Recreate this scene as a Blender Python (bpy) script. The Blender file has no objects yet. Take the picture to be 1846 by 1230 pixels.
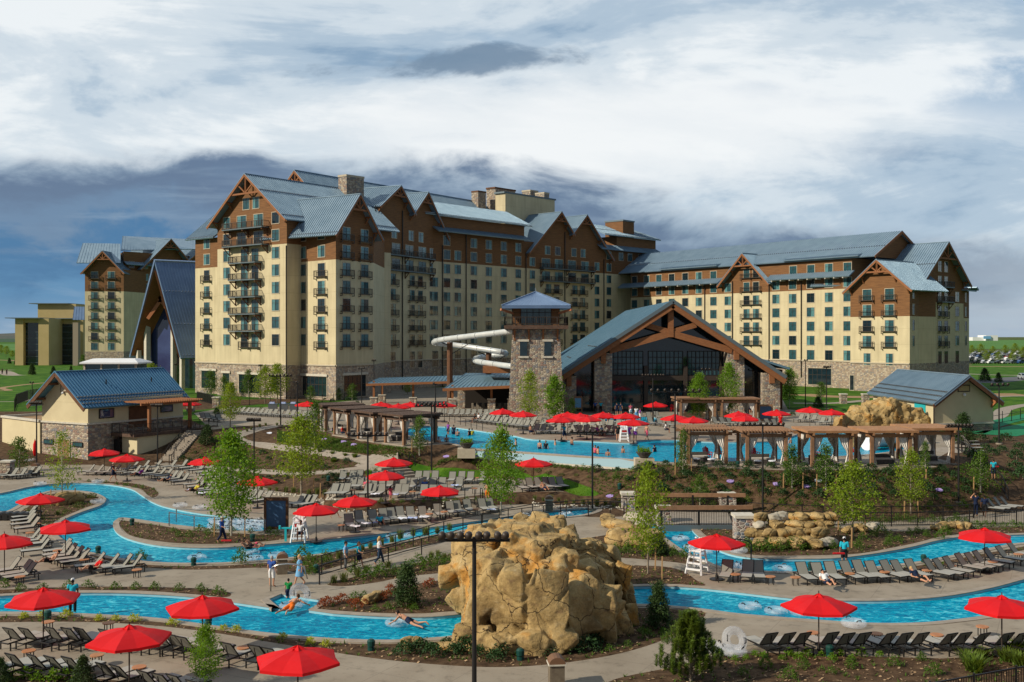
import bpy, bmesh, math, random
import numpy as np
from mathutils import Vector, Matrix, noise
from mathutils.geometry import delaunay_2d_cdt
R = math.radians
random.seed(7)
scene = bpy.context.scene
COL = scene.collection
# ------------------------------------------------------------------ camera
F, CX, HZ, CH = 1850.0, 923.0, 605.0, 14.2
cam = bpy.data.cameras.new('camera')
cam.sensor_width = 36.0
cam.lens = 36.0 * F / 1846
cam.shift_y = -(615 - HZ) / 1846
cam.clip_end = 9000; cam.clip_start = 0.5
cam_o = bpy.data.objects.new('camera', cam)
cam_o.location = (0, 0, CH); cam_o.rotation_euler = (R(90), 0, 0)
COL.objects.link(cam_o); scene.camera = cam_o
# ------------------------------------------------------------------ sun
SUN_AZ, SUN_EL = 25.0, 31.0           # azimuth: degrees from -X towards the camera (-Y)
sd = Vector((-math.cos(R(SUN_AZ)) * math.cos(R(SUN_EL)), -math.sin(R(SUN_AZ)) * math.cos(R(SUN_EL)), math.sin(R(SUN_EL))))
sun = bpy.data.lights.new('sun', 'SUN'); sun.energy = 4.6; sun.angle = R(0.6); sun.color = (1, 0.90, 0.74)
sun_o = bpy.data.objects.new('sun', sun); sun_o.rotation_euler = sd.to_track_quat('Z', 'Y').to_euler(); COL.objects.link(sun_o)
# ------------------------------------------------------------------ world: sky with clouds
world = bpy.data.worlds.new('World'); scene.world = world; world.use_nodes = True
nt = world.node_tree; nt.nodes.clear()
def N(t, typ, **kw):
    n = t.nodes.new(typ)
    for k, v in kw.items():
        if k.startswith('i_'):
            key = k[2:]; key = int(key) if key.isdigit() else key.replace('_', ' ')
            n.inputs[key].default_value = v
        else: setattr(n, k, v)
    return n
def ramp(t, stops, interp='EASE'):
    r = t.nodes.new('ShaderNodeValToRGB'); r.color_ramp.interpolation = interp
    el = r.color_ramp.elements
    while len(el) < len(stops): el.new(0.5)
    for e, (p, c) in zip(el, stops):
        e.position = p; e.color = (c[0], c[1], c[2], 1) if not isinstance(c, (int, float)) else (c, c, c, 1)
    return r
L = nt.links.new
sky = N(nt, 'ShaderNodeTexSky', sky_type='NISHITA'); sky.sun_disc = False
sky.sun_elevation = R(SUN_EL); sky.sun_rotation = math.atan2(sd.x, sd.y); sky.air_density = 1.2; sky.dust_density = 0.6; sky.altitude = 1600
tc = N(nt, 'ShaderNodeTexCoord'); sep = N(nt, 'ShaderNodeSeparateXYZ'); L(tc.outputs['Generated'], sep.inputs[0])
def mth(t, op, a, b=None, c=None, clamp=False):
    n = t.nodes.new('ShaderNodeMath'); n.operation = op; n.use_clamp = clamp
    for i, v in enumerate((a, b, c)):
        if v is None: continue
        if isinstance(v, (int, float)): n.inputs[i].default_value = v
        else: t.links.new(v, n.inputs[i])
    return n.outputs[0]
def mixc(t, f, a, b, typ='MIX'):
    n = t.nodes.new('ShaderNodeMix'); n.data_type = 'RGBA'; n.blend_type = typ
    for i, v in ((0, f), (6, a), (7, b)):
        if isinstance(v, (int, float)) and i == 0: n.inputs[0].default_value = v
        elif isinstance(v, tuple): n.inputs[i].default_value = (*v[:3], 1)
        else: t.links.new(v, n.inputs[i])
    return n.outputs[2]
X, Y, Z = sep.outputs
yy = mth(nt, 'MAXIMUM', Y, 0.05)
# direction expressed as slope of the ray: sx = x/y (left/right), sz = z/y (height above the horizon)
sx = mth(nt, 'DIVIDE', X, yy); sz = mth(nt, 'DIVIDE', Z, yy)
def vec(a, b, c=0.0):
    n = nt.nodes.new('ShaderNodeCombineXYZ')
    for i, v in enumerate((a, b, c)):
        if isinstance(v, (int, float)): n.inputs[i].default_value = v
        else: L(v, n.inputs[i])
    return n.outputs[0]
def nz(vx, sc, det=8, rough=0.55, dist=0.0):
    n = N(nt, 'ShaderNodeTexNoise', i_Scale=sc, i_Detail=det, i_Roughness=rough, i_Distortion=dist); L(vx, n.inputs['Vector']); return n.outputs['Fac']
def sm(v, a, b):
    n = nt.nodes.new('ShaderNodeMapRange'); n.interpolation_type = 'SMOOTHSTEP'; L(v, n.inputs[0])
    n.inputs[1].default_value = a; n.inputs[2].default_value = b; return n.outputs[0]
vA = vec(sx, mth(nt, 'MULTIPLY', sz, 2.6), 3.1)
n_big = nz(vA, 2.2, 7, 0.5, 0.6)
n_mid = nz(vec(sx, mth(nt, 'MULTIPLY', sz, 2.2), 9.7), 7.0, 9, 0.6, 0.3)
n_str = nz(vec(mth(nt, 'ADD', sx, mth(nt, 'MULTIPLY', sz, 0.8)), mth(nt, 'MULTIPLY', sz, 4.2), 1.2), 2.3, 7, 0.58, 0.5)
n_far = nz(vec(sx, mth(nt, 'MULTIPLY', sz, 9.0), 5.5), 5.0, 7, 0.55, 0.4)
wb = mth(nt, 'SUBTRACT', n_mid, 0.5)
wb2 = mth(nt, 'SUBTRACT', n_big, 0.5)
# bright upper cloud sheet
c_top = ramp(nt, [(0.33, (0.24, 0.36, 0.50)), (0.42, (0.42, 0.53, 0.64)), (0.49, (0.62, 0.70, 0.765)), (0.57, (0.83, 0.87, 0.89))])
f_top = mth(nt, 'ADD', mth(nt, 'MULTIPLY', n_str, 0.75), mth(nt, 'MULTIPLY', n_mid, 0.25)); L(f_top, c_top.inputs[0])
# blue gaps, upper right
gapm = mth(nt, 'MULTIPLY', sm(mth(nt, 'ADD', mth(nt, 'MULTIPLY', sx, 0.35), mth(nt, 'ADD', wb2, mth(nt, 'MULTIPLY', wb, 0.5))), 0.06, 0.22), sm(sz, 0.15, 0.27))
top = mixc(nt, mth(nt, 'MULTIPLY', gapm, 0.85), c_top.outputs[0], (0.17, 0.33, 0.52))
# white glow patch in the middle, above the bank
gx = mth(nt, 'DIVIDE', mth(nt, 'SUBTRACT', sx, 0.10), 0.30); gz = mth(nt, 'DIVIDE', mth(nt, 'SUBTRACT', sz, 0.20), 0.055)
gl = mth(nt, 'SUBTRACT', 1.0, mth(nt, 'ADD', mth(nt, 'MULTIPLY', gx, gx), mth(nt, 'MULTIPLY', gz, gz)))
top = mixc(nt, mth(nt, 'MULTIPLY', sm(mth(nt, 'ADD', gl, mth(nt, 'MULTIPLY', wb, 1.8)), -0.6, 0.9), 0.8), top, (0.88, 0.90, 0.905))
# dark wisp of cloud
wx = mth(nt, 'DIVIDE', mth(nt, 'ADD', sx, 0.045), 0.165)
wz = mth(nt, 'DIVIDE', mth(nt, 'SUBTRACT', mth(nt, 'SUBTRACT', sz, mth(nt, 'MULTIPLY', sx, 0.06)), 0.268), 0.016)
wl = mth(nt, 'SUBTRACT', 1.0, mth(nt, 'ADD', mth(nt, 'MULTIPLY', wx, wx), mth(nt, 'MULTIPLY', wz, wz)))
wm = sm(mth(nt, 'ADD', wl, mth(nt, 'MULTIPLY', wb, 6.5)), -0.1, 0.8)
top = mixc(nt, mth(nt, 'MULTIPLY', wm, 0.9), top, (0.17, 0.25, 0.35))
# dark cloud bank low in the sky; its upper edge falls from left to right
edge = mth(nt, 'SUBTRACT', 0.188, mth(nt, 'MULTIPLY', sm(sx, -0.20, 0.42), 0.085))
edge = mth(nt, 'ADD', edge, mth(nt, 'ADD', mth(nt, 'MULTIPLY', wb, 0.10), mth(nt, 'MULTIPLY', wb2, 0.06)))
dp = mth(nt, 'SUBTRACT', edge, sz)
bank_m = mth(nt, 'MULTIPLY', sm(dp, -0.004, 0.030), mth(nt, 'SUBTRACT', 1.0, mth(nt, 'MULTIPLY', sm(sx, 0.30, 0.50), 0.35)))
bank_c = ramp(nt, [(0.0, (0.25, 0.335, 0.44)), (0.16, (0.125, 0.185, 0.29)), (0.5, (0.15, 0.24, 0.37)), (0.74, (0.065, 0.18, 0.35)), (1.0, (0.10, 0.25, 0.44))])
L(sm(mth(nt, 'ADD', dp, mth(nt, 'MULTIPLY', wb, 0.07)), 0.0, 0.16), bank_c.inputs[0])
bank = mixc(nt, mth(nt, 'MULTIPLY', sm(n_far, 0.50, 0.70), 0.35), bank_c.outputs[0], (0.33, 0.43, 0.54))
skyc = mixc(nt, bank_m, top, bank)
# streaky paler air close to the horizon
hz = mth(nt, 'SUBTRACT', 1.0, sm(sz, 0.0, 0.045))
skyc = mixc(nt, mth(nt, 'MULTIPLY', hz, mth(nt, 'ADD', 0.35, mth(nt, 'MULTIPLY', sm(n_far, 0.4, 0.6), 0.4))), skyc, (0.36, 0.46, 0.57))
back = mth(nt, 'SUBTRACT', 1.0, sm(Y, 0.05, 0.25))
skyc = mixc(nt, back, skyc, (0.20, 0.24, 0.30))
ten = N(nt, 'ShaderNodeVectorMath', operation='SCALE'); ten.inputs['Scale'].default_value = 11.9; L(skyc, ten.inputs[0])
fin = mixc(nt, 0.94, sky.outputs[0], ten.outputs[0])
bg = N(nt, 'ShaderNodeBackground', i_Strength=0.09); L(fin, bg.inputs[0])
wo = N(nt, 'ShaderNodeOutputWorld'); L(bg.outputs[0], wo.inputs[0])
scene.view_settings.view_transform = 'Standard'; scene.view_settings.look = 'None'
scene.view_settings.exposure = 0.0; scene.view_settings.gamma = 1.0
scene.cycles.max_bounces = 6; scene.cycles.transparent_max_bounces = 12

# ------------------------------------------------------------------ materials
MATS = {}
def mat(name, c1, c2=None, sc=3.0, rough=0.8, metal=0.0, bump=0.0, bsc=None, det=5, spec=0.3, lo=0.35, hi=0.65, uv=False, stretch=None):
    m = bpy.data.materials.new(name); m.use_nodes = True; t = m.node_tree; t.nodes.clear()
    o = N(t, 'ShaderNodeOutputMaterial'); b = N(t, 'ShaderNodeBsdfPrincipled')
    t.links.new(b.outputs[0], o.inputs[0])
    b.inputs['Base Color'].default_value = (*c1, 1); b.inputs['Roughness'].default_value = rough
    b.inputs['Metallic'].default_value = metal; b.inputs['Specular IOR Level'].default_value = spec
    c = N(t, 'ShaderNodeTexCoord').outputs['UV' if uv else 'Object']
    if stretch:
        mp = N(t, 'ShaderNodeMapping'); mp.inputs['Scale'].default_value = stretch; t.links.new(c, mp.inputs[0]); c = mp.outputs[0]
    m['c'] = 1
    if c2 is not None:
        n = N(t, 'ShaderNodeTexNoise', i_Scale=sc, i_Detail=det); t.links.new(c, n.inputs['Vector'])
        r = ramp(t, [(lo, c1), (hi, c2)], 'LINEAR'); t.links.new(n.outputs['Fac'], r.inputs[0]); t.links.new(r.outputs[0], b.inputs['Base Color'])
    if bump:
        n2 = N(t, 'ShaderNodeTexNoise', i_Scale=bsc or sc * 3, i_Detail=6); t.links.new(c, n2.inputs['Vector'])
        bp = N(t, 'ShaderNodeBump', i_Strength=bump, i_Distance=0.05); t.links.new(n2.outputs['Fac'], bp.inputs['Height']); t.links.new(bp.outputs[0], b.inputs['Normal'])
    MATS[name] = m
    return m
def bsdf(m): return next(n for n in m.node_tree.nodes if n.type == 'BSDF_PRINCIPLED')
mat('concrete', (0.26, 0.215, 0.16), (0.325, 0.275, 0.21), sc=0.35, rough=0.9, bump=0.15, bsc=8, det=8)
def add_joints(m, size, dark):
    t = m.node_tree; b = bsdf(m); src = b.inputs['Base Color'].links[0].from_socket; c = N(t, 'ShaderNodeTexCoord'); mp = N(t, 'ShaderNodeMapping'); mp.inputs['Rotation'].default_value = (0, 0, .5); t.links.new(c.outputs['Object'], mp.inputs[0]); s = N(t, 'ShaderNodeSeparateXYZ'); t.links.new(mp.outputs[0], s.inputs[0])
    f = None
    for k in (0, 1):
        q = mth(t, 'LESS_THAN', mth(t, 'FRACT', mth(t, 'DIVIDE', s.outputs[k], size)), .012); f = q if f is None else mth(t, 'MAXIMUM', f, q)
    n = N(t, 'ShaderNodeTexNoise', i_Scale=1.4, i_Detail=8, i_Roughness=.7); t.links.new(c.outputs['Object'], n.inputs['Vector']); st = ramp(t, [(.36, .62), (.47, 1.0)], 'LINEAR'); t.links.new(n.outputs['Fac'], st.inputs[0])
    col = mixc(t, 0.6, src, st.outputs[0], 'MULTIPLY'); t.links.new(mixc(t, mth(t, 'MULTIPLY', f, .45), col, dark), b.inputs['Base Color'])
add_joints(MATS['concrete'], 3.2, (0.16, 0.13, 0.10))
mat('coping', (0.28, 0.235, 0.185), (0.35, 0.30, 0.24), sc=2, rough=0.85)
mat('mulch', (0.052, 0.031, 0.018), (0.125, 0.078, 0.044), sc=2.2, rough=1, bump=0.8, bsc=9, det=10, spec=0.1)
mat('lawn', (0.022, 0.085, 0.005), (0.085, 0.17, 0.016), sc=0.5, rough=1, bump=0.5, bsc=6, det=8, spec=0.1)
mat('prairie', (0.05, 0.09, 0.02), (0.12, 0.13, 0.05), sc=0.012, rough=1, det=8, spec=0.05)
mat('tan_path', (0.36, 0.22, 0.11), (0.30, 0.2, 0.11), rough=1)
mat('asphalt', (0.09, 0.09, 0.095), (0.12, 0.12, 0.125), sc=0.5, rough=0.9)
mat('white_paint', (0.75, 0.75, 0.74), rough=0.5)
mat('stucco', (0.56, 0.48, 0.30), (0.63, 0.545, 0.345), sc=0.35, rough=0.92, bump=0.12, bsc=5)
mat('stucco_pale', (0.56, 0.48, 0.30), (0.63, 0.545, 0.345), sc=0.5, rough=0.92, bump=0.1, bsc=6)
mat('tan_panel', (0.42, 0.33, 0.15), (0.47, 0.37, 0.18), sc=0.2, rough=0.9)
mat('dark_metal', (0.012, 0.011, 0.011), rough=0.5, spec=0.4)
mat('bronze_metal', (0.045, 0.033, 0.025), rough=0.5, spec=0.4)
mat('timber', (0.22, 0.088, 0.035), (0.30, 0.125, 0.05), sc=2.5, rough=0.75, stretch=(1, 1, 4))
mat('timber_dark', (0.10, 0.048, 0.025), (0.15, 0.07, 0.035), sc=2.5, rough=0.8)
mat('pergola_wood', (0.22, 0.12, 0.065), (0.30, 0.165, 0.09), sc=3, rough=0.75)
mat('pergola_brown', (0.085, 0.05, 0.035), (0.13, 0.08, 0.055), sc=3, rough=0.8)
mat('fascia', (0.13, 0.17, 0.19), rough=0.5, metal=0.3)
mat('trim', (0.44, 0.38, 0.28), (0.50, 0.44, 0.33), rough=0.85)
mat('limestone', (0.50, 0.46, 0.38), (0.62, 0.58, 0.48), sc=4, rough=0.85)
mat('glass_teal', (0.018, 0.062, 0.075), (0.035, 0.10, 0.115), sc=1.3, rough=0.06, spec=0.8)  # teal base makes up for the sky reflection the panes lack
mat('glass_dark', (0.006, 0.016, 0.022), (0.012, 0.03, 0.04), sc=1.0, rough=0.06, spec=0.9)
mat('curtain_teal', (0.06, 0.17, 0.18), (0.13, 0.28, 0.29), sc=2.5, rough=0.12, spec=0.7, stretch=(6, 6, 0.5))
mat('void', (0.006, 0.006, 0.006), rough=0.9)
mat('interior', (0.025, 0.02, 0.016), rough=0.9)  # near-black colour holds the shade inside the pool bar
mat('sling', (0.34, 0.33, 0.29), (0.38, 0.37, 0.33), sc=30, rough=0.85)  # lighter copy of the back fabric; light on the seat put into its colour
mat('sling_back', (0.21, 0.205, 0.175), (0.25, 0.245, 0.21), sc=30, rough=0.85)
mat('table_wood', (0.40, 0.17, 0.07), (0.48, 0.21, 0.09), rough=0.6)
mat('cushion', (0.5, 0.46, 0.4), rough=0.95)
mat('wicker', (0.05, 0.045, 0.04), (0.10, 0.09, 0.08), sc=14, rough=0.8)
mat('red_plastic', (0.45, 0.01, 0.012), rough=0.4)
mat('white_plastic', (0.78, 0.79, 0.80), rough=0.4)
mat('slide_white', (0.45, 0.48, 0.47), (0.56, 0.58, 0.56), sc=0.6, rough=0.3, spec=0.5)
mat('turquoise_plastic', (0.02, 0.42, 0.46), rough=0.4)
mat('green_plastic', (0.008, 0.055, 0.045), rough=0.45)
mat('lilac', (0.42, 0.30, 0.62), rough=0.6)
mat('bark', (0.16, 0.12, 0.085), (0.30, 0.26, 0.2), sc=6, rough=0.95)
mat('bark_pale', (0.30, 0.28, 0.22), (0.42, 0.39, 0.32), sc=6, rough=0.95)
mat('stake', (0.45, 0.27, 0.12), rough=0.8)
mat('board_blue', (0.045, 0.10, 0.20), (0.055, 0.12, 0.235), sc=0.8, rough=0.35, spec=0.4)
mat('green_court', (0.01, 0.19, 0.08), rough=0.9)
mat('towel_white', (0.72, 0.74, 0.8), rough=0.95)
mat('towel_blue', (0.12, 0.22, 0.6), (0.7, 0.74, 0.82), sc=8, rough=0.95)
mat('copper', (0.42, 0.16, 0.07), rough=0.5, metal=0.2)
mat('steel', (0.45, 0.46, 0.46), rough=0.25, metal=0.9)
mat('bin_tan', (0.13, 0.10, 0.07), (0.18, 0.145, 0.1), sc=5, rough=0.8)
mat('bin_top', (0.17, 0.09, 0.05), rough=0.5)
# foliage
def leafmat(name, a, b, tr=0.25):
    m = mat(name, a, b, sc=1.1, rough=0.65, spec=0.25, lo=0.3, hi=0.7); t = m.node_tree
    p = bsdf(m); o = next(n for n in t.nodes if n.type == 'OUTPUT_MATERIAL')
    tl = N(t, 'ShaderNodeBsdfTranslucent'); tl.inputs[0].default_value = (b[0] * 1.5, b[1] * 1.3, b[2] * 0.6, 1)
    mx = N(t, 'ShaderNodeMixShader'); mx.inputs[0].default_value = tr
    t.links.new(p.outputs[0], mx.inputs[1]); t.links.new(tl.outputs[0], mx.inputs[2]); t.links.new(mx.outputs[0], o.inputs[0])
mat('curtain', (0.66, 0.63, 0.58), (0.76, 0.73, 0.68), sc=3, rough=0.95)
mat('pergola_tan', (0.32, 0.16, 0.075), (0.40, 0.21, 0.10), sc=3, rough=0.75)
leafmat('red_fabric', (0.66, 0.005, 0.009), (0.76, 0.010, 0.012), .18)
leafmat('leaf_lime', (0.11, 0.18, 0.010), (0.24, 0.33, 0.022), 0.38)
leafmat('leaf_bright', (0.075, 0.17, 0.009), (0.17, 0.31, 0.020), 0.38)
leafmat('leaf_mid', (0.045, 0.10, 0.010), (0.10, 0.18, 0.018))
leafmat('leaf_olive', (0.05, 0.08, 0.018), (0.11, 0.14, 0.03))
leafmat('leaf_dark', (0.016, 0.045, 0.014), (0.04, 0.09, 0.022), 0.12)
leafmat('needle', (0.020, 0.048, 0.012), (0.055, 0.095, 0.020), 0.1)
leafmat('needle_pine', (0.06, 0.115, 0.012), (0.15, 0.21, 0.025), 0.25)
leafmat('leaf_yellow', (0.28, 0.34, 0.015), (0.45, 0.48, 0.03))
leafmat('leaf_red', (0.22, 0.035, 0.015), (0.30, 0.10, 0.03))
leafmat('grass_blade', (0.09, 0.13, 0.03), (0.17, 0.2, 0.06))

def node_mat(name, rough=0.85, metal=0.0, spec=0.3):
    m = bpy.data.materials.new(name); m.use_nodes = True; t = m.node_tree; t.nodes.clear()
    o = N(t, 'ShaderNodeOutputMaterial'); b = N(t, 'ShaderNodeBsdfPrincipled'); t.links.new(b.outputs[0], o.inputs[0])
    b.inputs['Roughness'].default_value = rough; b.inputs['Metallic'].default_value = metal; b.inputs['Specular IOR Level'].default_value = spec
    MATS[name] = m
    return t, b, N(t, 'ShaderNodeTexCoord')
def stone(name, sx_, sy_, cols, mortar, coord='UV', mw=0.05):
    t, b, c = node_mat(name, 0.9)
    mp = N(t, 'ShaderNodeMapping'); mp.inputs['Scale'].default_value = (sx_, sy_, sy_); t.links.new(c.outputs[coord], mp.inputs[0])
    v = N(t, 'ShaderNodeTexVoronoi', i_Scale=1.0, i_Randomness=0.75); v2 = N(t, 'ShaderNodeTexVoronoi', feature='DISTANCE_TO_EDGE', i_Scale=1.0, i_Randomness=0.75)
    if coord == 'UV': v.voronoi_dimensions = '2D'; v2.voronoi_dimensions = '2D'
    t.links.new(mp.outputs[0], v.inputs['Vector']); t.links.new(mp.outputs[0], v2.inputs['Vector'])
    s = N(t, 'ShaderNodeSeparateColor'); t.links.new(v.outputs['Color'], s.inputs[0])
    k = len(cols); r = ramp(t, [(i / k, c_) for i, c_ in enumerate(cols)], 'CONSTANT'); t.links.new(s.outputs[0], r.inputs[0])
    n = N(t, 'ShaderNodeTexNoise', i_Scale=3.0, i_Detail=5); t.links.new(c.outputs[coord], n.inputs['Vector'])
    col = mixc(t, mth(t, 'MULTIPLY', n.outputs['Fac'], 0.5), r.outputs[0], (0.20, 0.17, 0.14))
    e = nt_sm(t, v2.outputs['Distance'], 0.0, mw)
    t.links.new(mixc(t, e, mortar, col), b.inputs['Base Color'])
    bp = N(t, 'ShaderNodeBump', i_Strength=0.7, i_Distance=0.06); t.links.new(nt_sm(t, v2.outputs['Distance'], 0.0, 0.25), bp.inputs['Height']); t.links.new(bp.outputs[0], b.inputs['Normal'])
def nt_sm(t, v, a, b):
    n = t.nodes.new('ShaderNodeMapRange'); n.interpolation_type = 'SMOOTHSTEP'; t.links.new(v, n.inputs[0])
    n.inputs[1].default_value = a; n.inputs[2].default_value = b; return n.outputs[0]
SC = [(0.42, 0.33, 0.23), (0.30, 0.24, 0.19), (0.52, 0.42, 0.30), (0.36, 0.26, 0.19), (0.27, 0.25, 0.23), (0.58, 0.49, 0.37), (0.44, 0.34, 0.26)]
stone('stone_hotel', 2.6, 4.0, SC, (0.27, 0.23, 0.18))
stone('stone_fine', 2.6, 4.0, [(0.42, 0.34, 0.24), (0.26, 0.22, 0.19), (0.52, 0.43, 0.31), (0.33, 0.21, 0.16), (0.24, 0.245, 0.25), (0.58, 0.50, 0.38), (0.38, 0.29, 0.22)], (0.22, 0.19, 0.15))
stone('stone_block', 3.0, 4.6, [(0.30, 0.24, 0.22), (0.25, 0.15, 0.13), (0.42, 0.38, 0.33), (0.17, 0.21, 0.27), (0.45, 0.40, 0.33), (0.33, 0.22, 0.19)], (0.62, 0.58, 0.5), mw=0.12)
# horizontal board siding
t, b, c = node_mat('siding', 0.8)
sp = N(t, 'ShaderNodeSeparateXYZ'); t.links.new(c.outputs['UV'], sp.inputs[0])
bd = mth(t, 'FRACT', mth(t, 'MULTIPLY', sp.outputs[1], 3.2))
ln = nt_sm(t, bd, 0.0, 0.14)
mp = N(t, 'ShaderNodeMapping'); mp.inputs['Scale'].default_value = (0.5, 6, 1); t.links.new(c.outputs['UV'], mp.inputs[0])
n = N(t, 'ShaderNodeTexNoise', i_Scale=1.0, i_Detail=5); t.links.new(mp.outputs[0], n.inputs['Vector'])
r = ramp(t, [(0.35, (0.155, 0.074, 0.03)), (0.65, (0.235, 0.112, 0.042))], 'LINEAR'); t.links.new(n.outputs['Fac'], r.inputs[0])
t.links.new(mixc(t, ln, (0.09, 0.035, 0.012), r.outputs[0]), b.inputs['Base Color'])
# standing seam roofs
def roofmat(name, a, b_, rough, metal):
    mat(name, a, b_, sc=0.5, rough=rough, metal=metal, spec=0.5)
roofmat('roof_grey', (0.20, 0.295, 0.375), (0.25, 0.35, 0.43), 0.42, 0.35)
roofmat('roof_blue', (0.085, 0.23, 0.36), (0.11, 0.27, 0.41), 0.42, 0.3)
roofmat('roof_steel', (0.14, 0.22, 0.36), (0.17, 0.26, 0.41), 0.35, 0.4)
roofmat('roof_green', (0.14, 0.26, 0.34), (0.18, 0.30, 0.38), 0.42, 0.3)
# water
def water(name, deep, lightc, sc, ripple_pale):
    t, b, c = node_mat(name, 0.15, 0, 0.10)
    b.inputs['IOR'].default_value = 1.13
    n0 = N(t, 'ShaderNodeTexNoise', i_Scale=0.6, i_Detail=2); t.links.new(c.outputs['Object'], n0.inputs['Vector'])
    mp = N(t, 'ShaderNodeMapping'); mp.inputs['Scale'].default_value = (0.9, 1.5, 1); t.links.new(c.outputs['Object'], mp.inputs[0])
    n1 = N(t, 'ShaderNodeTexNoise', i_Scale=sc, i_Detail=7, i_Roughness=0.65, i_Distortion=1.2); t.links.new(mp.outputs[0], n1.inputs['Vector'])
    n2 = N(t, 'ShaderNodeTexNoise', i_Scale=0.09, i_Detail=3); t.links.new(c.outputs['Object'], n2.inputs['Vector'])
    f = mth(t, 'ADD', n1.outputs['Fac'], mth(t, 'MULTIPLY', mth(t, 'SUBTRACT', n2.outputs['Fac'], 0.5), 0.35))
    r = ramp(t, [(0.36, deep), (0.47, tuple(a * .45 + b2 * .55 for a, b2 in zip(deep, lightc))), (0.545, lightc), (0.66, ripple_pale)], 'LINEAR')  # pale ripple pattern is put into the base colour by noise
    t.links.new(f, r.inputs[0]); t.links.new(r.outputs[0], b.inputs['Base Color'])
    bp = N(t, 'ShaderNodeBump', i_Strength=0.55, i_Distance=0.12); t.links.new(n1.outputs['Fac'], bp.inputs['Height']); t.links.new(bp.outputs[0], b.inputs['Normal'])
water('river_water', (0.0, 0.14, 0.28), (0.0, 0.34, 0.50), 2.0, (0.12, 0.60, 0.70))
water('pool_water', (0.0, 0.18, 0.33), (0.0, 0.34, 0.52), 1.8, (0.05, 0.50, 0.64))
# sandstone
t, b, c = node_mat('sandstone', 0.9, 0, 0.2)
n1 = N(t, 'ShaderNodeTexNoise', i_Scale=0.55, i_Detail=6); t.links.new(c.outputs['Object'], n1.inputs['Vector'])
r = ramp(t, [(0.3, (0.20, 0.13, 0.055)), (0.45, (0.36, 0.245, 0.10)), (0.56, (0.44, 0.31, 0.135)), (0.66, (0.48, 0.24, 0.055))], 'LINEAR'); t.links.new(n1.outputs['Fac'], r.inputs[0])
mp = N(t, 'ShaderNodeMapping'); mp.inputs['Scale'].default_value = (1.2, 1.2, 2.2); mp.inputs['Rotation'].default_value = (0.35, 0.5, 0); t.links.new(c.outputs['Object'], mp.inputs[0])
n2 = N(t, 'ShaderNodeTexNoise', i_Scale=1.2, i_Detail=8, i_Roughness=0.65); t.links.new(mp.outputs[0], n2.inputs['Vector'])
v = N(t, 'ShaderNodeTexVoronoi', feature='DISTANCE_TO_EDGE', i_Scale=0.5); 
nv = N(t, 'ShaderNodeTexNoise', i_Scale=1.5, i_Detail=3); t.links.new(c.outputs['Object'], nv.inputs['Vector'])
vm = N(t, 'ShaderNodeVectorMath', operation='ADD'); sc_ = N(t, 'ShaderNodeVectorMath', operation='SCALE'); sc_.inputs['Scale'].default_value = 0.7
t.links.new(nv.outputs['Color'], sc_.inputs[0]); t.links.new(c.outputs['Object'], vm.inputs[0]); t.links.new(sc_.outputs[0], vm.inputs[1]); t.links.new(vm.outputs[0], v.inputs['Vector'])
cr = nt_sm(t, v.outputs['Distance'], 0.0, 0.014)
col = mixc(t, nt_sm(t, n2.outputs['Fac'], 0.50, 0.80), r.outputs[0], (0.50, 0.39, 0.22))
col = mixc(t, nt_sm(t, n2.outputs['Fac'], 0.46, 0.28), col, (0.22, 0.14, 0.07))
gr = ramp(t, [(.35, .72), (.6, 1.08)], 'LINEAR'); nf0 = N(t, 'ShaderNodeTexNoise', i_Scale=11.0, i_Detail=8, i_Roughness=.75); t.links.new(c.outputs['Object'], nf0.inputs['Vector']); t.links.new(nf0.outputs['Fac'], gr.inputs[0])
t.links.new(mixc(t, cr, (0.06, 0.038, 0.02), mixc(t, 1.0, col, gr.outputs[0], 'MULTIPLY')), b.inputs['Base Color'])
bp = N(t, 'ShaderNodeBump', i_Strength=0.7, i_Distance=0.10)
nf = N(t, 'ShaderNodeTexNoise', i_Scale=7.0, i_Detail=9, i_Roughness=.7); t.links.new(c.outputs['Object'], nf.inputs['Vector'])
hh = mth(t, 'ADD', mth(t, 'MULTIPLY', nf.outputs['Fac'], 0.7), mth(t, 'ADD', mth(t, 'MULTIPLY', n2.outputs['Fac'], 0.8), mth(t, 'MULTIPLY', cr, 0.6))); t.links.new(hh, bp.inputs['Height']); t.links.new(bp.outputs[0], b.inputs['Normal'])
# clear vinyl
t, b, c = node_mat('clear_vinyl', 0.08, 0, 0.9)
b.inputs['Base Color'].default_value = (0.80, 0.84, 0.90, 1); b.inputs['Alpha'].default_value = 0.22
# skins and clothes
for nm, c_ in dict(skin=(0.52, 0.27, 0.17), skin_tan=(0.36, 0.18, 0.11), skin_dark=(0.12, 0.06, 0.04), hair_dark=(0.015, 0.011, 0.01), hair_blond=(0.50, 0.32, 0.12), hair_brown=(0.08, 0.04, 0.02), hair_grey=(0.4, 0.38, 0.36),
                   cloth_navy=(0.01, 0.018, 0.05), cloth_blue=(0.03, 0.08, 0.30), cloth_lightblue=(0.16, 0.38, 0.62), cloth_cyan=(0.02, 0.42, 0.55), cloth_white=(0.7, 0.7, 0.7), cloth_black=(0.012, 0.012, 0.014), cloth_orange=(0.75, 0.16, 0.015),
                   cloth_green=(0.01, 0.22, 0.05), cloth_pink=(0.6, 0.10, 0.16), cloth_purple=(0.25, 0.05, 0.35), cloth_denim=(0.03, 0.055, 0.10), cloth_red=(0.6, 0.01, 0.01), cloth_yellow=(0.6, 0.5, 0.05)).items():
    mat(nm, c_, rough=0.8, spec=0.2)
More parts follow.
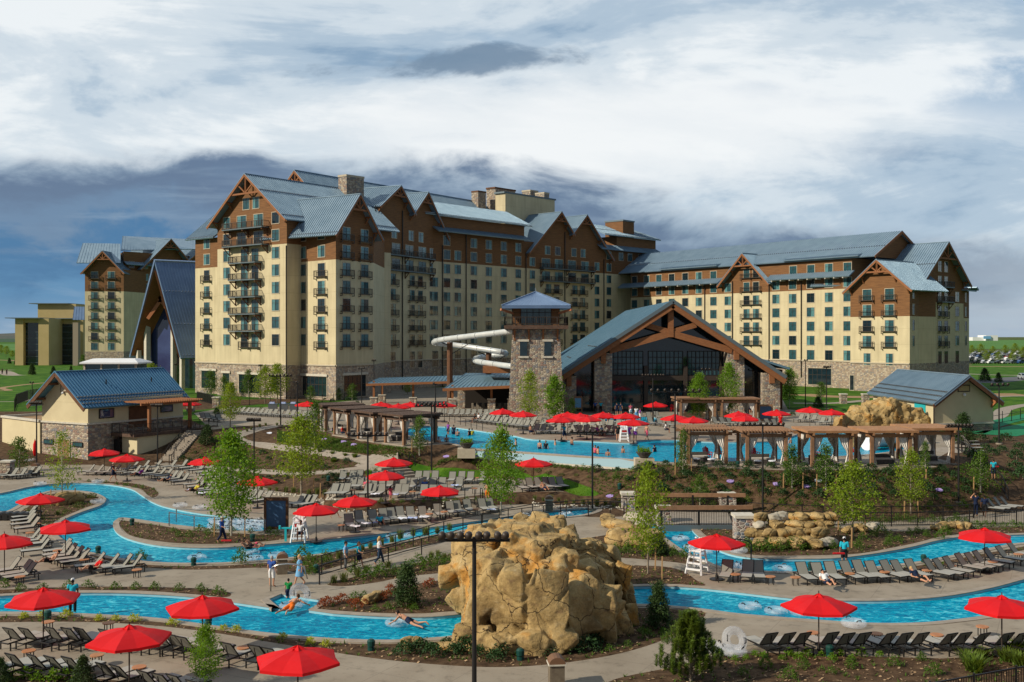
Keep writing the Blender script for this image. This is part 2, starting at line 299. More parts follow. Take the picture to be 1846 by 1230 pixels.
for nm, c_ in dict(car_white=(0.7, 0.7, 0.7), car_silver=(0.35, 0.37, 0.39), car_black=(0.012, 0.013, 0.015), car_blue=(0.02, 0.06, 0.16), car_red=(0.3, 0.015, 0.015), car_grey=(0.10, 0.11, 0.12)).items():
    mat(nm, c_, rough=0.25, spec=0.6)

def add_stucco_joints(m):
    t = m.node_tree; b = bsdf(m); src = b.inputs['Base Color'].links[0].from_socket; c = N(t, 'ShaderNodeTexCoord'); s = N(t, 'ShaderNodeSeparateXYZ'); t.links.new(c.outputs['UV'], s.inputs[0])
    q = mth(t, 'MAXIMUM', mth(t, 'LESS_THAN', mth(t, 'FRACT', mth(t, 'DIVIDE', s.outputs[1], 3.1)), .018), mth(t, 'LESS_THAN', mth(t, 'FRACT', mth(t, 'DIVIDE', s.outputs[0], 6.3)), .008))
    mp = N(t, 'ShaderNodeMapping'); mp.inputs['Scale'].default_value = (1.2, .12, 1); t.links.new(c.outputs['UV'], mp.inputs[0]); n = N(t, 'ShaderNodeTexNoise', i_Scale=1.0, i_Detail=6); t.links.new(mp.outputs[0], n.inputs['Vector']); st = ramp(t, [(.3, .86), (.6, 1.0)], 'LINEAR'); t.links.new(n.outputs['Fac'], st.inputs[0])
    t.links.new(mixc(t, mth(t, 'MULTIPLY', q, .35), mixc(t, 1.0, src, st.outputs[0], 'MULTIPLY'), (0.25, 0.2, 0.12)), b.inputs['Base Color'])
add_stucco_joints(MATS['stucco'])
# ------------------------------------------------------------------ mesh helpers
class MB:
    def __init__(s): s.v = []; s.f = []; s.uv = []; s.mi = []; s.m = 0
    def quad(s, a, b, c, d, uv=None):
        i = len(s.v); s.v += [tuple(a), tuple(b), tuple(c), tuple(d)]; s.f.append((i, i + 1, i + 2, i + 3)); s.uv.append(uv); s.mi.append(s.m)
    def tri(s, a, b, c, uv=None):
        i = len(s.v); s.v += [tuple(a), tuple(b), tuple(c)]; s.f.append((i, i + 1, i + 2)); s.uv.append(uv); s.mi.append(s.m)
    def poly(s, pts, uv=None):
        i = len(s.v); s.v += [tuple(p) for p in pts]; s.f.append(tuple(range(i, i + len(pts)))); s.uv.append(uv); s.mi.append(s.m)
    def box(s, c, h, rz=0.0, M=None):
        cx, cy, cz = c; hx, hy, hz_ = h; ca, sa = math.cos(rz), math.sin(rz); i = len(s.v)
        for dz in (-1, 1):
            for dx, dy in ((-1, -1), (1, -1), (1, 1), (-1, 1)):
                p = Vector((cx + dx * hx * ca - dy * hy * sa, cy + dx * hx * sa + dy * hy * ca, cz + dz * hz_))
                s.v.append(tuple(M @ p if M else p))
        for q in ((3, 2, 1, 0), (4, 5, 6, 7), (0, 1, 5, 4), (1, 2, 6, 5), (2, 3, 7, 6), (3, 0, 4, 7)):
            s.f.append(tuple(i + k for k in q)); s.uv.append(None); s.mi.append(s.m)
    def bar(s, a, b, w, h=None, up=(0, 0, 1)):
        a = Vector(a); b = Vector(b); d = b - a
        if d.length < 1e-6: return
        h = h or w; d.normalize(); u = Vector(up)
        if abs(d.dot(u)) > 0.98: u = Vector((0, 1, 0)) if abs(d.y) < 0.9 else Vector((1, 0, 0))
        sd_ = d.cross(u).normalized(); u2 = sd_.cross(d).normalized(); i = len(s.v)
        for p in (a, b):
            for x, y in ((-1, -1), (1, -1), (1, 1), (-1, 1)): s.v.append(tuple(p + sd_ * (x * w / 2) + u2 * (y * h / 2)))
        for q in ((0, 1, 2, 3), (7, 6, 5, 4), (0, 4, 5, 1), (1, 5, 6, 2), (2, 6, 7, 3), (3, 7, 4, 0)):
            s.f.append(tuple(i + k for k in q)); s.uv.append(None); s.mi.append(s.m)
    def tube(s, pts, rad, n=8, cap=True):
        pts = [Vector(p) for p in pts]; k = len(pts); rad = rad if isinstance(rad, (list, tuple)) else [rad] * k; i0 = len(s.v)
        pu = None
        for j, p in enumerate(pts):
            d = (pts[min(j + 1, k - 1)] - pts[max(j - 1, 0)]).normalized()
            if pu is None: pu = d.cross(Vector((0, 0, 1))); pu = pu.normalized() if pu.length > 0.05 else Vector((1, 0, 0))
            pu = (pu - d * pu.dot(d)).normalized(); pv = d.cross(pu)
            for q in range(n):
                a = 2 * math.pi * q / n; s.v.append(tuple(p + (pu * math.cos(a) + pv * math.sin(a)) * rad[j]))
        for j in range(k - 1):
            for q in range(n):
                a, b = i0 + j * n + q, i0 + j * n + (q + 1) % n
                s.f.append((a, b, b + n, a + n)); s.uv.append(None); s.mi.append(s.m)
        if cap:
            s.f.append(tuple(i0 + q for q in reversed(range(n)))); s.f.append(tuple(i0 + (k - 1) * n + q for q in range(n)))
            s.uv += [None, None]; s.mi += [s.m, s.m]
    def ball(s, c, r, n=8, m=5):
        c = Vector(c); r = Vector(r) if not isinstance(r, (int, float)) else Vector((r, r, r)); i0 = len(s.v)
        for j in range(m + 1):
            th = math.pi * j / m
            for q in range(n):
                a = 2 * math.pi * q / n; s.v.append((c.x + r.x * math.sin(th) * math.cos(a), c.y + r.y * math.sin(th) * math.sin(a), c.z + r.z * math.cos(th)))
        for j in range(m):
            for q in range(n):
                a, b = i0 + j * n + q, i0 + j * n + (q + 1) % n
                s.f.append((a, a + n, b + n, b)); s.uv.append(None); s.mi.append(s.m)
    def build(s, name, mats, parent=None, smooth=False, loc=None):
        me = bpy.data.meshes.new(name); me.from_pydata(s.v, [], s.f)
        if any(u is not None for u in s.uv):
            l = me.uv_layers.new(name='UVMap'); k = 0
            data = np.zeros(len(me.loops) * 2, np.float32)
            for f, u in zip(s.f, s.uv):
                if u is not None:
                    for q, w in enumerate(u): data[2 * (k + q)] = w[0]; data[2 * (k + q) + 1] = w[1]
                k += len(f)
            l.data.foreach_set('uv', data)
        for m_ in ([mats] if isinstance(mats, str) else mats): me.materials.append(MATS[m_])
        if not isinstance(mats, str) and len(mats) > 1: me.polygons.foreach_set('material_index', s.mi)
        if smooth: me.polygons.foreach_set('use_smooth', [True] * len(me.polygons))
        me.update()
        o = bpy.data.objects.new(name, me); COL.objects.link(o)
        if parent is not None: o.parent = parent
        if loc is not None: o.location = loc
        return o
def tag(o, label=None, cat=None, group=None, kind=None):
    if label: o['label'] = label
    if cat: o['category'] = cat
    if group: o['group'] = group
    if kind: o['kind'] = kind
    return o
def empty(name, loc, rz=0.0, label=None, cat=None, group=None, sc=None):
    o = bpy.data.objects.new(name, None); o.empty_display_size = 0.3; o.location = loc; o.rotation_euler = (0, 0, rz); COL.objects.link(o)
    if sc: o.scale = (sc, sc, sc) if isinstance(sc, (int, float)) else sc
    return tag(o, label, cat, group)
KIDS = {}
def copy_tree(src, loc, rz=0.0, label=None, sc=None, group=None, rot=None):
    if src.name not in KIDS:
        KIDS[src.name] = [(ch, list(ch.children)) for ch in src.children]
    r_ = src.copy(); COL.objects.link(r_); r_.location = loc; r_.rotation_euler = rot or (0, 0, rz)
    if sc: r_.scale = (sc, sc, sc) if isinstance(sc, (int, float)) else sc
    if label: r_['label'] = label
    if group: r_['group'] = group
    for ch, gs in KIDS[src.name]:
        c_ = ch.copy(); COL.objects.link(c_); c_.parent = r_
        for g in gs:
            d_ = g.copy(); COL.objects.link(d_); d_.parent = c_
    return r_
PROTO_USED = {}
def place(src, loc, rz=0.0, label=None, sc=None, group=None, rot=None):
    'first call moves the prototype itself, later calls copy it'
    if src.name not in PROTO_USED:
        KIDS[src.name] = [(ch, list(ch.children)) for ch in src.children]
        PROTO_USED[src.name] = 1; src.location = loc; src.rotation_euler = rot or (0, 0, rz)
        if sc: src.scale = (sc, sc, sc) if isinstance(sc, (int, float)) else sc
        if label: src['label'] = label
        if group: src['group'] = group
        return src
    return copy_tree(src, loc, rz, label, sc, group, rot)
ORD = ['leftmost', 'second from left', 'third from left', 'fourth from left', 'fifth from left', 'sixth from left', 'seventh from left', 'eighth from left', 'ninth from left', 'tenth from left', 'eleventh from left', 'twelfth from left', 'thirteenth from left', 'fourteenth from left', 'fifteenth from left', 'sixteenth from left', 'seventeenth from left', 'eighteenth from left', 'nineteenth from left', 'twentieth from left', 'twenty-first from left', 'twenty-second from left', 'twenty-third from left', 'twenty-fourth from left', 'twenty-fifth from left', 'twenty-sixth from left']
def ordl(i, n):
    if n == 1: return 'single'
    if i == n - 1: return 'rightmost'
    if n > 6 and i > n // 2:
        return ['', 'second', 'third', 'fourth', 'fifth', 'sixth', 'seventh', 'eighth', 'ninth', 'tenth', 'eleventh', 'twelfth', 'thirteenth', 'fourteenth', 'fifteenth', 'sixteenth'][n - 1 - i] + ' from right'
    return ORD[i]
# ------------------------------------------------------------------ photo pixel -> world helpers
def W(u, y): return Vector(((u - CX) / F * y, y))
def W3(u, y, z): return Vector(((u - CX) / F * y, y, z))
def PZ(u, v, z=0.0):
    y = (CH - z) * F / (v - HZ); return Vector(((u - CX) / F * y, y, z))
def smooth_poly(pts, n=5, closed=True):
    out = []; k = len(pts)
    for i in range(k if closed else k - 1):
        p0, p1, p2, p3 = (pts[(i - 1) % k], pts[i], pts[(i + 1) % k], pts[(i + 2) % k]) if closed else (pts[max(i - 1, 0)], pts[i], pts[i + 1], pts[min(i + 2, k - 1)])
        for j in range(n):
            t_ = j / n; t2 = t_ * t_; t3 = t2 * t_
            out.append(tuple(0.5 * ((2 * b) + (-a + c_) * t_ + (2 * a - 5 * b + 4 * c_ - d) * t2 + (-a + 3 * b - 3 * c_ + d) * t3) for a, b, c_, d in zip(p0, p1, p2, p3)))
    if not closed: out.append(tuple(pts[-1]))
    return out
def in_poly(px, py, poly):
    px = np.asarray(px); py = np.asarray(py); ins = np.zeros(px.shape, bool); k = len(poly)
    for i in range(k):
        x1, y1 = poly[i][:2]; x2, y2 = poly[(i + 1) % k][:2]
        if y1 == y2: continue
        c_ = ((y1 > py) != (y2 > py)) & (px < (x2 - x1) * (py - y1) / (y2 - y1) + x1)
        ins ^= c_
    return ins
def dist_poly(px, py, poly):
    d = np.full(px.shape, 1e9); k = len(poly)
    for i in range(k):
        x1, y1 = poly[i][:2]; x2, y2 = poly[(i + 1) % k][:2]; dx, dy = x2 - x1, y2 - y1; ll = dx * dx + dy * dy
        if ll < 1e-9: continue
        t_ = np.clip(((px - x1) * dx + (py - y1) * dy) / ll, 0, 1)
        d = np.minimum(d, np.hypot(px - x1 - t_ * dx, py - y1 - t_ * dy))
    return d
# ------------------------------------------------------------------ terrain: flat terraces, slopes between them
UPZ = 3.0
low_top = [(-700, 856), (0, 852), (60, 838), (165, 838), (240, 846), (300, 834), (350, 842), (405, 850), (440, 866), (490, 884), (583, 900), (590, 915), (700, 917), (800, 913), (870, 906), (940, 903), (1060, 908), (1120, 917), (1190, 925), (1330, 926), (1440, 938), (1600, 941), (1760, 926), (1846, 915), (2400, 915)]
P_LOW = [PZ(u, v, 0) for u, v in low_top]
P_LOW += [Vector((70, 20)), Vector((-70, 20))] if False else [Vector((60, 22, 0)), Vector((-60, 22, 0))]
P_MID = [PZ(u, v, 0.6) for u, v in [(585, 903), (590, 885), (606, 868), (690, 862), (745, 858), (790, 865), (880, 862), (960, 866), (1000, 880), (1034, 893), (960, 896), (880, 897), (868, 903), (700, 907)]]
pool_near = [(781, 797), (800, 797), (830, 803), (850, 808), (900, 812), (960, 816), (1050, 822), (1150, 829), (1200, 834)]
up_near = [(-900, 742), (70, 742), (200, 738), (345, 758), (382, 775), (440, 768), (502, 765), (577, 766), (581, 778), (606, 783), (640, 792), (697, 803), (729, 809), (775, 803), (813, 800), (843, 812)]
up_near2 = [(1160, 836), (1238, 839), (1315, 845), (1420, 848), (1460, 847), (1568, 848), (1632, 846), (1716, 840), (1728, 812), (1760, 806), (1830, 815), (2500, 830)]
edge_n = [PZ(u, v, UPZ) for u, v in pool_near[3:-1]]
P_UP = [PZ(u, v, UPZ) for u, v in up_near] + [p + Vector((0, -0.35, 0)) for p in edge_n] + [PZ(u, v, UPZ) for u, v in up_near2]
P_UP += [Vector((4000, 4000, 0)), Vector((-4000, 4000, 0))]
P_WALL = [p + Vector((0, -0.6, 0)) for p in edge_n] + [p + Vector((0, -1.3, 0)) for p in reversed(edge_n)]
PLATEAUS = [(P_LOW, 0.0), (P_MID, 0.6), (P_WALL, 2.1), (P_UP, UPZ)]
def height_np(px, py):
    px = np.asarray(px, float); py = np.asarray(py, float); ws = np.zeros(px.shape); hs = np.zeros(px.shape); fix = np.full(px.shape, np.nan)
    for poly, z in PLATEAUS:
        d = dist_poly(px, py, poly); w = 1.0 / np.maximum(d, 1e-3) ** 1.6
        ws += w; hs += w * z; i_ = in_poly(px, py, poly); fix[i_] = z
    return np.where(np.isnan(fix), hs / ws, fix)
GX0, GY0, GS = -130.0, 26.0, 0.6
gx_ = np.arange(GX0, 130, GS); gy_ = np.arange(GY0, 200, GS)
HG = height_np(*[a.T for a in np.meshgrid(gx_, gy_)])
def height(x, y):
    i = (x - GX0) / GS; j = (y - GY0) / GS
    if i < 0 or j < 0 or i >= len(gx_) - 1 or j >= len(gy_) - 1: return UPZ if y > 100 else 0.0
    a, b = int(i), int(j); fx, fy = i - a, j - b
    return float((HG[a, b] * (1 - fx) + HG[a + 1, b] * fx) * (1 - fy) + (HG[a, b + 1] * (1 - fx) + HG[a + 1, b + 1] * fx) * fy)
def G(u, v):
    'ground point seen at a photo pixel'
    y = max(27.0, (CH - UPZ - 1.5) * F / (v - HZ)) if v > HZ + 3 else 4000
    y_end = CH * F / (v - HZ) + 2; st = 0.25 if y_end < 260 else 2.0
    while y < y_end:
        x = (u - CX) / F * y; z = CH - (v - HZ) / F * y
        if z <= height(x, y): return Vector((x, y, height(x, y)))
        y += st
    return Vector(((u - CX) / F * y, y, height((u - CX) / F * y, y)))
def ribbon(cl, w):
    cl = [Vector(p[:2]) for p in cl]; l_ = []; r_ = []
    for i, p in enumerate(cl):
        d = (cl[min(i + 1, len(cl) - 1)] - cl[max(i - 1, 0)]).normalized(); n_ = Vector((-d.y, d.x)) * w / 2
        l_.append(p + n_); r_.append(p - n_)
    return l_ + r_[::-1]
# ---- water outlines, traced on the ground planes
river_main = [(-90, 903), (0, 890), (60, 877), (130, 871), (190, 873), (235, 881), (256, 893), (275, 905), (300, 914), (350, 924), (400, 930), (470, 936), (477, 940), (477, 957), (430, 957), (345, 950), (290, 943), (225, 934), (211, 937), (204, 946), (213, 962), (240, 974), (290, 984), (360, 988), (430, 986), (530, 978), (640, 968), (740, 956), (830, 944), (900, 934), (960, 925), (1060, 916), (1075, 921), (1040, 930), (950, 938), (900, 945), (830, 957), (770, 967), (690, 982), (600, 996), (500, 1008), (400, 1015), (300, 1015), (230, 1009), (175, 999), (150, 991), (125, 979), (107, 969), (101, 957), (108, 943), (115, 937), (140, 926), (160, 919), (180, 912), (190, 904), (188, 897), (170, 889), (140, 885), (95, 885), (70, 891), (50, 901), (30, 913), (15, 921), (0, 923), (-90, 928)]
river_right = [(1168, 948), (1205, 942), (1238, 946), (1252, 960), (1275, 980), (1310, 997), (1350, 1005), (1400, 1008), (1500, 1007), (1560, 1001), (1610, 993), (1650, 985), (1690, 975), (1740, 968), (1846, 964), (1990, 958), (1990, 974), (1846, 979), (1800, 986), (1750, 996), (1700, 1005), (1650, 1014), (1560, 1024), (1480, 1030), (1400, 1031), (1340, 1027), (1300, 1022), (1276, 1013), (1240, 998), (1210, 978), (1190, 962)]
river_low_r = [(1060, 1062), (1135, 1058), (1200, 1057), (1270, 1061), (1350, 1070), (1420, 1078), (1500, 1083), (1600, 1083), (1700, 1076), (1780, 1062), (1846, 1045), (1960, 1015), (1960, 1080), (1846, 1101), (1730, 1117), (1650, 1124), (1560, 1124), (1480, 1119), (1400, 1113), (1330, 1107), (1270, 1099), (1210, 1093), (1150, 1090), (1060, 1092)]
river_low_l = [(-90, 1080), (0, 1075), (100, 1070), (200, 1069), (300, 1073), (380, 1080), (430, 1087), (486, 1096), (480, 1088), (508, 1071), (585, 1083), (556, 1101), (600, 1106), (680, 1111), (760, 1113), (820, 1109), (900, 1100), (900, 1130), (815, 1147), (790, 1150), (700, 1155), (600, 1152), (500, 1144), (400, 1131), (290, 1116), (200, 1110), (100, 1105), (0, 1104), (-90, 1106)]
swim = pool_near + [(1240, 834), (1330, 832), (1450, 826), (1560, 820), (1640, 808), (1600, 795), (1545, 785), (1500, 776), (1455, 778), (1425, 788), (1390, 796), (1290, 797), (1215, 793), (1150, 795), (1140, 799), (1050, 795), (960, 792), (930, 786), (880, 779), (830, 772), (800, 769), (760, 769), (730, 775), (735, 785)]
kids = [(1085, 757), (1100, 751), (1160, 750), (1190, 756), (1170, 763), (1110, 764)]
WAT = []
for px_, z_, nm_ in ((river_main, 0, 'river_water'), (river_right, 0, 'river_water'), (river_low_r, 0, 'river_water')):
    WAT.append(([PZ(u, v, z_) for u, v in smooth_poly(px_, 4)], z_, nm_))
sl = smooth_poly([(900, 1130), (815, 1147), (790, 1150), (700, 1155), (600, 1152), (500, 1144), (400, 1131), (290, 1116), (200, 1110), (100, 1105), (0, 1104), (-90, 1106)], 3, False) + smooth_poly([(-90, 1080), (0, 1075), (100, 1070), (200, 1069), (300, 1073), (380, 1080), (430, 1087), (504, 1098)], 3, False) + [(484, 1081), (508, 1071), (585, 1083), (557, 1100)] + smooth_poly([(600, 1106), (680, 1111), (760, 1113), (820, 1109), (900, 1100)], 3, False)
WAT.append(([PZ(u, v, 0) for u, v in sl], 0, 'river_water'))
WAT.append(([PZ(u, v, UPZ) for u, v in smooth_poly(swim, 3)], UPZ, 'pool_water'))
WAT.append(([PZ(u, v, UPZ) for u, v in smooth_poly(kids, 4)], UPZ, 'pool_water'))
# ---- paths (centre lines)
def gpx(pts, n=4): return [G(u, v) for u, v in smooth_poly(pts, n, False)]
PATHS = [ribbon(gpx([(520, 764), (480, 771), (440, 781), (427, 789), (440, 796), (458, 800), (502, 807), (557, 813), (610, 821), (650, 828), (700, 838)]), 1.5),
         ribbon(gpx([(666, 832), (663, 841), (621, 849.5), (545, 854), (458, 849.5), (382, 844), (340, 842)]), 1.25),
         ribbon(gpx([(655, 830), (690, 838), (720, 846)]), 2.6),
         ribbon([G(1725, 808), G(1700, 815)], 3)]
path_names = []
def flat(pts, z=0.0, n=4): return [PZ(u, v, z) for u, v in (smooth_poly(pts, n) if n > 1 else pts)]
BEDS = [flat([(22, 939), (38, 922), (52, 913), (72, 896), (98, 890), (138, 890), (166, 893), (181, 900), (174, 908), (150, 917), (125, 928), (106, 938), (97, 950), (84, 946)]),
        flat([(214, 941), (226, 939), (290, 948), (345, 956), (430, 962), (500, 965), (530, 967), (500, 974), (440, 979), (360, 981), (295, 977), (240, 967), (222, 955)]),
        flat([(139, 867), (184, 868), (234, 871), (271, 878), (286, 890), (277, 897), (266, 893), (256, 883), (232, 877), (184, 871)]),
        flat([(160, 1001), (180, 1004), (240, 1015), (300, 1020), (400, 1020), (500, 1013), (545, 1006), (640, 992), (740, 973), (830, 961), (830, 970), (740, 988), (640, 1013), (560, 1034), (540, 1033), (480, 1024), (400, 1026), (330, 1027), (240, 1021), (165, 1003)]),
        flat([(590, 1053), (640, 1040), (720, 1022), (790, 1006), (850, 985), (900, 990), (850, 1030), (800, 1033), (730, 1040), (680, 1050), (620, 1057)]),
        flat([(573, 1096), (600, 1086), (660, 1073), (720, 1059), (780, 1048), (850, 1042), (920, 1060), (880, 1103), (820, 1102), (760, 1106), (680, 1105), (600, 1101)]),
        flat([(-60, 1067), (60, 1061), (140, 1058), (250, 1058), (360, 1061), (405, 1066), (417, 1072), (400, 1077), (330, 1070), (250, 1065), (140, 1064), (60, 1067), (-60, 1074)]),
        flat([(-60, 1112), (100, 1111), (200, 1116), (290, 1122), (400, 1137), (500, 1150), (600, 1159), (700, 1161), (800, 1156), (870, 1150), (1060, 1099), (1150, 1096), (1210, 1098), (1272, 1105), (1240, 1132), (1180, 1160), (1100, 1182), (1000, 1197), (900, 1203), (800, 1199), (700, 1190), (600, 1176), (500, 1160), (400, 1143), (300, 1130), (200, 1123), (100, 1121), (-60, 1122)]),
        flat([(1040, 1290), (1090, 1232), (1200, 1205), (1290, 1184), (1370, 1177), (1500, 1181), (1700, 1187), (1900, 1187), (1990, 1300)]),
        flat([(-60, 1222), (40, 1218), (150, 1222), (240, 1232), (300, 1260), (-60, 1290)]),
        flat([(1138, 1020), (1160, 1020), (1200, 1022), (1232, 1030), (1255, 1046), (1270, 1056), (1200, 1053), (1110, 1054), (1100, 1030)]),
        flat([(1000, 985), (1090, 965), (1170, 955), (1195, 970), (1225, 993), (1262, 1014), (1250, 1018), (1200, 1012), (1120, 1006), (1040, 1005)]),
        flat([(1262, 948), (1340, 946), (1446, 946), (1500, 950), (1620, 958), (1700, 953), (1900, 950), (1900, 960), (1740, 963), (1690, 969), (1650, 979), (1600, 989), (1540, 999), (1400, 1002), (1350, 999), (1315, 991), (1285, 975)]),
        flat([(1500, 1035), (1600, 1027), (1680, 1016), (1760, 1001), (1860, 983), (1860, 989), (1760, 1008), (1680, 1024), (1600, 1034), (1500, 1041)]),
        flat([(590, 913), (700, 913), (800, 910), (865, 903), (880, 899), (1030, 897), (1110, 905), (1120, 912), (940, 907), (880, 911), (800, 917), (700, 921), (600, 919)], 0.1),
        flat([(1000, 921), (1060, 905), (1120, 920), (1130, 930), (1060, 932)], 0)]
BED_UP = [[PZ(u, v, UPZ) for u, v in smooth_poly(p, 3)] for p in (
    [(1715, 850), (1735, 800), (1700, 770), (1580, 772), (1600, 758), (1800, 765), (2100, 790), (2400, 850)],
    [(320, 728), (400, 722), (640, 716), (640, 719), (500, 727), (420, 733), (340, 740)],
    [(985, 762), (1000, 752), (1060, 752), (1050, 762), (1010, 767)], [(1235, 752), (1240, 741), (1300, 741), (1320, 752), (1280, 758)])]
LAWNS = [[G(u, v) for u, v in smooth_poly(p, 3)] for p in (
    [(735, 838), (800, 846), (870, 850), (960, 855), (1020, 865), (1062, 880), (1080, 893), (1050, 895), (1036, 893), (1002, 879), (960, 865), (880, 860), (800, 862), (752, 856)], [(668, 845), (690, 841), (716, 851), (690, 856), (660, 858)])]
RES_UP = [PZ(u, v, UPZ) for u, v in [(350, 745), (382, 777), (502, 766), (577, 767), (581, 779), (640, 792), (729, 811), (843, 814), (1150, 838), (1240, 841), (1420, 850), (1568, 850), (1716, 842), (1728, 812), (1790, 806), (1800, 790), (1720, 775), (1600, 760), (1500, 748), (1420, 738), (1400, 700), (1000, 696), (660, 700), (640, 722), (500, 734), (400, 736)]]
# far lawns and meadow around the hotel
pt_v = []; pt_e = []
def add_loop(poly):
    i0 = len(pt_v); pts = [(p[0], p[1]) for p in poly]; pt_v.extend(pts)
    pt_e.extend([(i0 + i, i0 + (i + 1) % len(pts)) for i in range(len(pts))])
for w_, z_, n_ in WAT: add_loop(w_)
for p_ in PATHS + BEDS + BED_UP + LAWNS: add_loop(p_)
for p_ in (P_LOW, P_MID, P_WALL, RES_UP): add_loop(p_)
add_loop([p for p in P_UP if abs(p.x) < 150 and p.y < 3000] + [Vector((150, 200, 0)), Vector((-150, 200, 0))])
xs = []
for yv in np.arange(24, 150, 1.6):
    half = max(26, yv * 0.62)
    for xv in np.arange(-half, half, 1.6 if yv < 132 else 4): xs.append((xv + random.uniform(-.3, .3), yv + random.uniform(-.3, .3)))
for yv in list(range(160, 400, 20)) + [450, 550, 700, 1000, 1500, 2500, 4000, 6500]:
    for k in range(-12, 13): xs.append((k / 12 * yv * 0.9, yv + random.uniform(0, 3)))
xs += [(-6500, -50), (6500, -50), (-6500, 7000), (6500, 7000)]
vv = [Vector(p) for p in pt_v] + [Vector(p) for p in xs]
cv, ce, cf, *_r = delaunay_2d_cdt(vv, pt_e, [], 0, 0.004)
cvx = np.array([p.x for p in cv]); cvy = np.array([p.y for p in cv])
hz_ = height_np(cvx, cvy)
hz_[cvy > 190] = UPZ; 
hz_ = np.where(cvy < 26, np.where(cvy < 0, 0, 0), hz_)
cen = np.array([[(cvx[f[0]] + cvx[f[1]] + cvx[f[2]]) / 3, (cvy[f[0]] + cvy[f[1]] + cvy[f[2]]) / 3] for f in cf])
cls = np.full(len(cf), 9)                                # 9 = outside lawn
cX, cY = cen[:, 0], cen[:, 1]
inup = in_poly(cX, cY, P_UP)
cls[(~inup) & (cY < 160)] = 2                            # slopes: mulch
cls[cY > 420] = 8
cls[(cY > 330) & (cX < -10)] = 9
cls[in_poly(cX, cY, P_LOW) | in_poly(cX, cY, P_MID)] = 0
cls[in_poly(cX, cY, RES_UP) & inup] = 0
for p_ in BEDS + BED_UP: cls[in_poly(cX, cY, p_)] = 2
for p_ in LAWNS: cls[in_poly(cX, cY, p_)] = 3
for p_ in PATHS: cls[in_poly(cX, cY, p_)] = 1
for w_, z_, n_ in WAT: cls[in_poly(cX, cY, w_)] = 5
def sub_mesh(name, mask, matn, dz=0.0, zfix=None, kind='structure', smooth=True):
    idx = {}; vs = []; fs = []
    for k in np.nonzero(mask)[0]:
        q = []
        for i in cf[k]:
            if i not in idx: idx[i] = len(vs); vs.append((cvx[i], cvy[i], (hz_[i] if zfix is None else zfix) + dz))
            q.append(idx[i])
        fs.append(q)
    me = bpy.data.meshes.new(name); me.from_pydata(vs, [], fs); me.materials.append(MATS[matn])
    if smooth: me.polygons.foreach_set('use_smooth', [True] * len(me.polygons))
    me.update(); o = bpy.data.objects.new(name, me); COL.objects.link(o); return tag(o, kind=kind)
sub_mesh('pool_deck', cls == 0, 'concrete', smooth=False)
sub_mesh('path', cls == 1, 'coping', 0.0)
sub_mesh('ground', cls == 2, 'mulch')
sub_mesh('lawn', cls == 3, 'lawn')
sub_mesh('field', cls == 9, 'lawn')
sub_mesh('terrain', cls == 8, 'prairie')
for k, (w_, z_, n_) in enumerate(WAT):
    sub_mesh(n_, in_poly(cX, cY, w_), n_, zfix=z_ - 0.14)
mat('pool_plaster', (0.30, 0.55, 0.62), rough=.5)
# copings with the pool wall under them
for k, (w_, z_, n_) in enumerate(WAT):
    pts = [Vector((p[0], p[1])) for p in w_]; pts = [p for i, p in enumerate(pts) if (p - pts[i - 1]).length > 0.02]
    area = sum(pts[i - 1].x * p.y - p.x * pts[i - 1].y for i, p in enumerate(pts)); sg = -1 if area > 0 else 1
    nrm = []
    for i in range(len(pts)):
        d = (pts[(i + 1) % len(pts)] - pts[i - 1]).normalized(); nrm.append(Vector((-d.y, d.x)) * sg)
    mb = MB(); wl_ = MB()
    for i in range(len(pts)):
        j = (i + 1) % len(pts); a, b = pts[i], pts[j]; ao, bo = a + nrm[i] * 0.42, b + nrm[j] * 0.42; ai, bi = a - nrm[i] * 0.03, b - nrm[j] * 0.03; t_ = z_ + 0.035
        mb.quad((ai.x, ai.y, t_), (bi.x, bi.y, t_), (bo.x, bo.y, t_), (ao.x, ao.y, t_)); mb.quad((ao.x, ao.y, t_), (bo.x, bo.y, t_), (bo.x, bo.y, z_ - 0.12), (ao.x, ao.y, z_ - 0.12))
        mb.quad((ai.x, ai.y, t_), (bi.x, bi.y, t_), (bi.x, bi.y, z_ - 0.01), (ai.x, ai.y, z_ - 0.01))
        wl_.quad((a.x, a.y, z_ - 0.01), (b.x, b.y, z_ - 0.01), (b.x, b.y, z_ - 0.5), (a.x, a.y, z_ - 0.5))
    tag(mb.build('pool_coping', 'coping'), kind='structure'); tag(wl_.build('pool_wall', 'pool_plaster'), kind='structure')
# overflow wall of the upper pool
mb = MB()
ed = [PZ(u, v, UPZ) for u, v in smooth_poly(pool_near[3:-1], 4, False)]
for a, b in zip(ed, ed[1:]):
    a1, b1 = a + Vector((0, -0.44, 0.045)), b + Vector((0, -0.44, 0.045)); a0, b0 = a + Vector((0, -0.02, .045)), b + Vector((0, -0.02, .045))
    mb.quad(a0, b0, b1, a1); mb.quad(a1, b1, b1 + Vector((0, -.25, -1.0)), a1 + Vector((0, -.25, -1.0)))
t, b, c = node_mat('overflow_tile', 0.15, 0, 0.5); b.inputs['Base Color'].default_value = (0.30, 0.44, 0.50, 1)
tag(mb.build('overflow_wall', 'overflow_tile'), kind='structure')
mb = MB()
for a, b in zip(ed, ed[1:]):
    mb.bar(a + Vector((0, -1.0, -0.85)), b + Vector((0, -1.0, -0.85)), 0.25, 0.25)
tag(mb.build('overflow_gutter', 'limestone'), kind='structure')
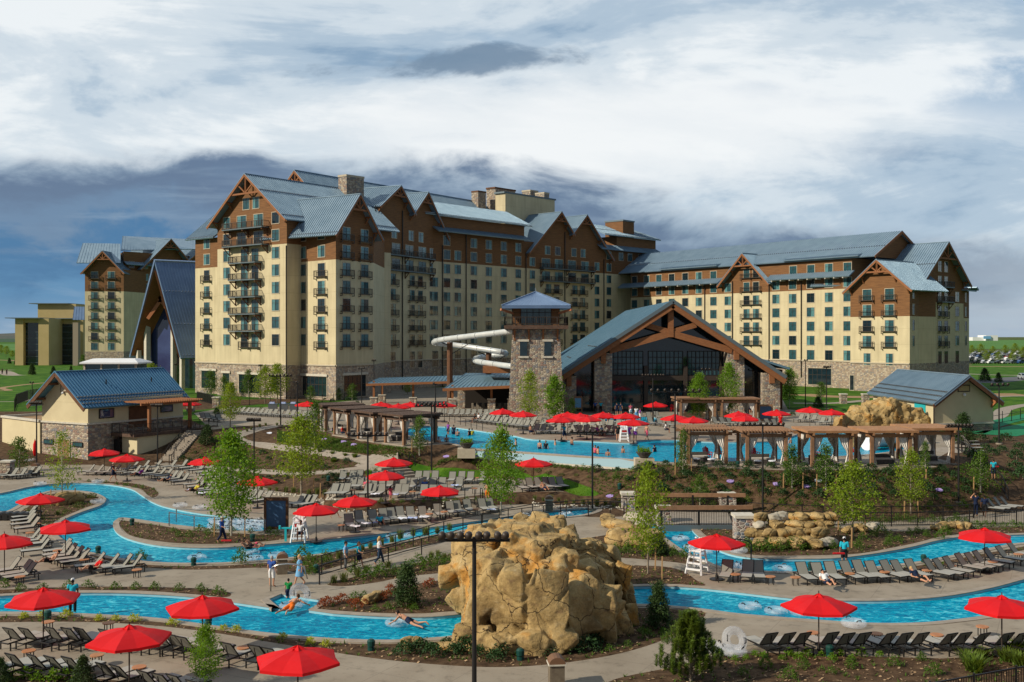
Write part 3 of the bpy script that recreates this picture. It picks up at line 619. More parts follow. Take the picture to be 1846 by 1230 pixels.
# dark hills along the horizon on the left, and meadow strips
mb = MB()
for i in range(60):
    x0, x1 = -3600 + i * 50, -3600 + (i + 1) * 50
    h0, h1 = [CH + 10 + 9 * noise.noise((x / 260, 3.3, 0)) - max(0, (x + 1700) / 60) for x in (x0, x1)]
    mb.quad((x0, 3600, 0), (x1, 3600, 0), (x1, 3900, h1), (x0, 3900, h0))
mat('far_hill', (0.05, 0.075, 0.06), (0.11, 0.10, 0.085), sc=0.01, rough=1)
tag(mb.build('hills', 'far_hill', smooth=True), kind='structure')
mat('meadow_green', (0.05, 0.16, 0.02), (0.09, 0.2, 0.03), sc=0.02, rough=1)
mat('meadow_dark', (0.02, 0.06, 0.025), (0.035, 0.08, 0.03), sc=0.01, rough=1)
for nm_, m_, pts in (('meadow', 'meadow_dark', [(-400, 617), (60, 617), (60, 608), (-400, 608)]), ('meadow', 'meadow_green', [(-300, 632), (40, 632), (40, 620), (-300, 620)]), ('meadow', 'meadow_green', [(1740, 629), (2300, 632), (2300, 614), (1740, 613)])):
    mb = MB(); mb.poly([PZ(u, v, UPZ + 0.05) for u, v in pts]); tag(mb.build(nm_, m_), kind='structure')
# walks and tracks in the lawn outside
def track(pts, w, m_, z=UPZ + 0.012, nm='path'):
    cl = [PZ(u, v, z) for u, v in smooth_poly(pts, 5, False)]; r_ = ribbon(cl, w); k = len(r_) // 2; mb = MB()
    for i in range(k - 1): mb.quad((*r_[i], z), (*r_[i + 1], z), (*r_[-2 - i], z), (*r_[-1 - i], z))
    return tag(mb.build(nm, m_), kind='structure')
track([(-30, 705), (15, 704), (2, 700), (25, 696), (72, 691), (120, 688)], 1.6, 'tan_path')
track([(-30, 669), (5, 670), (20, 676), (38, 677)], 4.5, 'coping'); track([(6, 668), (22, 667)], 3, 'coping', UPZ + 0.016)
track([(-20, 724), (35, 724), (55, 720)], 1.0, 'coping')
track([(-10, 649), (20, 650), (60, 652), (150, 652)], 4, 'tan_path', UPZ + .02)
track([(1440, 711), (1500, 715), (1580, 716), (1660, 717)], 6, 'tan_path'); track([(1430, 727), (1500, 727), (1560, 722)], 2.2, 'coping', UPZ + .02)
track([(1700, 672), (1790, 676), (1900, 678)], 3, 'coping'); track([(1760, 690), (1800, 686), (1850, 681), (1950, 676)], 9, 'asphalt', UPZ + .016, 'road')
track([(1715, 660), (1800, 661), (1950, 662)], 5, 'tan_path', UPZ + .016)
track([(1775, 760), (1800, 750), (1812, 738), (1850, 730), (1900, 727)], 2.2, 'coping'); 
track([(1740, 712), (1850, 712)], 10, 'tan_path'); track([(1735, 728), (1790, 716), (1850, 714)], 2.0, 'coping', UPZ + .03)
track([(1750, 780), (1800, 762), (1900, 740)], 3.0, 'green_court', UPZ + .03, 'court'); track([(1790, 784), (1850, 772), (1900, 762)], 5, 'green_court', UPZ + .03, 'court')
track([(1740, 645), (2000, 648)], 70, 'asphalt', UPZ + .01, 'parking_lot')
# steps
def steps(a, b, w, n, nm, label, m_='coping'):
    a, b = Vector(a), Vector(b); d = b - a; mb = MB(); rz = math.atan2(d.y, d.x); l_ = math.hypot(d.x, d.y) / n
    for i in range(n):
        p = a + d * ((i + 0.5) / n); zt = a.z + d.z * (i + 1) / n
        if d.z < 0: zt = a.z + d.z * i / n
        mb.box((p.x, p.y, zt - 0.55), (l_ / 2 + 0.06, w / 2, 0.55 + 0.004 * (i % 2)), rz)
    return tag(mb.build(nm, m_), label, 'stairs')
steps(G(302, 832), PZ(352, 776, UPZ), 2.0, 18, 'concrete_stairs', 'long concrete stairs climbing the mulch slope beside the cream bathhouse')
steps(PZ(728, 862, 0.6) , G(706, 846) + Vector((0, 0, .15)), 3.0, 4, 'concrete_stairs', 'short flight of steps below the curved garden path, by the lawn')
steps(PZ(857, 909, 0), PZ(855, 899, 0.62), 1.6, 3, 'concrete_stairs', 'few low steps between the lower lounger row and the middle terrace')
steps(PZ(1850, 905, 0), PZ(1800, 862, 1.6), 3.2, 9, 'concrete_stairs', 'wide curved steps at the foot of the right hand hillside')
steps(PZ(1785, 862, 1.6), PZ(1722, 802, UPZ), 2.2, 8, 'concrete_stairs', 'upper flight of steps leading to the deck beside the cabanas')
# ------------------------------------------------------------------ building helpers
class Face:
    'a vertical wall plane, left end p0 to right end p1 as seen from outside'
    def __init__(s, p0, p1):
        s.p0 = Vector(p0[:2]); s.p1 = Vector(p1[:2]); s.d = (s.p1 - s.p0); s.len = s.d.length; s.d.normalize()
        s.n = Vector((s.d.y, -s.d.x)); s.rz = math.atan2(s.d.y, s.d.x)
    def t(s, u):
        k = (u - CX) / F; return (k * s.p0.y - s.p0.x) / (s.d.x - k * s.d.y)
    def pt(s, t, z, off=0.0):
        p = s.p0 + s.d * t + s.n * off; return Vector((p.x, p.y, z))
    def mat(s, t, z, off=0.0):
        return Matrix.Translation(s.pt(t, z, off)) @ Matrix.Rotation(s.rz, 4, 'Z')
def walls(mb, fp, z0, z1, closed=False):
    d = 0.0; k = len(fp)
    for i in range(k if closed else k - 1):
        a, b = fp[i], fp[(i + 1) % k]; l_ = math.hypot(b[0] - a[0], b[1] - a[1])
        mb.quad((a[0], a[1], z0), (b[0], b[1], z0), (b[0], b[1], z1), (a[0], a[1], z1), [(d, z0), (d + l_, z0), (d + l_, z1), (d, z1)]); d += l_
def block(parent, fp, bands, cap=True):
    for z0, z1, m_, nm in bands:
        mb = MB(); walls(mb, fp, z0, z1, True)
        if cap and z1 == bands[-1][1]: mb.poly([(p[0], p[1], z1) for p in fp])
        mb.build(nm, m_, parent)
def lerp(a, b, t_): return a + (b - a) * t_
def roof_slab(mb, r0, r1, e1, e0, th=0.22, sp=0.55, seam=0.07, guards=False):
    r0, r1, e1, e0 = map(Vector, (r0, r1, e1, e0)); n_ = (r1 - r0).cross(e0 - r0)
    if n_.length < 1e-6: n_ = (e1 - e0).cross(e0 - r0)
    n_.normalize(); n_ = n_ if n_.z > 0 else -n_; dn = n_ * th
    mb.m = 0; mb.quad(r0, r1, e1, e0)
    mb.quad(r0 - dn, e0 - dn, e1 - dn, r1 - dn)
    for a, b in ((r0, r1), (r1, e1), (e1, e0), (e0, r0)): mb.quad(a, b, b - dn, a - dn)
    k = max(1, int((e1 - e0).length / sp))
    for i in range(k + 1):
        a, b = lerp(r0, r1, i / k), lerp(e0, e1, i / k)
        if (a - b).length > 0.3: mb.bar(a + n_ * 0.04, b + n_ * 0.04, seam, 0.10, up=n_)
    if guards:
        mb.m = 1
        for fr in guards:
            for i in range(k):
                p = lerp(lerp(r0, r1, (i + .5) / k), lerp(e0, e1, (i + .5) / k), fr); mb.box(p + n_ * 0.08, (0.12, 0.12, 0.07))
        mb.m = 0
def gable(parent, face, t0, t1, ze, za, back, over=1.0, side=0.9, tf=0.5, rm='roof_grey', wall='siding', zb=None, truss=True, wallz=None, guards=(0.93,), name='roof', sp=0.5, tm='timber', slopes=(1, 1), zel=None, zer=None, bdir=None):
    'gable roof whose triangular end stands on a wall face; ridge runs back (into the building) by BACK metres'
    ta = lerp(t0, t1, tf); zel = ze if zel is None else zel; zer = ze if zer is None else zer
    sl_ = (za - zel) / (ta - t0); sr_ = (za - zer) / (t1 - ta)
    A = lambda t_, z, o: face.pt(t_, z, o) if o >= 0 or bdir is None else face.pt(t_, z, 0) + Vector(bdir) * -o
    mb = MB(); T = 0.25
    L0 = A(t0 - side, zel - sl_ * side + T, over); L1 = A(t0 - side, zel - sl_ * side + T, -back)
    R0 = A(t1 + side, zer - sr_ * side + T, over); R1 = A(t1 + side, zer - sr_ * side + T, -back)
    P0 = A(ta, za + T, over); P1 = A(ta, za + T, -back)
    if slopes[0]: roof_slab(mb, P0, P1, L1, L0, sp=sp, guards=guards)
    if slopes[1]: roof_slab(mb, P1, P0, R0, R1, sp=sp, guards=guards)
    mb.bar(P0 + Vector((0, 0, .04)), P1 + Vector((0, 0, .04)), 0.3, 0.1)
    rf = mb.build(name, [rm, 'steel'], parent)
    mb = MB()                                             # rake boards under the roof edge
    for a, b in ((L0, P0), (R0, P0)):
        mb.bar(a - Vector((0, 0, .28)) + face.n.to_3d() * -0.06, b - Vector((0, 0, .28)) + face.n.to_3d() * -0.06, 0.14, 0.42)
    mb.build('rake_board', tm, parent)
    if wall:
        mb = MB(); zw = wallz if wallz is not None else min(zel, zer)
        pts = [(t0, zw), (t1, zw), (t1, zer), (ta, za), (t0, zel)]
        mb.poly([A(t_, z, 0.02) for t_, z in pts], pts); mb.build('gable_wall', wall, parent)
    if truss:
        mb = MB(); o = over - 0.25; hgt = (za - max(zel, zer)) * 0.42; zc = za - hgt; w1 = hgt / sl_; w2 = hgt / sr_
        c0, c1, cm = A(ta - w1, zc, o), A(ta + w2, zc, o), A(ta, zc + 0.0, o)
        mb.bar(c0, c1, 0.25, 0.32); mb.bar(A(ta, zc, o), A(ta, za - .2, o), 0.26, 0.26)
        for sg_, w_ in ((-1, w1), (1, w2)): mb.bar(A(ta, zc + .1, o), A(ta + sg_ * w_ * 0.5, zc + hgt * 0.5, o), 0.2, 0.22)
        brs = []
        for tt, sg_ in ((t0, 1), (t1, -1)):                # brackets below the rake
            for f_ in (0.02, 0.45):
                ts = lerp(tt, ta, f_); zz = lerp(zel if sg_ > 0 else zer, za, f_)
                q = MB(); brs.append(q); q.bar(A(ts, zz - 0.25, o), A(ts, zz - 0.25, 0), 0.22, 0.25); q.bar(A(ts, zz - 0.3, o * .8), A(ts, zz - 1.4, 0.05), 0.2, 0.2)
        for q in brs: q.build('bracket', tm, parent)
        mb.build('gable_truss', tm, parent)
    return rf
def win_geo(mb, M, w, h, var=0):
    'materials: 0 trim, 1 glass, 2 mullion, 3 curtained glass, 4 dark glass'
    def bx(x0, x1, z0, z1, y0, y1, m_):
        mb.m = m_; mb.box(((x0 + x1) / 2, -(y0 + y1) / 2, (z0 + z1) / 2), ((x1 - x0) / 2, abs(y1 - y0) / 2, (z1 - z0) / 2), M=M)
    fw = 0.11; g = 4 if var == 2 else 1
    bx(-w / 2 - fw, w / 2 + fw, -fw, 0, 0, .09, 0); bx(-w / 2 - fw, w / 2 + fw, h, h + fw, 0, .07, 0)
    bx(-w / 2 - fw, -w / 2, 0, h, 0, .07, 0); bx(w / 2, w / 2 + fw, 0, h, 0, .07, 0)
    mb.m = g; mb.quad(*[M @ Vector(p) for p in ((-w / 2, -.025, 0), (w / 2, -.025, 0), (w / 2, -.025, h), (-w / 2, -.025, h))])
    if var in (1, 3):
        a, b = ((-w / 2, -w * .1) if var == 1 else (w * .05, w / 2)); mb.m = 3
        mb.quad(*[M @ Vector(p) for p in ((a, -.03, 0), (b, -.03, 0), (b, -.03, h), (a, -.03, h))])
    if w < 3.05:
        bx(-.03, .03, 0, h, .02, .05, 2); bx(-w / 2, w / 2, h * .68, h * .68 + .05, .02, .05, 2); bx(-w / 2, -w / 2 + .05, 0, h, .02, .05, 2); bx(w / 2 - .05, w / 2, 0, h, .02, .05, 2)
    else:
        k = int(w / 1.1)
        for i in range(k + 1): x = -w / 2 + w * i / k; bx(x - .04, x + .04, 0, h, .02, .06, 2)
        for f_ in (0.02, .6, .98): bx(-w / 2, w / 2, h * f_ - .04, h * f_ + .04, .02, .06, 2)
WM = ['trim', 'glass_teal', 'bronze_metal', 'curtain_teal', 'glass_dark']
def rail_geo(mb, M, w, d, h=1.05, nb=None, drop=0.35):
    'shallow bar balcony in front of a window'
    mb.m = 0
    def bx(x0, x1, y0, y1, z0, z1): mb.box(((x0 + x1) / 2, -(y0 + y1) / 2, (z0 + z1) / 2), ((x1 - x0) / 2, (y1 - y0) / 2, (z1 - z0) / 2), M=M)
    for x in (-w / 2, w / 2) if w < 3.5 else (-w / 2, 0, w / 2):
        bx(x - .05, x + .05, d - .1, d, -drop, h); bx(x - .04, x + .04, 0, d, -.05, .05); bx(x - .09, x + .09, 0, d, -drop - .12, -drop)
        bx(x - .04, x + .04, 0, d, h - .08, h)
    bx(-w / 2, w / 2, d - .07, d, h - .09, h + .0); bx(-w / 2, w / 2, d - .06, d, .0, .07); bx(-w / 2, w / 2, 0.03, d, -.06, -.0)
    k = nb or int(w / 0.16)
    for i in range(1, k): x = -w / 2 + w * i / k; bx(x - .010, x + .010, d - .05, d - .02, .05, h - .05)
def deck_geo(mb, M, w, d, h=1.1):
    'projecting balcony with floor slab, railing and timber brackets'
    mb.m = 1; mb.box((0, -d / 2, -.1), (w / 2, d / 2, .09), M=M); mb.m = 2
    for x in (-w / 2 + .3, w / 2 - .3) + ((0,) if w > 6 else ()):
        mb.box((x, -d * .45, -.37), (.12, d * .45, .12), M=M)
        mb.bar(M @ Vector((x, -d * .8, -.4)), M @ Vector((x, -.1, -1.5)), .13, .13); mb.box((x, -.1, -.85), (.06, .08, .75), M=M)
    mb.m = 0
    for z in (.12, h): mb.box((0, -d + .05, z), (w / 2, .04, .04), M=M); mb.box((-w / 2 + .04, -d / 2, z), (.04, d / 2, .04), M=M); mb.box((w / 2 - .04, -d / 2, z), (.04, d / 2, .04), M=M)
    k = int(w / 1.5) + 1
    for i in range(k + 1): x = lerp(-w / 2 + .05, w / 2 - .05, i / k); mb.box((x, -d + .05, h / 2), (.05, .05, h / 2), M=M)
    k = int(w / .14)
    for i in range(k): x = lerp(-w / 2 + .05, w / 2 - .05, i / k); mb.box((x, -d + .05, h / 2), (.012, .012, h / 2), M=M)
    for s_ in (-1, 1):
        for i in range(10): mb.box((s_ * (w / 2 - .05), -d * i / 10, h / 2), (.012, .012, h / 2), M=M)
BM = ['bronze_metal', 'fascia', 'timber_dark']
class Parts:
    'collects repeated parts of one building: the nearest become objects, past the cap one merged part'
    def __init__(s, parent, name, geo, mats, cap=100): s.items = []; s.parent = parent; s.name = name; s.geo = geo; s.mats = mats; s.cap = cap; s.cache = {}
    def add(s, M, *args): s.items.append((M, args))
    def done(s):
        its = sorted(s.items, key=lambda q: q[0].translation.y)
        for M, args in its[:s.cap]:
            if args not in s.cache:
                mb = MB(); s.geo(mb, Matrix(), *args); o = mb.build(s.name, s.mats, s.parent); s.cache[args] = o
            else: o = s.cache[args].copy(); COL.objects.link(o)
            o.matrix_local = M
        if its[s.cap:]:
            mb = MB()
            for M, args in its[s.cap:]: s.geo(mb, M, *args)
            tag(mb.build(s.name, s.mats, s.parent), kind='stuff')
def rv(): return random.choice((0, 0, 1, 2, 3, 1))
ZK = 14.4
def zk(k, base=ZK): return base + 3.1 * k
def wins(win, face, us, ks, w=1.95, h=1.98, base=ZK, jul=None, jw=None):
    for u in us:
        for k in ks: win.add(face.mat(face.t(u), zk(k, base) - h), w, h, rv())
        if jul is not None:
            for k in ks: jul.add(face.mat(face.t(u), zk(k, base) - h - 0.0), jw or w + 1.2, 0.5)
def pipe(par, face, u, z0, z1, m_='dark_metal'): mb = MB(); mb.tube([face.pt(face.t(u), z0, .18), face.pt(face.t(u), z1, .18)], .11, 6); mb.build('downpipe', m_, par)
# ------------------------------------------------------------------ main hotel
H = empty('hotel_building', (*W(560, 190), UPZ), 0, 'large cream and brown lodge hotel with steep grey gables and stacked balconies, behind the pools', 'hotel')
Hinv = Matrix.Translation(-H.location)
H_children_fix = []
H.location = (0, 0, 0)
win = Parts(H, 'window', win_geo, WM); jul = Parts(H, 'balcony', rail_geo, ['bronze_metal']); dk = Parts(H, 'balcony', deck_geo, BM)
ZS, ZC = 8.95, 30.36
ST = lambda zb, zt: [(UPZ - .5, ZS, 'stone_hotel', 'stone_base'), (ZS, zb, 'stucco', 'stucco_wall'), (zb, zt, 'siding', 'timber_wall')]
bk = Vector((0.61, 0.79)); bl = Vector((-0.79, 0.61))
w0 = Face(W(352, 201), W(393, 196.4)); tw = Face(W(392, 192.7), W(517, 180.5)); w2 = Face(W(533, 184.2), W(605.4, 176.5)); r2 = Face(W(605.4, 176.5), W(673.5, 185))
by = Face(W(675, 203.4), W(780, 223)); mn = Face(W(780, 223), W(945, 246)); b2 = Face(W(945, 246), W(1112, 271)); en = Face(W(1112, 271), W(1182, 283))
block(H, [w0.p0, w0.p1, w0.p1 + bk * 14, w0.p0 + bk * 14], ST(27.3, 33))
block(H, [tw.p0, tw.p1, tw.p1 + bk * 26, tw.p0 + bk * 26], ST(ZC, 35.3))
block(H, [w2.p0, w2.p1, r2.p1, r2.p1 + Vector((0.2, 22)), w2.p0 + bk * 20], ST(27.3, 32.7))
bkm = -mn.n
block(H, [by.p0, by.p1, by.p1 + bkm * 18, by.p0 + Vector((-8, 16))], ST(ZC, 36.8))
block(H, [mn.p0, mn.p1, mn.p1 + bkm * 18, mn.p0 + bkm * 18], ST(ZC, 40.4))
block(H, [b2.p0, b2.p1, b2.p1 + bkm * 18, b2.p0 + bkm * 18], ST(ZC, 36.8))
block(H, [en.p0, en.p1, en.p1 + bkm * 16, en.p0 + bkm * 16], ST(ZC, 40.4))
# roofs of the near tower and wings
gable(H, tw, 0, tw.len, 35.3, 43.2, 27, over=1.5, side=1.3, guards=(.35, .9))
gable(H, r2, 0, r2.len, 32.7, 38.8, 17, over=1.3, side=1.3, guards=(.93,))
mb = MB()
e0, e1 = w0.pt(-1.6, 32.9, 1.2), w0.pt(w0.len, 32.9, 1.2); rr0, rr1 = w0.pt(-1.6, 39.6, -7), w0.pt(w0.len + 2, 39.6, -7)
roof_slab(mb, rr0, rr1, e1, e0, sp=.5, guards=(.96,)); roof_slab(mb, rr1, rr0, w0.pt(-1.6, 32.9, -15), w0.pt(w0.len, 32.9, -15), sp=.5)
mb.build('roof', ['roof_grey', 'steel'], H)
# high ridge behind
hp = Face(W(500, 215), W(556, 209.5))
gable(H, hp, 0, hp.len + 3, 42.2, 47.9, 62, over=1, side=1.5, tf=.5, guards=(.6,), wallz=33)
mb = MB()
hr = Face(W(760, 238), W(950, 262)); roof_slab(mb, hr.pt(-12, 46.2, -5), hr.pt(hr.len * .45, 46.2, -5), hr.pt(hr.len * .45, 41, 4), hr.pt(-12, 41, 4), sp=.6)
# main wing roof above the long dormer
roof_slab(mb, mn.pt(-3, 44.6, -7.5), mn.pt(mn.len + 2, 44.6, -7.5), mn.pt(mn.len + 2, 40.5, 1.0), mn.pt(-3, 40.5, 1.0), sp=.5, guards=(.95,))
roof_slab(mb, en.pt(-6, 44.0, -7.5), en.pt(en.len - 2, 44.0, -7.5), en.pt(en.len + 1, 40.5, 1.1), en.pt(-6, 40.5, 1.1), sp=.5, guards=(.95, .5))
# skirt roofs
roof_slab(mb, mn.pt(0, 38.0, 0), mn.pt(mn.len, 38.0, 0), mn.pt(mn.len, 36.9, 2.0), mn.pt(0, 36.9, 2.0), sp=.5)
roof_slab(mb, en.pt(-8, 37.9, 0), en.pt(en.len, 37.9, 0), en.pt(en.len + 1.5, 36.6, 1.7), en.pt(-8, 36.6, 1.7), sp=.5)
roof_slab(mb, en.pt(en.len, 37.9, 0), en.pt(en.len, 37.9, -16), en.pt(en.len + 1.5, 36.6, -16), en.pt(en.len + 1.5, 36.6, 1.7), sp=.5)
roof_slab(mb, mn.pt(-4, 46, -17), mn.pt(mn.len + 40, 46, -17), mn.pt(mn.len + 40, 40.5, -8), mn.pt(-4, 40.5, -8), sp=.8)
mb.build('roof', ['roof_grey', 'steel'], H)
# paired steep gables of the two bays
for fc, ua, ub, uc, ud, ue in ((by, 680, 714.3, 739.4, 763.7, 806), (b2, 950, 1006, 1028, 1052, 1099)):
    ta, t1_, tv, t2_, tb = fc.t(ua), fc.t(ub), fc.t(uc), fc.t(ud), fc.t(ue)
    lo_l = 40.0 if fc is by else 34.0
    for (x0, xm, x1, zl, zr) in ((ta, t1_, tv, lo_l if fc is by else 34.2, 39.6), (tv, t2_, tb, 39.6, 34.0)):
        gable(H, fc, x0, x1, 0, 44.6, 15, over=1.3, side=0.5, tf=(xm - x0) / (x1 - x0), zel=zl, zer=zr, wallz=33.5 if fc is by else 33.5, guards=None)
# windows and balconies
wins(win, w0, (373,), (5, 6)); wins(win, w0, (373,), range(0, 5), h=2.05, w=1.7, jul=jul)
wins(win, tw, (409, 497), range(0, 8)); wins(win, tw, (444, 461.5), (8,), w=1.8)
for k in range(0, 8):
    for u in ((441, 460) if k < 6 else (436, 466)): win.add(tw.mat(tw.t(u), zk(k) - 2.35), 1.95 if k < 6 else 2.6, 2.35, rv())
for k in range(1, 8):
    ua, ub = (423.5, 472) if k < 6 else (412.5, 484.5); wd = tw.t(ub) - tw.t(ua); dk.add(tw.mat((tw.t(ua) + tw.t(ub)) / 2, zk(k) - 2.45), round(wd, 2), 1.6)
jul.add(tw.mat(tw.t(450.5), zk(0) - 2.35), 5.6, .5)
wins(win, w2, (545.5,), range(0, 7)); wins(win, w2, (579.6,), (5, 6)); wins(win, w2, (579.6,), range(0, 5), h=2.3, jul=jul)
wins(win, r2, (624.4, 657.1), range(0, 7), h=2.2, w=1.95, jul=jul)
for ps in ((693, 708.5), (743, 757.5)): wins(win, by, ps, range(0, 5), h=2.2, w=1.8)
for c_ in (700.7, 750.2):
    for k in range(0, 5): jul.add(by.mat(by.t(c_), zk(k) - 2.2), 6.3, .5)
wins(win, by, (687, 713.7, 737.8, 761), (5, 6), h=2.3, w=2.9); wins(win, by, (690.6, 710.4, 741, 758.7), (7,), w=1.8); wins(win, by, (778,), (0, 1, 2, 3, 4, 5, 6), w=1.5)
for k in (5, 6): dk.add(by.mat((by.t(679) + by.t(776.5)) / 2, zk(k) - 2.35), round(by.t(776.5) - by.t(679), 2), 1.3)
MU = (805.5, 825, 854, 881, 908, 934)
wins(win, mn, MU, range(0, 7)); wins(win, mn, (805, 854, 881, 908, 934), (7,))
wins(win, mn, (784,), range(0, 5), w=1.7)
wins(win, b2, (959.5, 1076), range(0, 7), w=1.8); wins(win, b2, (1097.5,), range(0, 8), w=1.8)
for ps in ((988.6, 1003.5), (1036.3, 1050)): wins(win, b2, ps, range(0, 5), h=2.2, w=1.85)
for c_ in (996, 1043.1):
    for k in range(0, 5): jul.add(b2.mat(b2.t(c_), zk(k) - 2.2), 6.2, .5)
wins(win, b2, (984, 1007.5, 1031, 1054.3), (5, 6), h=2.3, w=2.9); wins(win, b2, (987, 1005, 1034.5, 1051), (7,), w=1.8)
for k in (5, 6): dk.add(b2.mat((b2.t(973) + b2.t(1067)) / 2, zk(k) - 2.35), round(b2.t(1067) - b2.t(973), 2), 1.3)
wins(win, en, (1119.5, 1135.5, 1154.6), (7,), w=1.9)
for fc, us in ((by, (693, 708, 743, 757)), (mn, (784, 804)), (mn, (825, 854, 881, 908))):
    for u in us: win.add(fc.mat(fc.t(u), 7.4), 1.8, 3.4, 2)
for fc, ua, ub, za_, zb_ in ((w0, 363.5, 389, 4.0, 7.4), (tw, 402, 414, 4.0, 7.2), (tw, 431, 469, 3.7, 7.1), (tw, 490, 503, 4.2, 7.0), (w2, 546, 589, 3.5, 7.0), (r2, 619.6, 659, 3.4, 7.2)):
    a, b_ = fc.t(ua), fc.t(ub); win.add(fc.mat((a + b_) / 2, za_), round(b_ - a, 2), zb_ - za_, 2)
win.done(); jul.done(); dk.done()
# lintels, belt courses, downpipes
mb = MB()
for fc, ua, ub, z in ((w0, 361, 391, 7.6), (tw, 400, 416, 7.4), (tw, 429, 471, 7.3), (tw, 488, 505, 7.2), (w2, 543, 591, 7.25), (r2, 617, 662, 7.45)):
    mb = MB(); a, b_ = fc.t(ua), fc.t(ub); mb.box(fc.pt((a + b_) / 2, z, .1), ((b_ - a) / 2, .14, .2), fc.rz); mb.build('lintel', 'limestone', H)
for fc in (w0, tw, w2, r2, by, mn, b2): mb = MB(); mb.box(fc.pt(fc.len / 2, ZS + .05, .08), (fc.len / 2, .1, .12), fc.rz); mb.build('belt_course', 'trim', H)
for fc, u, z1 in ((tw, 517.5, 30), (w2, 536, 32), (by, 724.5, 40), (by, 676, 40), (mn, 797, 34), (mn, 839.5, 36.8), (b2, 947.5, 34), (b2, 1017.6, 40), (b2, 1088, 34)): pipe(H, fc, u, UPZ, z1)
# chimneys and roof-top boxes
def chimney(parent, ua, um, ub, y, z0, z1, m_='stone_fine', nm='chimney', cap='trim'):
    p0, p1 = W(ua, y), W(um, y - abs(um - ua) / F * y * .75); dr = Vector((.68, .73)); k = (ub - CX) / F; t_ = (k * p1.y - p1.x) / (dr.x - k * dr.y); p2 = p1 + dr * t_; p3 = p0 + dr * t_
    mb = MB(); walls(mb, [p0, p1, p2, p3], z0, z1, True); mb.poly([(p.x, p.y, z1) for p in (p0, p1, p2, p3)]); o = mb.build(nm, m_, parent)
    c_ = (p0 + p1 + p2 + p3) / 4; mb = MB(); q = [c_ + (p - c_) * 1.05 for p in (p0, p1, p2, p3)]; walls(mb, q, z1 - .1, z1 + .3, True); mb.poly([(p.x, p.y, z1 + .3) for p in q]); mb.poly([(p.x, p.y, z1 - .1) for p in q]); mb.build(nm + '_cap', cap, o)
chimney(H, 610, 625, 656, 203, 38, 45.6)
chimney(H, 850, 862, 876, 258, 42, 50.2, cap='timber_dark'); chimney(H, 877, 893, 929, 262, 42, 51.6, cap='timber_dark')
chimney(H, 941, 956, 970, 274, 45, 52.6); chimney(H, 965, 981, 990, 270, 45, 51.4)
chimney(H, 893, 911, 1000, 257, 42, 49.7, 'stucco', 'penthouse', 'fascia'); chimney(H, 1091, 1123, 1143, 279, 40, 45.0, 'siding', 'penthouse', 'fascia')
# ------------------------------------------------------------------ right wing hotel
H2 = empty('hotel_building', (0, 0, 0), 0, 'lower right hotel wing with one long grey ridge, brown top storeys and sunlit cream wall', 'hotel')
win = Parts(H2, 'window', win_geo, WM); jul = Parts(H2, 'balcony', rail_geo, ['bronze_metal']); dk = Parts(H2, 'balcony', deck_geo, BM)
rw = Face(W(1137, 269), W(1536, 216)); rt = Face(W(1533, 209), W(1640, 198.6)); rtr = Face(W(1640, 198.6), W(1657, 202.5)); ef = Face(W(1657, 206.5), W(1737, 221)); es = Face(W(1737, 221), W(1747, 223.5))
bw = -rw.n; ZB2 = 24.1
ST2 = lambda zb, zt: [(UPZ - .5, 8.7, 'stone_hotel', 'stone_base'), (8.7, zb, 'stucco', 'stucco_wall'), (zb, zt, 'siding', 'timber_wall')]
block(H2, [rw.p0, rw.p1, rw.p1 + bw * 18, rw.p0 + bw * 18], ST2(ZB2, 30.5))
block(H2, [rt.p0, rt.p1, rtr.p1, rtr.p1 + bw * 6, rt.p0 + bw * 6], ST2(17.95, 23.8))
block(H2, [rw.p1 - rw.d * 1, ef.p0, ef.p1, ef.p1 + Vector((-9, 10)), rw.p1 + bw * 18], ST2(21.06, 25.6))
block(H2, [ef.p1, es.p1, es.p1 + Vector((-10, 10)), ef.p1 + Vector((-10, 10))], ST2(17.95, 24.4))
mb = MB()
roof_slab(mb, rw.pt(-6, 36.3, -9), rw.pt(rw.len + 6.0, 36.3, -9), rw.pt(rw.len + 6.0, 30.6, .9), rw.pt(-6, 30.6, .9), sp=.6, guards=(.6,))
roof_slab(mb, rw.pt(rw.len + 6.0, 36.3, -9), rw.pt(-6, 36.3, -9), rw.pt(-6, 30.6, -19), rw.pt(rw.len + 6.0, 30.6, -19), sp=.6)
ts = [rw.t(u) for u in (1137, 1303, 1390, 1540)]
for a, b_ in ((ts[0] - 3, ts[1]), (ts[2], ts[3])):
    roof_slab(mb, rw.pt(a, 27.9, 0), rw.pt(b_, 27.9, 0), rw.pt(b_, 26.7, 1.9), rw.pt(a, 26.7, 1.9), sp=.6)
for ua, ub in ((1195, 1298), (1418, 1553)):               # shed roofs of the long dormers
    a, b_ = rw.t(ua), rw.t(ub); roof_slab(mb, rw.pt(a, 32.2, -4), rw.pt(b_, 32.2, -4), rw.pt(b_, 30.9, 1.3), rw.pt(a, 30.9, 1.3), sp=.6)
roof_slab(mb, es.pt(-1, 24.8, -5), es.pt(es.len + 1.2, 24.8, -5), es.pt(es.len + 1.2, 23.9, 1.2), es.pt(-1, 23.9, 1.2), sp=.6)
roof_slab(mb, es.pt(es.len + 1.2, 24.8, 1.2), es.pt(es.len + 1.2, 24.8, -8), es.pt(es.len + 2.6, 24.2, -8), es.pt(es.len + 2.6, 24.2, 1.2), sp=.6)
mb.build('roof', ['roof_grey', 'steel'], H2)
mb = MB(); a = rw.pt(rw.len + 5.2, 36.1, -9); mb.poly([a, rw.pt(rw.len + 5.2, 30.4, -19), rw.pt(rw.len + 5.2, 30.4, .8)], [(0, 6), (10, 0), (-10, 0)]); mb.build('gable_wall', 'siding', H2)
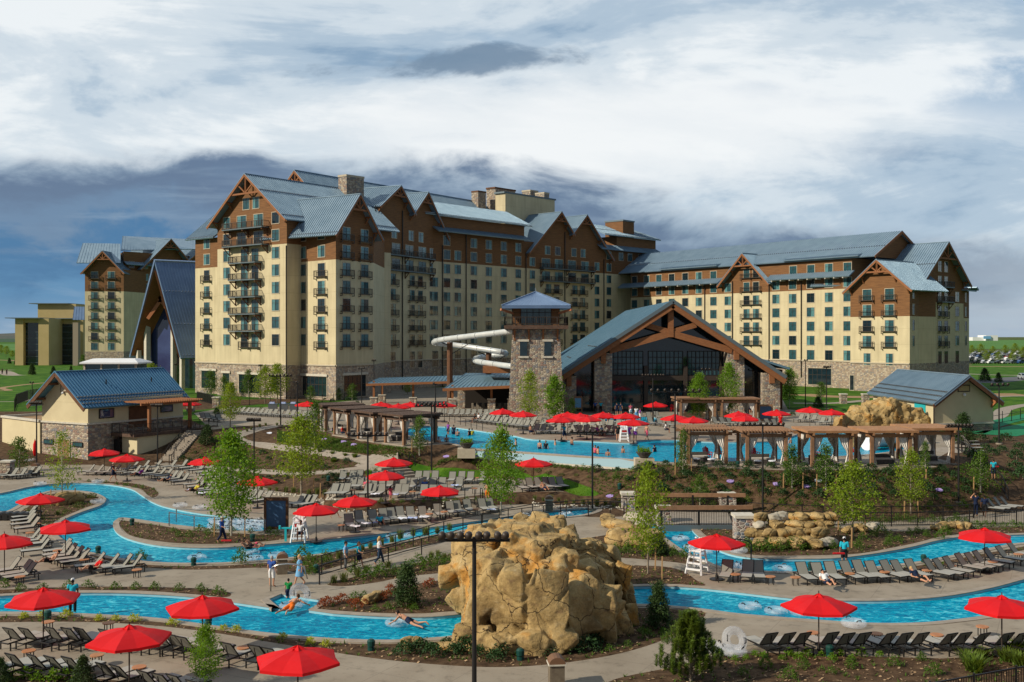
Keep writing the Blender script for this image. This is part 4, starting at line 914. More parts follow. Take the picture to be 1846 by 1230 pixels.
mb = MB(); mb.bar(rw.pt(rw.len + 6.05, 35.95, -9), rw.pt(rw.len + 6.05, 30.4, .9), .15, .5); mb.bar(rw.pt(rw.len + 6.05, 35.95, -9), rw.pt(rw.len + 6.05, 30.4, -19), .15, .5); mb.build('rake_board', 'timber', H2)
gable(H2, rw, rw.t(1306), rw.t(1387), 26.6, 33.0, 12, over=1.6, side=1.0, guards=None)
gable(H2, rt, .2, rt.len, 23.7, 29.0, 12, over=1.3, side=1.2, guards=None)
gable(H2, ef, .6, ef.len - .3, 25.6, 33.4, 24, over=1.4, side=1.3, guards=(.55, .95))
ZR = 14.1
for u in (1144, 1166, 1188, 1211, 1235.4, 1260, 1286.3, 1312.3, 1399, 1429, 1461.5, 1494.4, 1528):
    wins(win, rw, (u,), range(0, 5), base=ZR, w=1.95); win.add(rw.mat(rw.t(u), 8.9), 1.9, 2.1, rv())
wins(win, rw, (1144, 1166, 1188, 1211, 1235.4, 1260, 1286.3, 1430, 1462, 1494.4, 1528), (5,), base=ZR, w=1.9)
wins(win, rw, (1346, 1363), range(0, 6), base=ZR, h=2.1, w=1.7)
for k in range(0, 6): jul.add(rw.mat(rw.t(1354.5), zk(k, ZR) - 2.1), 5.9, .5)
wins(win, rt, (1563.3, 1603.6), range(0, 4), base=ZR, h=2.2, w=1.9, jul=jul); 
for u in (1563.3, 1603.6): win.add(rt.mat(rt.t(u), 8.3), 1.5, 2.3, 1)
wins(win, rtr, (1646.5,), range(0, 4), base=ZR, w=1.0); wins(win, ef, (1672.4, 1725.3), range(0, 4), base=ZR, w=1.8); wins(win, ef, (1694, 1705.3), range(0, 6), base=ZR, w=1.6, h=2.1)
wins(win, es, (1741,), range(0, 4), base=ZR, w=1.0)
for k in (0, 1, 2): jul.add(ef.mat(ef.t(1699.6), zk(k, ZR) - 2.1), 4.6, .5)
for k in (3, 4): dk.add(ef.mat(ef.t(1700), zk(k, ZR) - 2.2), 6.0, 1.2)
for u in (1672.4, 1694, 1705.3, 1725.3): win.add(ef.mat(ef.t(u), 8.3), 1.6, 2.6, 2)
a, b_ = rw.t(1457), rw.t(1499); win.add(rw.mat((a + b_) / 2, 3.5, .02), round(b_ - a, 2), 3.6, 2)
a = rt.t(1528); win.add(rt.mat(.4, 3.1, .02), .9, 3.0, 2)
win.done(); jul.done(); dk.done()
for u, z1 in ((1271, 27), (1321, 27), (1387, 27), (1445, 27)): pipe(H2, rw, u, 5, z1, 'bronze_metal')
pipe(H2, ef, 1658.5, UPZ, 24)
mb = MB(); mb.box(rt.pt(rt.len / 2, 8.72, .08), (rt.len / 2, .1, .12), rt.rz); mb.build('belt_course', 'trim', H2); mb = MB(); mb.box(rw.pt(rw.len / 2, 8.72, .08), (rw.len / 2 - .3, .1, .12), rw.rz)
mb.build('belt_course', 'trim', H2)
for u in list(range(1150, 1300, 20)) + list(range(1400, 1536, 16)): mb = MB(); mb.box(rw.pt(rw.t(u), 26.4, 1.0), (.12, .8, .12), rw.rz); mb.build('rafter_tail', 'limestone', H2)
# ------------------------------------------------------------------ far left hotel
H3 = empty('hotel_building', (0, 0, 0), 0, 'distant hotel block at far left with two gables, partly shaded, behind the steep blue-roofed hall', 'hotel')
win = Parts(H3, 'window', win_geo, WM); jul = Parts(H3, 'balcony', rail_geo, ['bronze_metal'])
fa = Face(W(153, 312), W(223, 312)); fb = Face(W(223, 318), W(380, 345))
block(H3, [fa.p0, fa.p1, fa.p1 + Vector((3, 16)), fa.p0 + Vector((-3, 24))], [(2, 9.3, 'stone_hotel', 'stone_base'), (9.3, 27.6, 'stucco', 'stucco_wall'), (27.6, 34.3, 'siding', 'timber_wall')])
block(H3, [fb.p0, fb.p1, fb.p1 + Vector((-8, 16)), fb.p0 + Vector((-8, 16))], [(2, 9.3, 'stone_hotel', 'stone_base'), (9.3, 30.6, 'stucco', 'stucco_wall'), (30.6, 40.3, 'siding', 'timber_wall')])
gable(H3, fa, .5, fa.len - .5, 34.0, 39.6, 20, over=1.6, side=1.2, guards=None)
mb = MB(); y_ = 318
roof_slab(mb, W3(149.6, 322, 43.2), W3(217, 322, 43.0), W3(217, 312, 36.3), W3(138, 312, 36.3), sp=.9); roof_slab(mb, W3(221, 330, 46.2), W3(352, 345, 46.5), W3(352, 336, 42.5), W3(218, 322, 41), sp=.9)
roof_slab(mb, fb.pt(0, 37.2, 0), fb.pt(fb.len, 37.2, 0), fb.pt(fb.len, 36.2, 1.8), fb.pt(0, 36.2, 1.8), sp=.9)
mb.build('roof', ['roof_grey', 'steel'], H3)
gable(H3, fb, fb.t(250), fb.t(331), 35.2, 45.0, 14, over=2.2, side=.6, tf=.62, guards=None, zer=39, sp=.8); gable(H3, fb, fb.t(331), fb.t(400), 38, 44, 14, over=1.8, side=.3, guards=None, sp=.8)
wins(win, fa, (170.4, 200.7), range(-1, 7), base=15, h=2.1, w=2.1); wins(win, fb, (237.3, 262, 281), range(-1, 7), base=15, w=2.2); wins(win, fb, (237.3, 262, 290, 315, 345), (7,), base=15.6, w=1.8)
for u in (170.4, 200.7):
    for k in range(0, 7): jul.add(fa.mat(fa.t(u), zk(k, 15) - 2.1), 3.2, .6)
win.done(); jul.done()
def pv(u, v, y): return Vector(((u - CX) / F * y, y, CH - (v - HZ) / F * y))
# ------------------------------------------------------------------ A-frame hall behind the near tower
A = empty('entrance_hall', (0, 0, 0), 0, 'very steep blue metal A-frame roof with orange timber cross brace and tall glass end', 'hall')
af = Face(W(233, 222.5), W(326.5, 208)); ab = Vector((.8, .6)); mt_ = af.len / 2; TZ, BZ = 30.2, 9.6
def AP(t_, z, back=0.0): p = af.p0 + af.d * t_ + ab * back; return Vector((p.x, p.y, z))
for ta_, nm_ in ((0, 'roof'), (af.len, 'roof')):
    mb = MB(); r0, r1, e1_, e0_ = AP(mt_, TZ), AP(mt_, TZ, 22), AP(ta_, BZ, 22), AP(ta_, BZ); roof_slab(mb, r0, r1, e1_, e0_, th=.5, sp=.6); 
    mb.m = 1
    for f_ in (.33, .66, .97):
        for k in range(34): p = lerp(lerp(r0, r1, k / 33), lerp(e0_, e1_, k / 33), f_); mb.box(p + Vector((.1, -.05, .12)), (.1, .1, .06))
    mb.build(nm_, ['roof_steel', 'steel'], A)
for ta_ in (1.0, af.len - 1.0):
    mb = MB(); mb.quad(AP(mt_, TZ - 2.4, -.05), AP(mt_, TZ - 2.4, 6.8), AP(ta_, BZ + .2, 6.8), AP(ta_, BZ + .2, -.05)); mb.build('soffit', 'timber', A)
mb = MB(); mb.poly([AP(mt_, TZ - 1.3, 6.5), AP(1.0, BZ, 6.5), AP(1.0, UPZ, 6.5), AP(af.len - 1, UPZ, 6.5), AP(af.len - 1, BZ, 6.5)]); mb.build('glass_wall', 'glass_dark', A)
mat('blue_glass', (0.02, 0.03, 0.10), (0.04, 0.06, 0.16), sc=.2, rough=.03, spec=1.0)  # blue of the reflection is put into the base colour
mb = MB(); mb.poly([pv(u, v, 222 - (u - 272) * .06) for u, v in [(271.5, 712), (309, 712), (309, 600), (306, 575), (297, 556), (288, 549), (279, 562), (273, 590)]]); mb.build('window', 'blue_glass', A)
for u, y, z, b_ in ((265.5, 221, 20.5, 1.0), (313, 216, 15.5, .9), (328.5, 212, 11, .8), (250, 222, 11, .8)):
    mb = MB(); p = W(u, y); mb.box((p.x, y, (UPZ + z) / 2), (b_ / 2, b_ / 2, (z - UPZ) / 2), af.rz); mb.build('stone_column', 'limestone', A)
mb = MB()
for a, b_ in (((267, 575), (291, 541)), ((279, 522), (304, 561)), ((288.5, 500), (288.5, 545))): mb.bar(pv(*a, 219), pv(*b_, 219), .7, .7)
mb.build('cross_brace', 'copper', A)
# ------------------------------------------------------------------ tan convention building
Cn = empty('convention_building', (0, 0, 0), 0, 'plain tan flat roofed building with tall dark glass bays, far left', 'building')
for ua, ub, y_, zt, nm_ in ((27, 42, 385, 20.6, 'wall'), (69, 88, 385, 20.6, 'wall'), (42, 69, 385.5, 20.6, 'wall'), (88, 150, 397, 20.6, 'wall'), (68, 137, 410, 26.8, 'wall')):
    x0, x1 = (ua - CX) / F * y_, (ub - CX) / F * y_; d_ = 1.5 if ua == 42 else 14; zb_ = 19 if ua == 42 else 2; mb = MB(); mb.box(((x0 + x1) / 2, y_ + d_ / 2, (zb_ + zt) / 2), ((x1 - x0) / 2 - .02, d_ / 2, (zt - zb_) / 2)); mb.build(nm_, 'tan_panel', Cn)
for ua, ub, y_, zt in ((42, 69, 387, 19), (88, 93, 396.7, 19.0), (111, 135, 396.7, 18.6)):
    x0, x1 = (ua - CX) / F * y_, (ub - CX) / F * y_; mb = MB(); mb.box(((x0 + x1) / 2, y_, (3 + zt) / 2), ((x1 - x0) / 2, .15, (zt - 3) / 2)); o = mb.build('window', 'glass_dark', Cn)
    mb = MB()
    for k in range(7): mb.box(((x0 + x1) / 2, y_ - .2, 4 + k * 2.3), ((x1 - x0) / 2, .05, .06))
    mb.build('mullion', 'fascia', o)
for ua, ub, y_, z in ((26.5, 88.5, 391, 20.75), (88, 151, 403, 20.75), (67.5, 137.5, 416, 26.95)):
    x0, x1 = (ua - CX) / F * y_, (ub - CX) / F * y_; mb = MB(); mb.box(((x0 + x1) / 2, y_, z), ((x1 - x0) / 2, 7.6, .15)); mb.build('roof_edge', 'fascia', Cn)
mb = MB(); roof_slab(mb, W3(134, 384, 25), W3(152, 384, 25), W3(152, 380, 20), W3(131, 380, 20), sp=.9); mb.build('roof', ['roof_steel', 'steel'], Cn)
mb = MB(); p = W(138, 382); mb.box((p.x, p.y, 10.5), (1, 1, 8.5)); mb.build('stone_column', 'stone_hotel', Cn)
# ------------------------------------------------------------------ timber gabled pool hall
Pv = empty('pool_hall', (22.9, 151, UPZ), 0, 'big gabled pool hall with exposed timber truss, stone piers and dark glazed front', 'hall')
xa, xl, xr, za_, zl_ = 0.4, -16.6, 16.7, 16.2, 5.2
mb = MB(); P0 = (xa, -2.6, za_); P1 = (xa, 59, za_)
roof_slab(mb, P0, P1, (xl, 59, zl_), (xl, -2.6, zl_), th=.35, sp=.6); mb.m = 1
for f_, a, b_ in ((.62, 4, 22), (.97, 0, 14), (.8, 20, 30)):
    for k in range(34): p = lerp(lerp(Vector(P0), Vector(P1), (a + (b_ - a) * k / 33) / 61), lerp(Vector((xl, -2.6, zl_)), Vector((xl, 59, zl_)), (a + (b_ - a) * k / 33) / 61), f_); mb.box(p + Vector((-.08, 0, .14)), (.09, .09, .06))
mb.build('roof', ['roof_green', 'steel'], Pv)
mb = MB(); roof_slab(mb, P1, P0, (xr, -2.6, zl_), (xr, 59, zl_), th=.35, sp=.6); mb.build('roof', ['roof_green', 'steel'], Pv)
for xe in (xl, xr):
    mb = MB(); mb.bar((xe, -2.55, zl_ - .6), (xa, -2.55, za_ - .6), .5, 1.0); mb.build('rake_board', 'timber', Pv)
    mb = MB(); mb.bar((xe, -2.9, zl_ - .05), (xa, -2.9, za_ - .05), .12, .5); mb.build('fascia_board', 'fascia', Pv)
    mb = MB(); mb.quad((xe, -2.4, zl_ - .42), (xa, -2.4, za_ - .42), (xa, 2, za_ - .42), (xe, 2, zl_ - .42)); mb.build('soffit', 'timber_dark', Pv)
def px_(u): return (u - CX) / F * 149.5 - 22.9
def pz_(v): return 14.2 - (v - HZ) / F * 149.5 - UPZ
mb = MB(); y0 = -1.8
mb.bar((px_(1208), y0, pz_(556)), (px_(1208), y0, pz_(608)), .8, .9)
for s_ in (-1, 1):
    c0 = px_(1208)
    mb.bar((c0, y0, pz_(601)), (c0 + s_ * 8.9, y0, pz_(632)), .7, .95); mb.bar((c0, y0, pz_(599)), (c0 + s_ * 3.7, y0, pz_(586)), .6, .75)
    mb.bar((c0 + s_ * 3.2, y0, pz_(597)), (c0 + s_ * 5.6, y0, pz_(596)), .5, .7) if 0 else None
mb.build('roof_truss', 'timber', Pv)
for ua, ub in ((1013.7, 1036.7), (1073, 1101), (1312, 1338.6), (1375, 1403)):
    x0, x1 = px_(ua), px_(ub); xm = (x0 + x1) / 2; zt = (zl_ + (za_ - zl_) * (1 - abs(xm - xa) / 16.6)) - .9; mb = MB()
    walls(mb, [(x0 - .15, -2.0), (x1 + .15, -2.0), (x1 + .15, 1.0), (x0 - .15, 1.0)], 0, zt, True); mb.build('stone_pier', 'stone_fine', Pv)
    mb = MB(); mb.box((xm, -2.2, zt - .6), (.35, .35, .9)); mb.build('bracket', 'timber', Pv)
def zr_(x): return zl_ + (za_ - zl_) * (1 - abs(x - xa) / 16.8) - .6
mb = MB(); xs_ = [px_(u) for u in (1037, 1074, 1101, 1208, 1312, 1339, 1376)]
mb.poly([(xs_[0], 1.2, 0), (xs_[-1], 1.2, 0), (xs_[-1], 1.2, zr_(xs_[-1])), (xa, 1.2, zr_(xa)), (xs_[0], 1.2, zr_(xs_[0]))]); mb.build('glass_wall', 'glass_dark', Pv)
for ua, ub in ((1102, 1163), (1173, 1236), (1245, 1304)):
    x0, x1 = px_(ua), px_(ub); mb = MB(); mb.quad(*[(x, 1.1, z) for x, z in ((x0, pz_(678)), (x1, pz_(678)), (x1, pz_(634)), (x0, pz_(634)))]); o = mb.build('window', 'glass_teal', Pv); mb = MB()
    for i in range(9): mb.box((lerp(x0, x1, i / 8), 1.02, pz_(656)), (.035 if i % 2 else .06, .04, 1.78))
    for i in range(5): mb.box(((x0 + x1) / 2, 1.0, lerp(pz_(678), pz_(634), i / 4)), ((x1 - x0) / 2, .04, .05))
    mb.build('mullion', 'dark_metal', o)
mb = MB(); mb.box(((xs_[2] + xs_[4]) / 2, .9, pz_(683)), ((xs_[4] - xs_[2]) / 2, .3, .35)); mb.build('lintel_beam', 'bronze_metal', Pv)
for u in (1168, 1240, 1306):
    mb = MB(); mb.box((px_(u), .7, pz_(683) / 2 + .9), (.28, .25, pz_(683) / 2 + .9)); mb.build('post', 'bronze_metal', Pv)
mb = MB(); walls(mb, [(xs_[-1], 1.2), (xr - .8, 1.2), (xr - .8, 57), (xl + .8, 57), (xl + .8, 1.2), (xs_[0], 1.2)], 0, zl_ + .1); mb.build('wall', 'stone_fine', Pv)
mb = MB(); mb.box((px_(1412), 14, 3.0), (1.6, 9, 3.0)); mb.build('side_wall', 'siding', Pv)
mb = MB(); roof_slab(mb, (12, 2, 8.4), (12, 24, 8.4), (px_(1436), 24, 6.3), (px_(1436), 2, 6.3), sp=.6); mb.build('roof', ['roof_green', 'steel'], Pv)
mb = MB(); roof_slab(mb, (xl + 1, 18, 7.4), (xl + 1, 55, 7.4), (xl - 9, 55, 5.2), (xl - 9, 18, 5.2), sp=.6); mb.build('roof', ['roof_green', 'steel'], Pv)
mb = MB(); walls(mb, [(xl - 8, 20), (xl + 1, 20), (xl + 1, 54), (xl - 8, 54)], 0, 5.4, True); mb.build('side_wall', 'siding', Pv)
# ------------------------------------------------------------------ slide tower
T = empty('slide_tower', (3.35, 146.5, UPZ), 0, 'square stone tower with glazed timber cabin, railed balcony and blue pyramid roof', 'tower')
def ring(h, z): return [(-h, -h, z), (h, -h, z), (h, h, z), (-h, h, z)]
mb = MB(); a, b_ = ring(3.9, -.2), ring(3.3, 12.1)
for i in range(4): j = (i + 1) % 4; mb.quad(a[i], a[j], b_[j], b_[i], [(i * 8, 0), (i * 8 + 7.8, 0), (i * 8 + 7.2, 12), (i * 8 + .6, 12)])
mb.build('stone_base', 'stone_fine', T)
for x, w_ in ((-1.75, .5), (1.63, .5)):
    for yy_, rzz in ((-3.5, 0),):
        mb = MB(); mb.box((x, yy_, 9.35), (.5, .12, 1.0)); o = mb.build('window', 'glass_dark', T)
        mb = MB(); mb.box((x, yy_ - .04, 10.5), (.75, .15, .15)); mb.box((x, yy_ - .06, 8.2), (.72, .15, .13)); mb.build('sill', 'limestone', o)
mb = MB(); mb.box((0, 0, 12.35), (4.45, 4.45, .25)); mb.build('balcony_floor', 'pergola_brown', T)
mb = MB()
for s1, s2 in ((0, -1), (1, 0), (-1, 0), (0, 1)):
    for z in (12.8, 13.75): mb.box((s1 * 4.35, s2 * 4.35, z), (4.35 if s2 else .04, 4.35 if s1 else .04, .05))
    for k in range(31): q = -4.35 + 8.7 * k / 30; mb.box((s1 * 4.35 + (q if s2 else 0), s2 * 4.35 + (q if s1 else 0), 13.15), (.02 if k % 5 else .07, .02 if k % 5 else .07, .6))
mb.build('railing', 'bronze_metal', T)
for x in (-3, -1, 1, 3):
    mb = MB(); mb.bar((x, -3.2, 10.6), (x, -4.2, 12.1), .22, .22); mb.box((x, -3.35, 11.3), (.12, .12, .8)); mb.build('bracket', 'timber', T)
mb = MB(); walls(mb, [(-3.25, -3.25), (3.25, -3.25), (3.25, 3.25), (-3.25, 3.25)], 12.6, 15.5, True); mb.build('cabin_wall', 'siding', T)
for s1, s2 in ((0, -1), (1, 0), (-1, 0)):
    mb = MB(); mb.box((s1 * 3.22, s2 * 3.22, 14.05), (2.1 if s2 else .08, 2.1 if s1 else .08, 1.35)); o = mb.build('window', 'glass_teal', T); mb = MB()
    for k in range(6): q = -2.1 + 4.2 * k / 5; mb.box((s1 * 3.32 + (q if s2 else 0), s2 * 3.32 + (q if s1 else 0), 14.05), (.04, .04, 1.35))
    for z in (12.9, 14.4, 15.1): mb.box((s1 * 3.32, s2 * 3.32, z), (2.1 if s2 else .04, 2.1 if s1 else .04, .04))
    mb.build('mullion', 'dark_metal', o)
mb = MB(); e_ = ring(4.75, 15.35)
for i in range(4):
    j = (i + 1) % 4; roof_slab(mb, (0, 0, 17.4), (0, 0, 17.4001), e_[j], e_[i], th=.05, sp=.5)
for i in range(4): j = (i + 1) % 4; mb.quad(e_[i], e_[j], Vector(e_[j]) - Vector((0, 0, .4)), Vector(e_[i]) - Vector((0, 0, .4))); mb.bar((0, 0, 17.45), Vector(e_[i]) + Vector((0, 0, .05)), .18, .14)
mb.poly([(*e[:2], 14.95) for e in e_]); mb.build('roof', ['roof_steel', 'steel'], T)
mb = MB(); mb.tube([(0, 0, 17.3), (0, 0, 18.0)], .05, 6); mb.build('finial', 'steel', T)
for s_ in (-1, 1):
    mb = MB(); mb.bar((s_ * 4.9, -4.6, 14.8), (s_ * 3.2, -3.2, 14.3), .3, .3); mb.build('bracket', 'copper', T)
# slide
S = empty('water_slide', (0, 0, 0), 0, 'white enclosed tube slide winding out of the stone tower and looping back', 'slide')
def cat3(pts, n=6):
    out = []
    for i in range(len(pts) - 1):
        p0, p1, p2, p3 = pts[max(i - 1, 0)], pts[i], pts[i + 1], pts[min(i + 2, len(pts) - 1)]
        for j in range(n):
            t_ = j / n; out.append(0.5 * (2 * p1 + (p2 - p0) * t_ + (2 * p0 - 5 * p1 + 4 * p2 - p3) * t_ ** 2 + (3 * p1 - p0 - 3 * p2 + p3) * t_ ** 3))
    return out + [pts[-1]]
sp_ = cat3([pv(928, 596, 147), pv(900, 600, 149), pv(850, 606, 152), pv(808, 611, 155), pv(790, 614, 157), pv(783, 617, 159.5), pv(789, 619, 162), pv(808, 621, 163), pv(840, 625, 162), pv(880, 631, 160), pv(905, 635, 159), pv(912, 637.5, 161), pv(903, 639.5, 163), pv(880, 642, 164), pv(863, 645, 162), pv(856, 649, 159), pv(862, 652, 156.5), pv(885, 656, 154), pv(925, 661, 150)])
mb = MB(); mb.tube(sp_, .42, 12); mb.build('tube', 'slide_white', S, smooth=True)
for i in range(3, len(sp_) - 2, 4):
    d = (sp_[i + 1] - sp_[i]).normalized(); mb = MB(); mb.tube([sp_[i] - d * .06, sp_[i] + d * .06], .48, 12); mb.build('joint_ring', 'slide_white', S)
for p, q in ((pv(811, 617, 158), 12), (pv(881, 636, 161), 40)):
    mb = MB(); mb.tube([(p.x, p.y, UPZ), p], .45, 8); mb.build('post', 'timber_dark', S); mb = MB(); mb.bar((p.x, p.y, p.z - 2), p + Vector((3.2, -1.2, -.1)), .1); mb.bar((p.x, p.y, p.z - .6), p + Vector((-1.6, .6, .1)), .15); mb.build('brace', 'dark_metal', S)
# ------------------------------------------------------------------ covered walk and poolside bar
def post(par, x, y, z1, zst=1.3, w=.32, sw=.55):
    mb = MB(); walls(mb, [(x - sw, y - sw), (x + sw, y - sw), (x + sw, y + sw), (x - sw, y + sw)], UPZ - .1, UPZ + zst, True); mb.poly([(x - sw, y - sw, UPZ + zst), (x + sw, y - sw, UPZ + zst), (x + sw, y + sw, UPZ + zst), (x - sw, y + sw, UPZ + zst)]); o = mb.build('post', 'stone_fine', par)
    mb = MB(); mb.box((x, y, UPZ + zst + .06), (sw + .08, sw + .08, .06)); mb.build('post_cap', 'limestone', o); mb = MB(); mb.box((x, y, (UPZ + zst + z1) / 2), (w / 2, w / 2, (z1 - UPZ - zst) / 2)); mb.build('timber_post', 'timber', o)
B1 = empty('covered_walkway', (0, 0, 0), 0, 'long low covered walkway roof on timber posts with stone pedestals, below the shaded hotel front', 'shelter')
mb = MB(); roof_slab(mb, pv(685, 681.5, 172), pv(832, 677, 172), pv(829, 686, 162), pv(664, 691, 162), th=.3, sp=.6); mb.build('roof', ['roof_green', 'steel'], B1)
mb = MB(); mb.bar(pv(660, 694, 161.5), pv(829, 689, 161.5), .3, .35); mb.build('beam', 'timber', B1)
for u, y in ((674, 163), (689, 170), (745, 163), (813, 163)): p = W(u, y); post(B1, p.x, y, 7.0)
B2 = empty('pool_bar', (0, 0, 0), 0, 'open poolside bar under a wide green-blue metal roof beside the stone tower', 'bar')
mb = MB(); roof_slab(mb, pv(841, 673, 162), pv(940, 673, 162), pv(934, 694, 148), pv(802, 700, 148), th=.3, sp=.6); mb.build('roof', ['roof_green', 'steel'], B2)
mb = MB(); mb.bar(pv(798, 703, 147.7), pv(936, 697, 147.7), .35, .4); mb.build('beam', 'timber', B2)
for u, y, zs in ((815.7, 149.5, 3.0), (832, 154, 3.2), (886, 149.5, 2.6), (922, 149.5, 2.6)): p = W(u, y); post(B2, p.x, y, 7.0, 1.9 if u != 832 else 3.2)
mb = MB(); a = W(836, 158); b_ = W(921, 158); mb.box(((a.x + b_.x) / 2, 158, UPZ + 1.9), ((b_.x - a.x) / 2, .2, 1.9)); mb.build('back_wall', 'interior', B2)
mb = MB(); a = W(850, 153); b_ = W(915, 153); mb.box(((a.x + b_.x) / 2, 153, UPZ + .55), ((b_.x - a.x) / 2, .4, .55)); mb.build('counter', 'stone_fine', B2)
mb = MB(); p = pv(925, 668, 150); mb.box((p.x - 1.5, 155, 9.1), (3, 2.5, .5)); mb.build('rooftop_unit', 'timber', B2)
for i, u in enumerate((856, 866, 876, 896, 906)):
    s_ = empty('bar_stool', W3(u, 151.6, UPZ), 0, 'dark tall bar stool at the poolside bar counter, %s in its row' % ordl(i, 5), 'stool', 'bar stools at the counter')
    mb = MB(); mb.box((0, 0, .75), (.2, .2, .04)); mb.build('seat', 'dark_metal', s_); mb = MB(); mb.box((0, -.2, 1.05), (.2, .02, .22)); mb.build('backrest', 'dark_metal', s_)
    for a, b_ in ((-1, -1), (1, -1), (1, 1), (-1, 1)): mb = MB(); mb.box((a * .17, b_ * .17, .36), (.02, .02, .36)); mb.build('leg', 'dark_metal', s_)
# ------------------------------------------------------------------ gabled service buildings
Bh = empty('bathhouse', (0, 0, 0), 0, 'cream and stone bathhouse with bright blue seamed gable roof and railed timber porch', 'building')
gf = Face((-54.5, 119), (-47.6, 115.2)); lf = Face((-47.6, 115.2), (-40.6, 126.6)); bd = lf.d
fp = [gf.p0, gf.p1, lf.p1, gf.p0 + bd * lf.len]
block(Bh, fp, [(-.2, 4.2, 'stone_fine', 'stone_base'), (4.2, 6.9, 'stucco_pale', 'stucco_wall')])
gable(Bh, gf, 0, gf.len, 6.7, 9.85, lf.len + 1.0, over=1.3, side=.95, rm='roof_blue', wall='stucco_pale', wallz=6.6, truss=False, guards=(.72, .8, .9), sp=.42, tm='timber_dark')
for f_ in (.08, .36): mb = MB(); t_ = gf.len * f_; z = 6.6 + 6.3 * f_; mb.bar(gf.pt(t_, z - .2, 1.2), gf.pt(t_, z - .2, 0), .2, .25); mb.build('bracket', 'timber_dark', Bh)
mb = MB(); mb.box(gf.pt(gf.len / 2, 4.25, .06), (gf.len / 2 + .05, .1, .1), gf.rz); mb.build('belt_course', 'limestone', Bh)
mb = MB(); mb.box(lf.pt(lf.len / 2, 4.25, .06), (lf.len / 2, .1, .1), lf.rz); mb.build('belt_course', 'limestone', Bh)
def panel(par, fc, ua, ub, va, vb, nm, m_, frame='dark_metal', off=.05, th=.06, fr=.1):
    ta_, tb_ = fc.t(ua), fc.t(ub); tm_ = (ta_ + tb_) / 2; p = fc.pt(tm_, 0); z1, z0 = CH - (va - HZ) / F * p.y, CH - (vb - HZ) / F * p.y; M_ = fc.mat(tm_, (z0 + z1) / 2, off)
    mb = MB(); mb.box((0, -.02, 0), ((tb_ - ta_) / 2 - fr, th / 2, (z1 - z0) / 2 - fr), M=M_); o = mb.build(nm, m_, par)
    if frame:
        mb = MB(); w_, h_ = (tb_ - ta_) / 2, (z1 - z0) / 2
        for c_, s_ in (((0, 0, h_ - fr / 2), (w_, th, fr / 2)), ((0, 0, -h_ + fr / 2), (w_, th, fr / 2)), ((-w_ + fr / 2, 0, 0), (fr / 2, th, h_ - fr)), ((w_ - fr / 2, 0, 0), (fr / 2, th, h_ - fr))): mb.box(c_, s_, M=M_)
        mb.build('frame', frame, o)
    return o
panel(Bh, gf, 110.5, 125, 693, 707, 'vent', 'trim', 'timber_dark'); panel(Bh, gf, 80, 97, 792, 801, 'window', 'glass_teal'); panel(Bh, gf, 132, 150, 797, 806, 'window', 'glass_teal'); panel(Bh, gf, 104, 127, 791, 835, 'door', 'pergola_wood', 'trim')
panel(Bh, lf, 178, 205, 737, 754, 'window', 'blue_glass'); panel(Bh, lf, 289, 311, 730, 743, 'window', 'blue_glass'); panel(Bh, lf, 232, 266, 732, 770, 'door', 'timber_dark', 'timber_dark')
mb = MB(); mb.ball(gf.pt(gf.t(116), 7.65, .2), .16); mb.build('wall_lamp', 'white_plastic', Bh, smooth=True)
for f_ in (.3, .78):
    mb = MB(); p = lf.pt(lf.len * f_, 8.55, -2.2); mb.tube([p, p + Vector((0, 0, .55))], .07, 6); mb.build('vent_pipe', 'dark_metal', Bh)
def lp(t_, o_, z): return lf.pt(t_, z, o_)
mb = MB(); mb.poly([lp(3, 0.02, 3.05), lp(3, 4, 3.05), lp(15.5, 4, 3.05), lp(15.5, 0.02, 3.05)]); 
for a, b_ in ((lp(3, 0, 3.05), lp(3, 4, 3.05)), (lp(3, 4, 3.05), lp(15.5, 4, 3.05))): mb.quad(a, b_, b_ - Vector((0, 0, .35)), a - Vector((0, 0, .35)))
mb.build('porch_floor', 'pergola_brown', Bh)
mb = MB(); walls(mb, [lp(3.6, 3.8, 0)[:2], lp(13, 3.8, 0)[:2]], -.2, 2.7); walls(mb, [lp(3.6, 1.2, 0)[:2], lp(3.6, 3.8, 0)[:2]], -.2, 2.7); mb.build('porch_wall', 'stucco_pale', Bh)
mb = MB(); mb.box(lp(3.3, .7, 1.2), (.5, .05, 1.1), lf.rz + R(90)); mb.build('door', 'dark_metal', Bh)
mb = MB()
prs = [lp(3, .2, 3.05), lp(3, 3.95, 3.05), lp(15.3, 3.95, 3.05)]
for a, b_ in zip(prs, prs[1:]):
    for z in (.12, 1.05): mb.bar(a + Vector((0, 0, z)), b_ + Vector((0, 0, z)), .05)
    k = int((b_ - a).length / .17)
    for i in range(k + 1): p = lerp(a, b_, i / k); w_ = .035 if i % 8 == 0 else .012; mb.box(p + Vector((0, 0, .53)), (w_, w_, .53))
mb.build('railing', 'dark_metal', Bh)
for t_ in (5.6, 11.5):
    mb = MB(); mb.box(lp(t_, 3.4, 4.7), (.16, .16, 1.65), lf.rz); mb.build('post', 'timber', Bh)
mb = MB(); mb.bar(lp(4.4, 3.4, 6.3), lp(12.8, 3.4, 6.3), .2, .3)
for i in range(26): t_ = 4.5 + i * .33; mb.bar(lp(t_, .05, 6.52), lp(t_, 4.2, 6.52), .09, .16)
mb.build('pergola_rafters', 'timber', Bh)
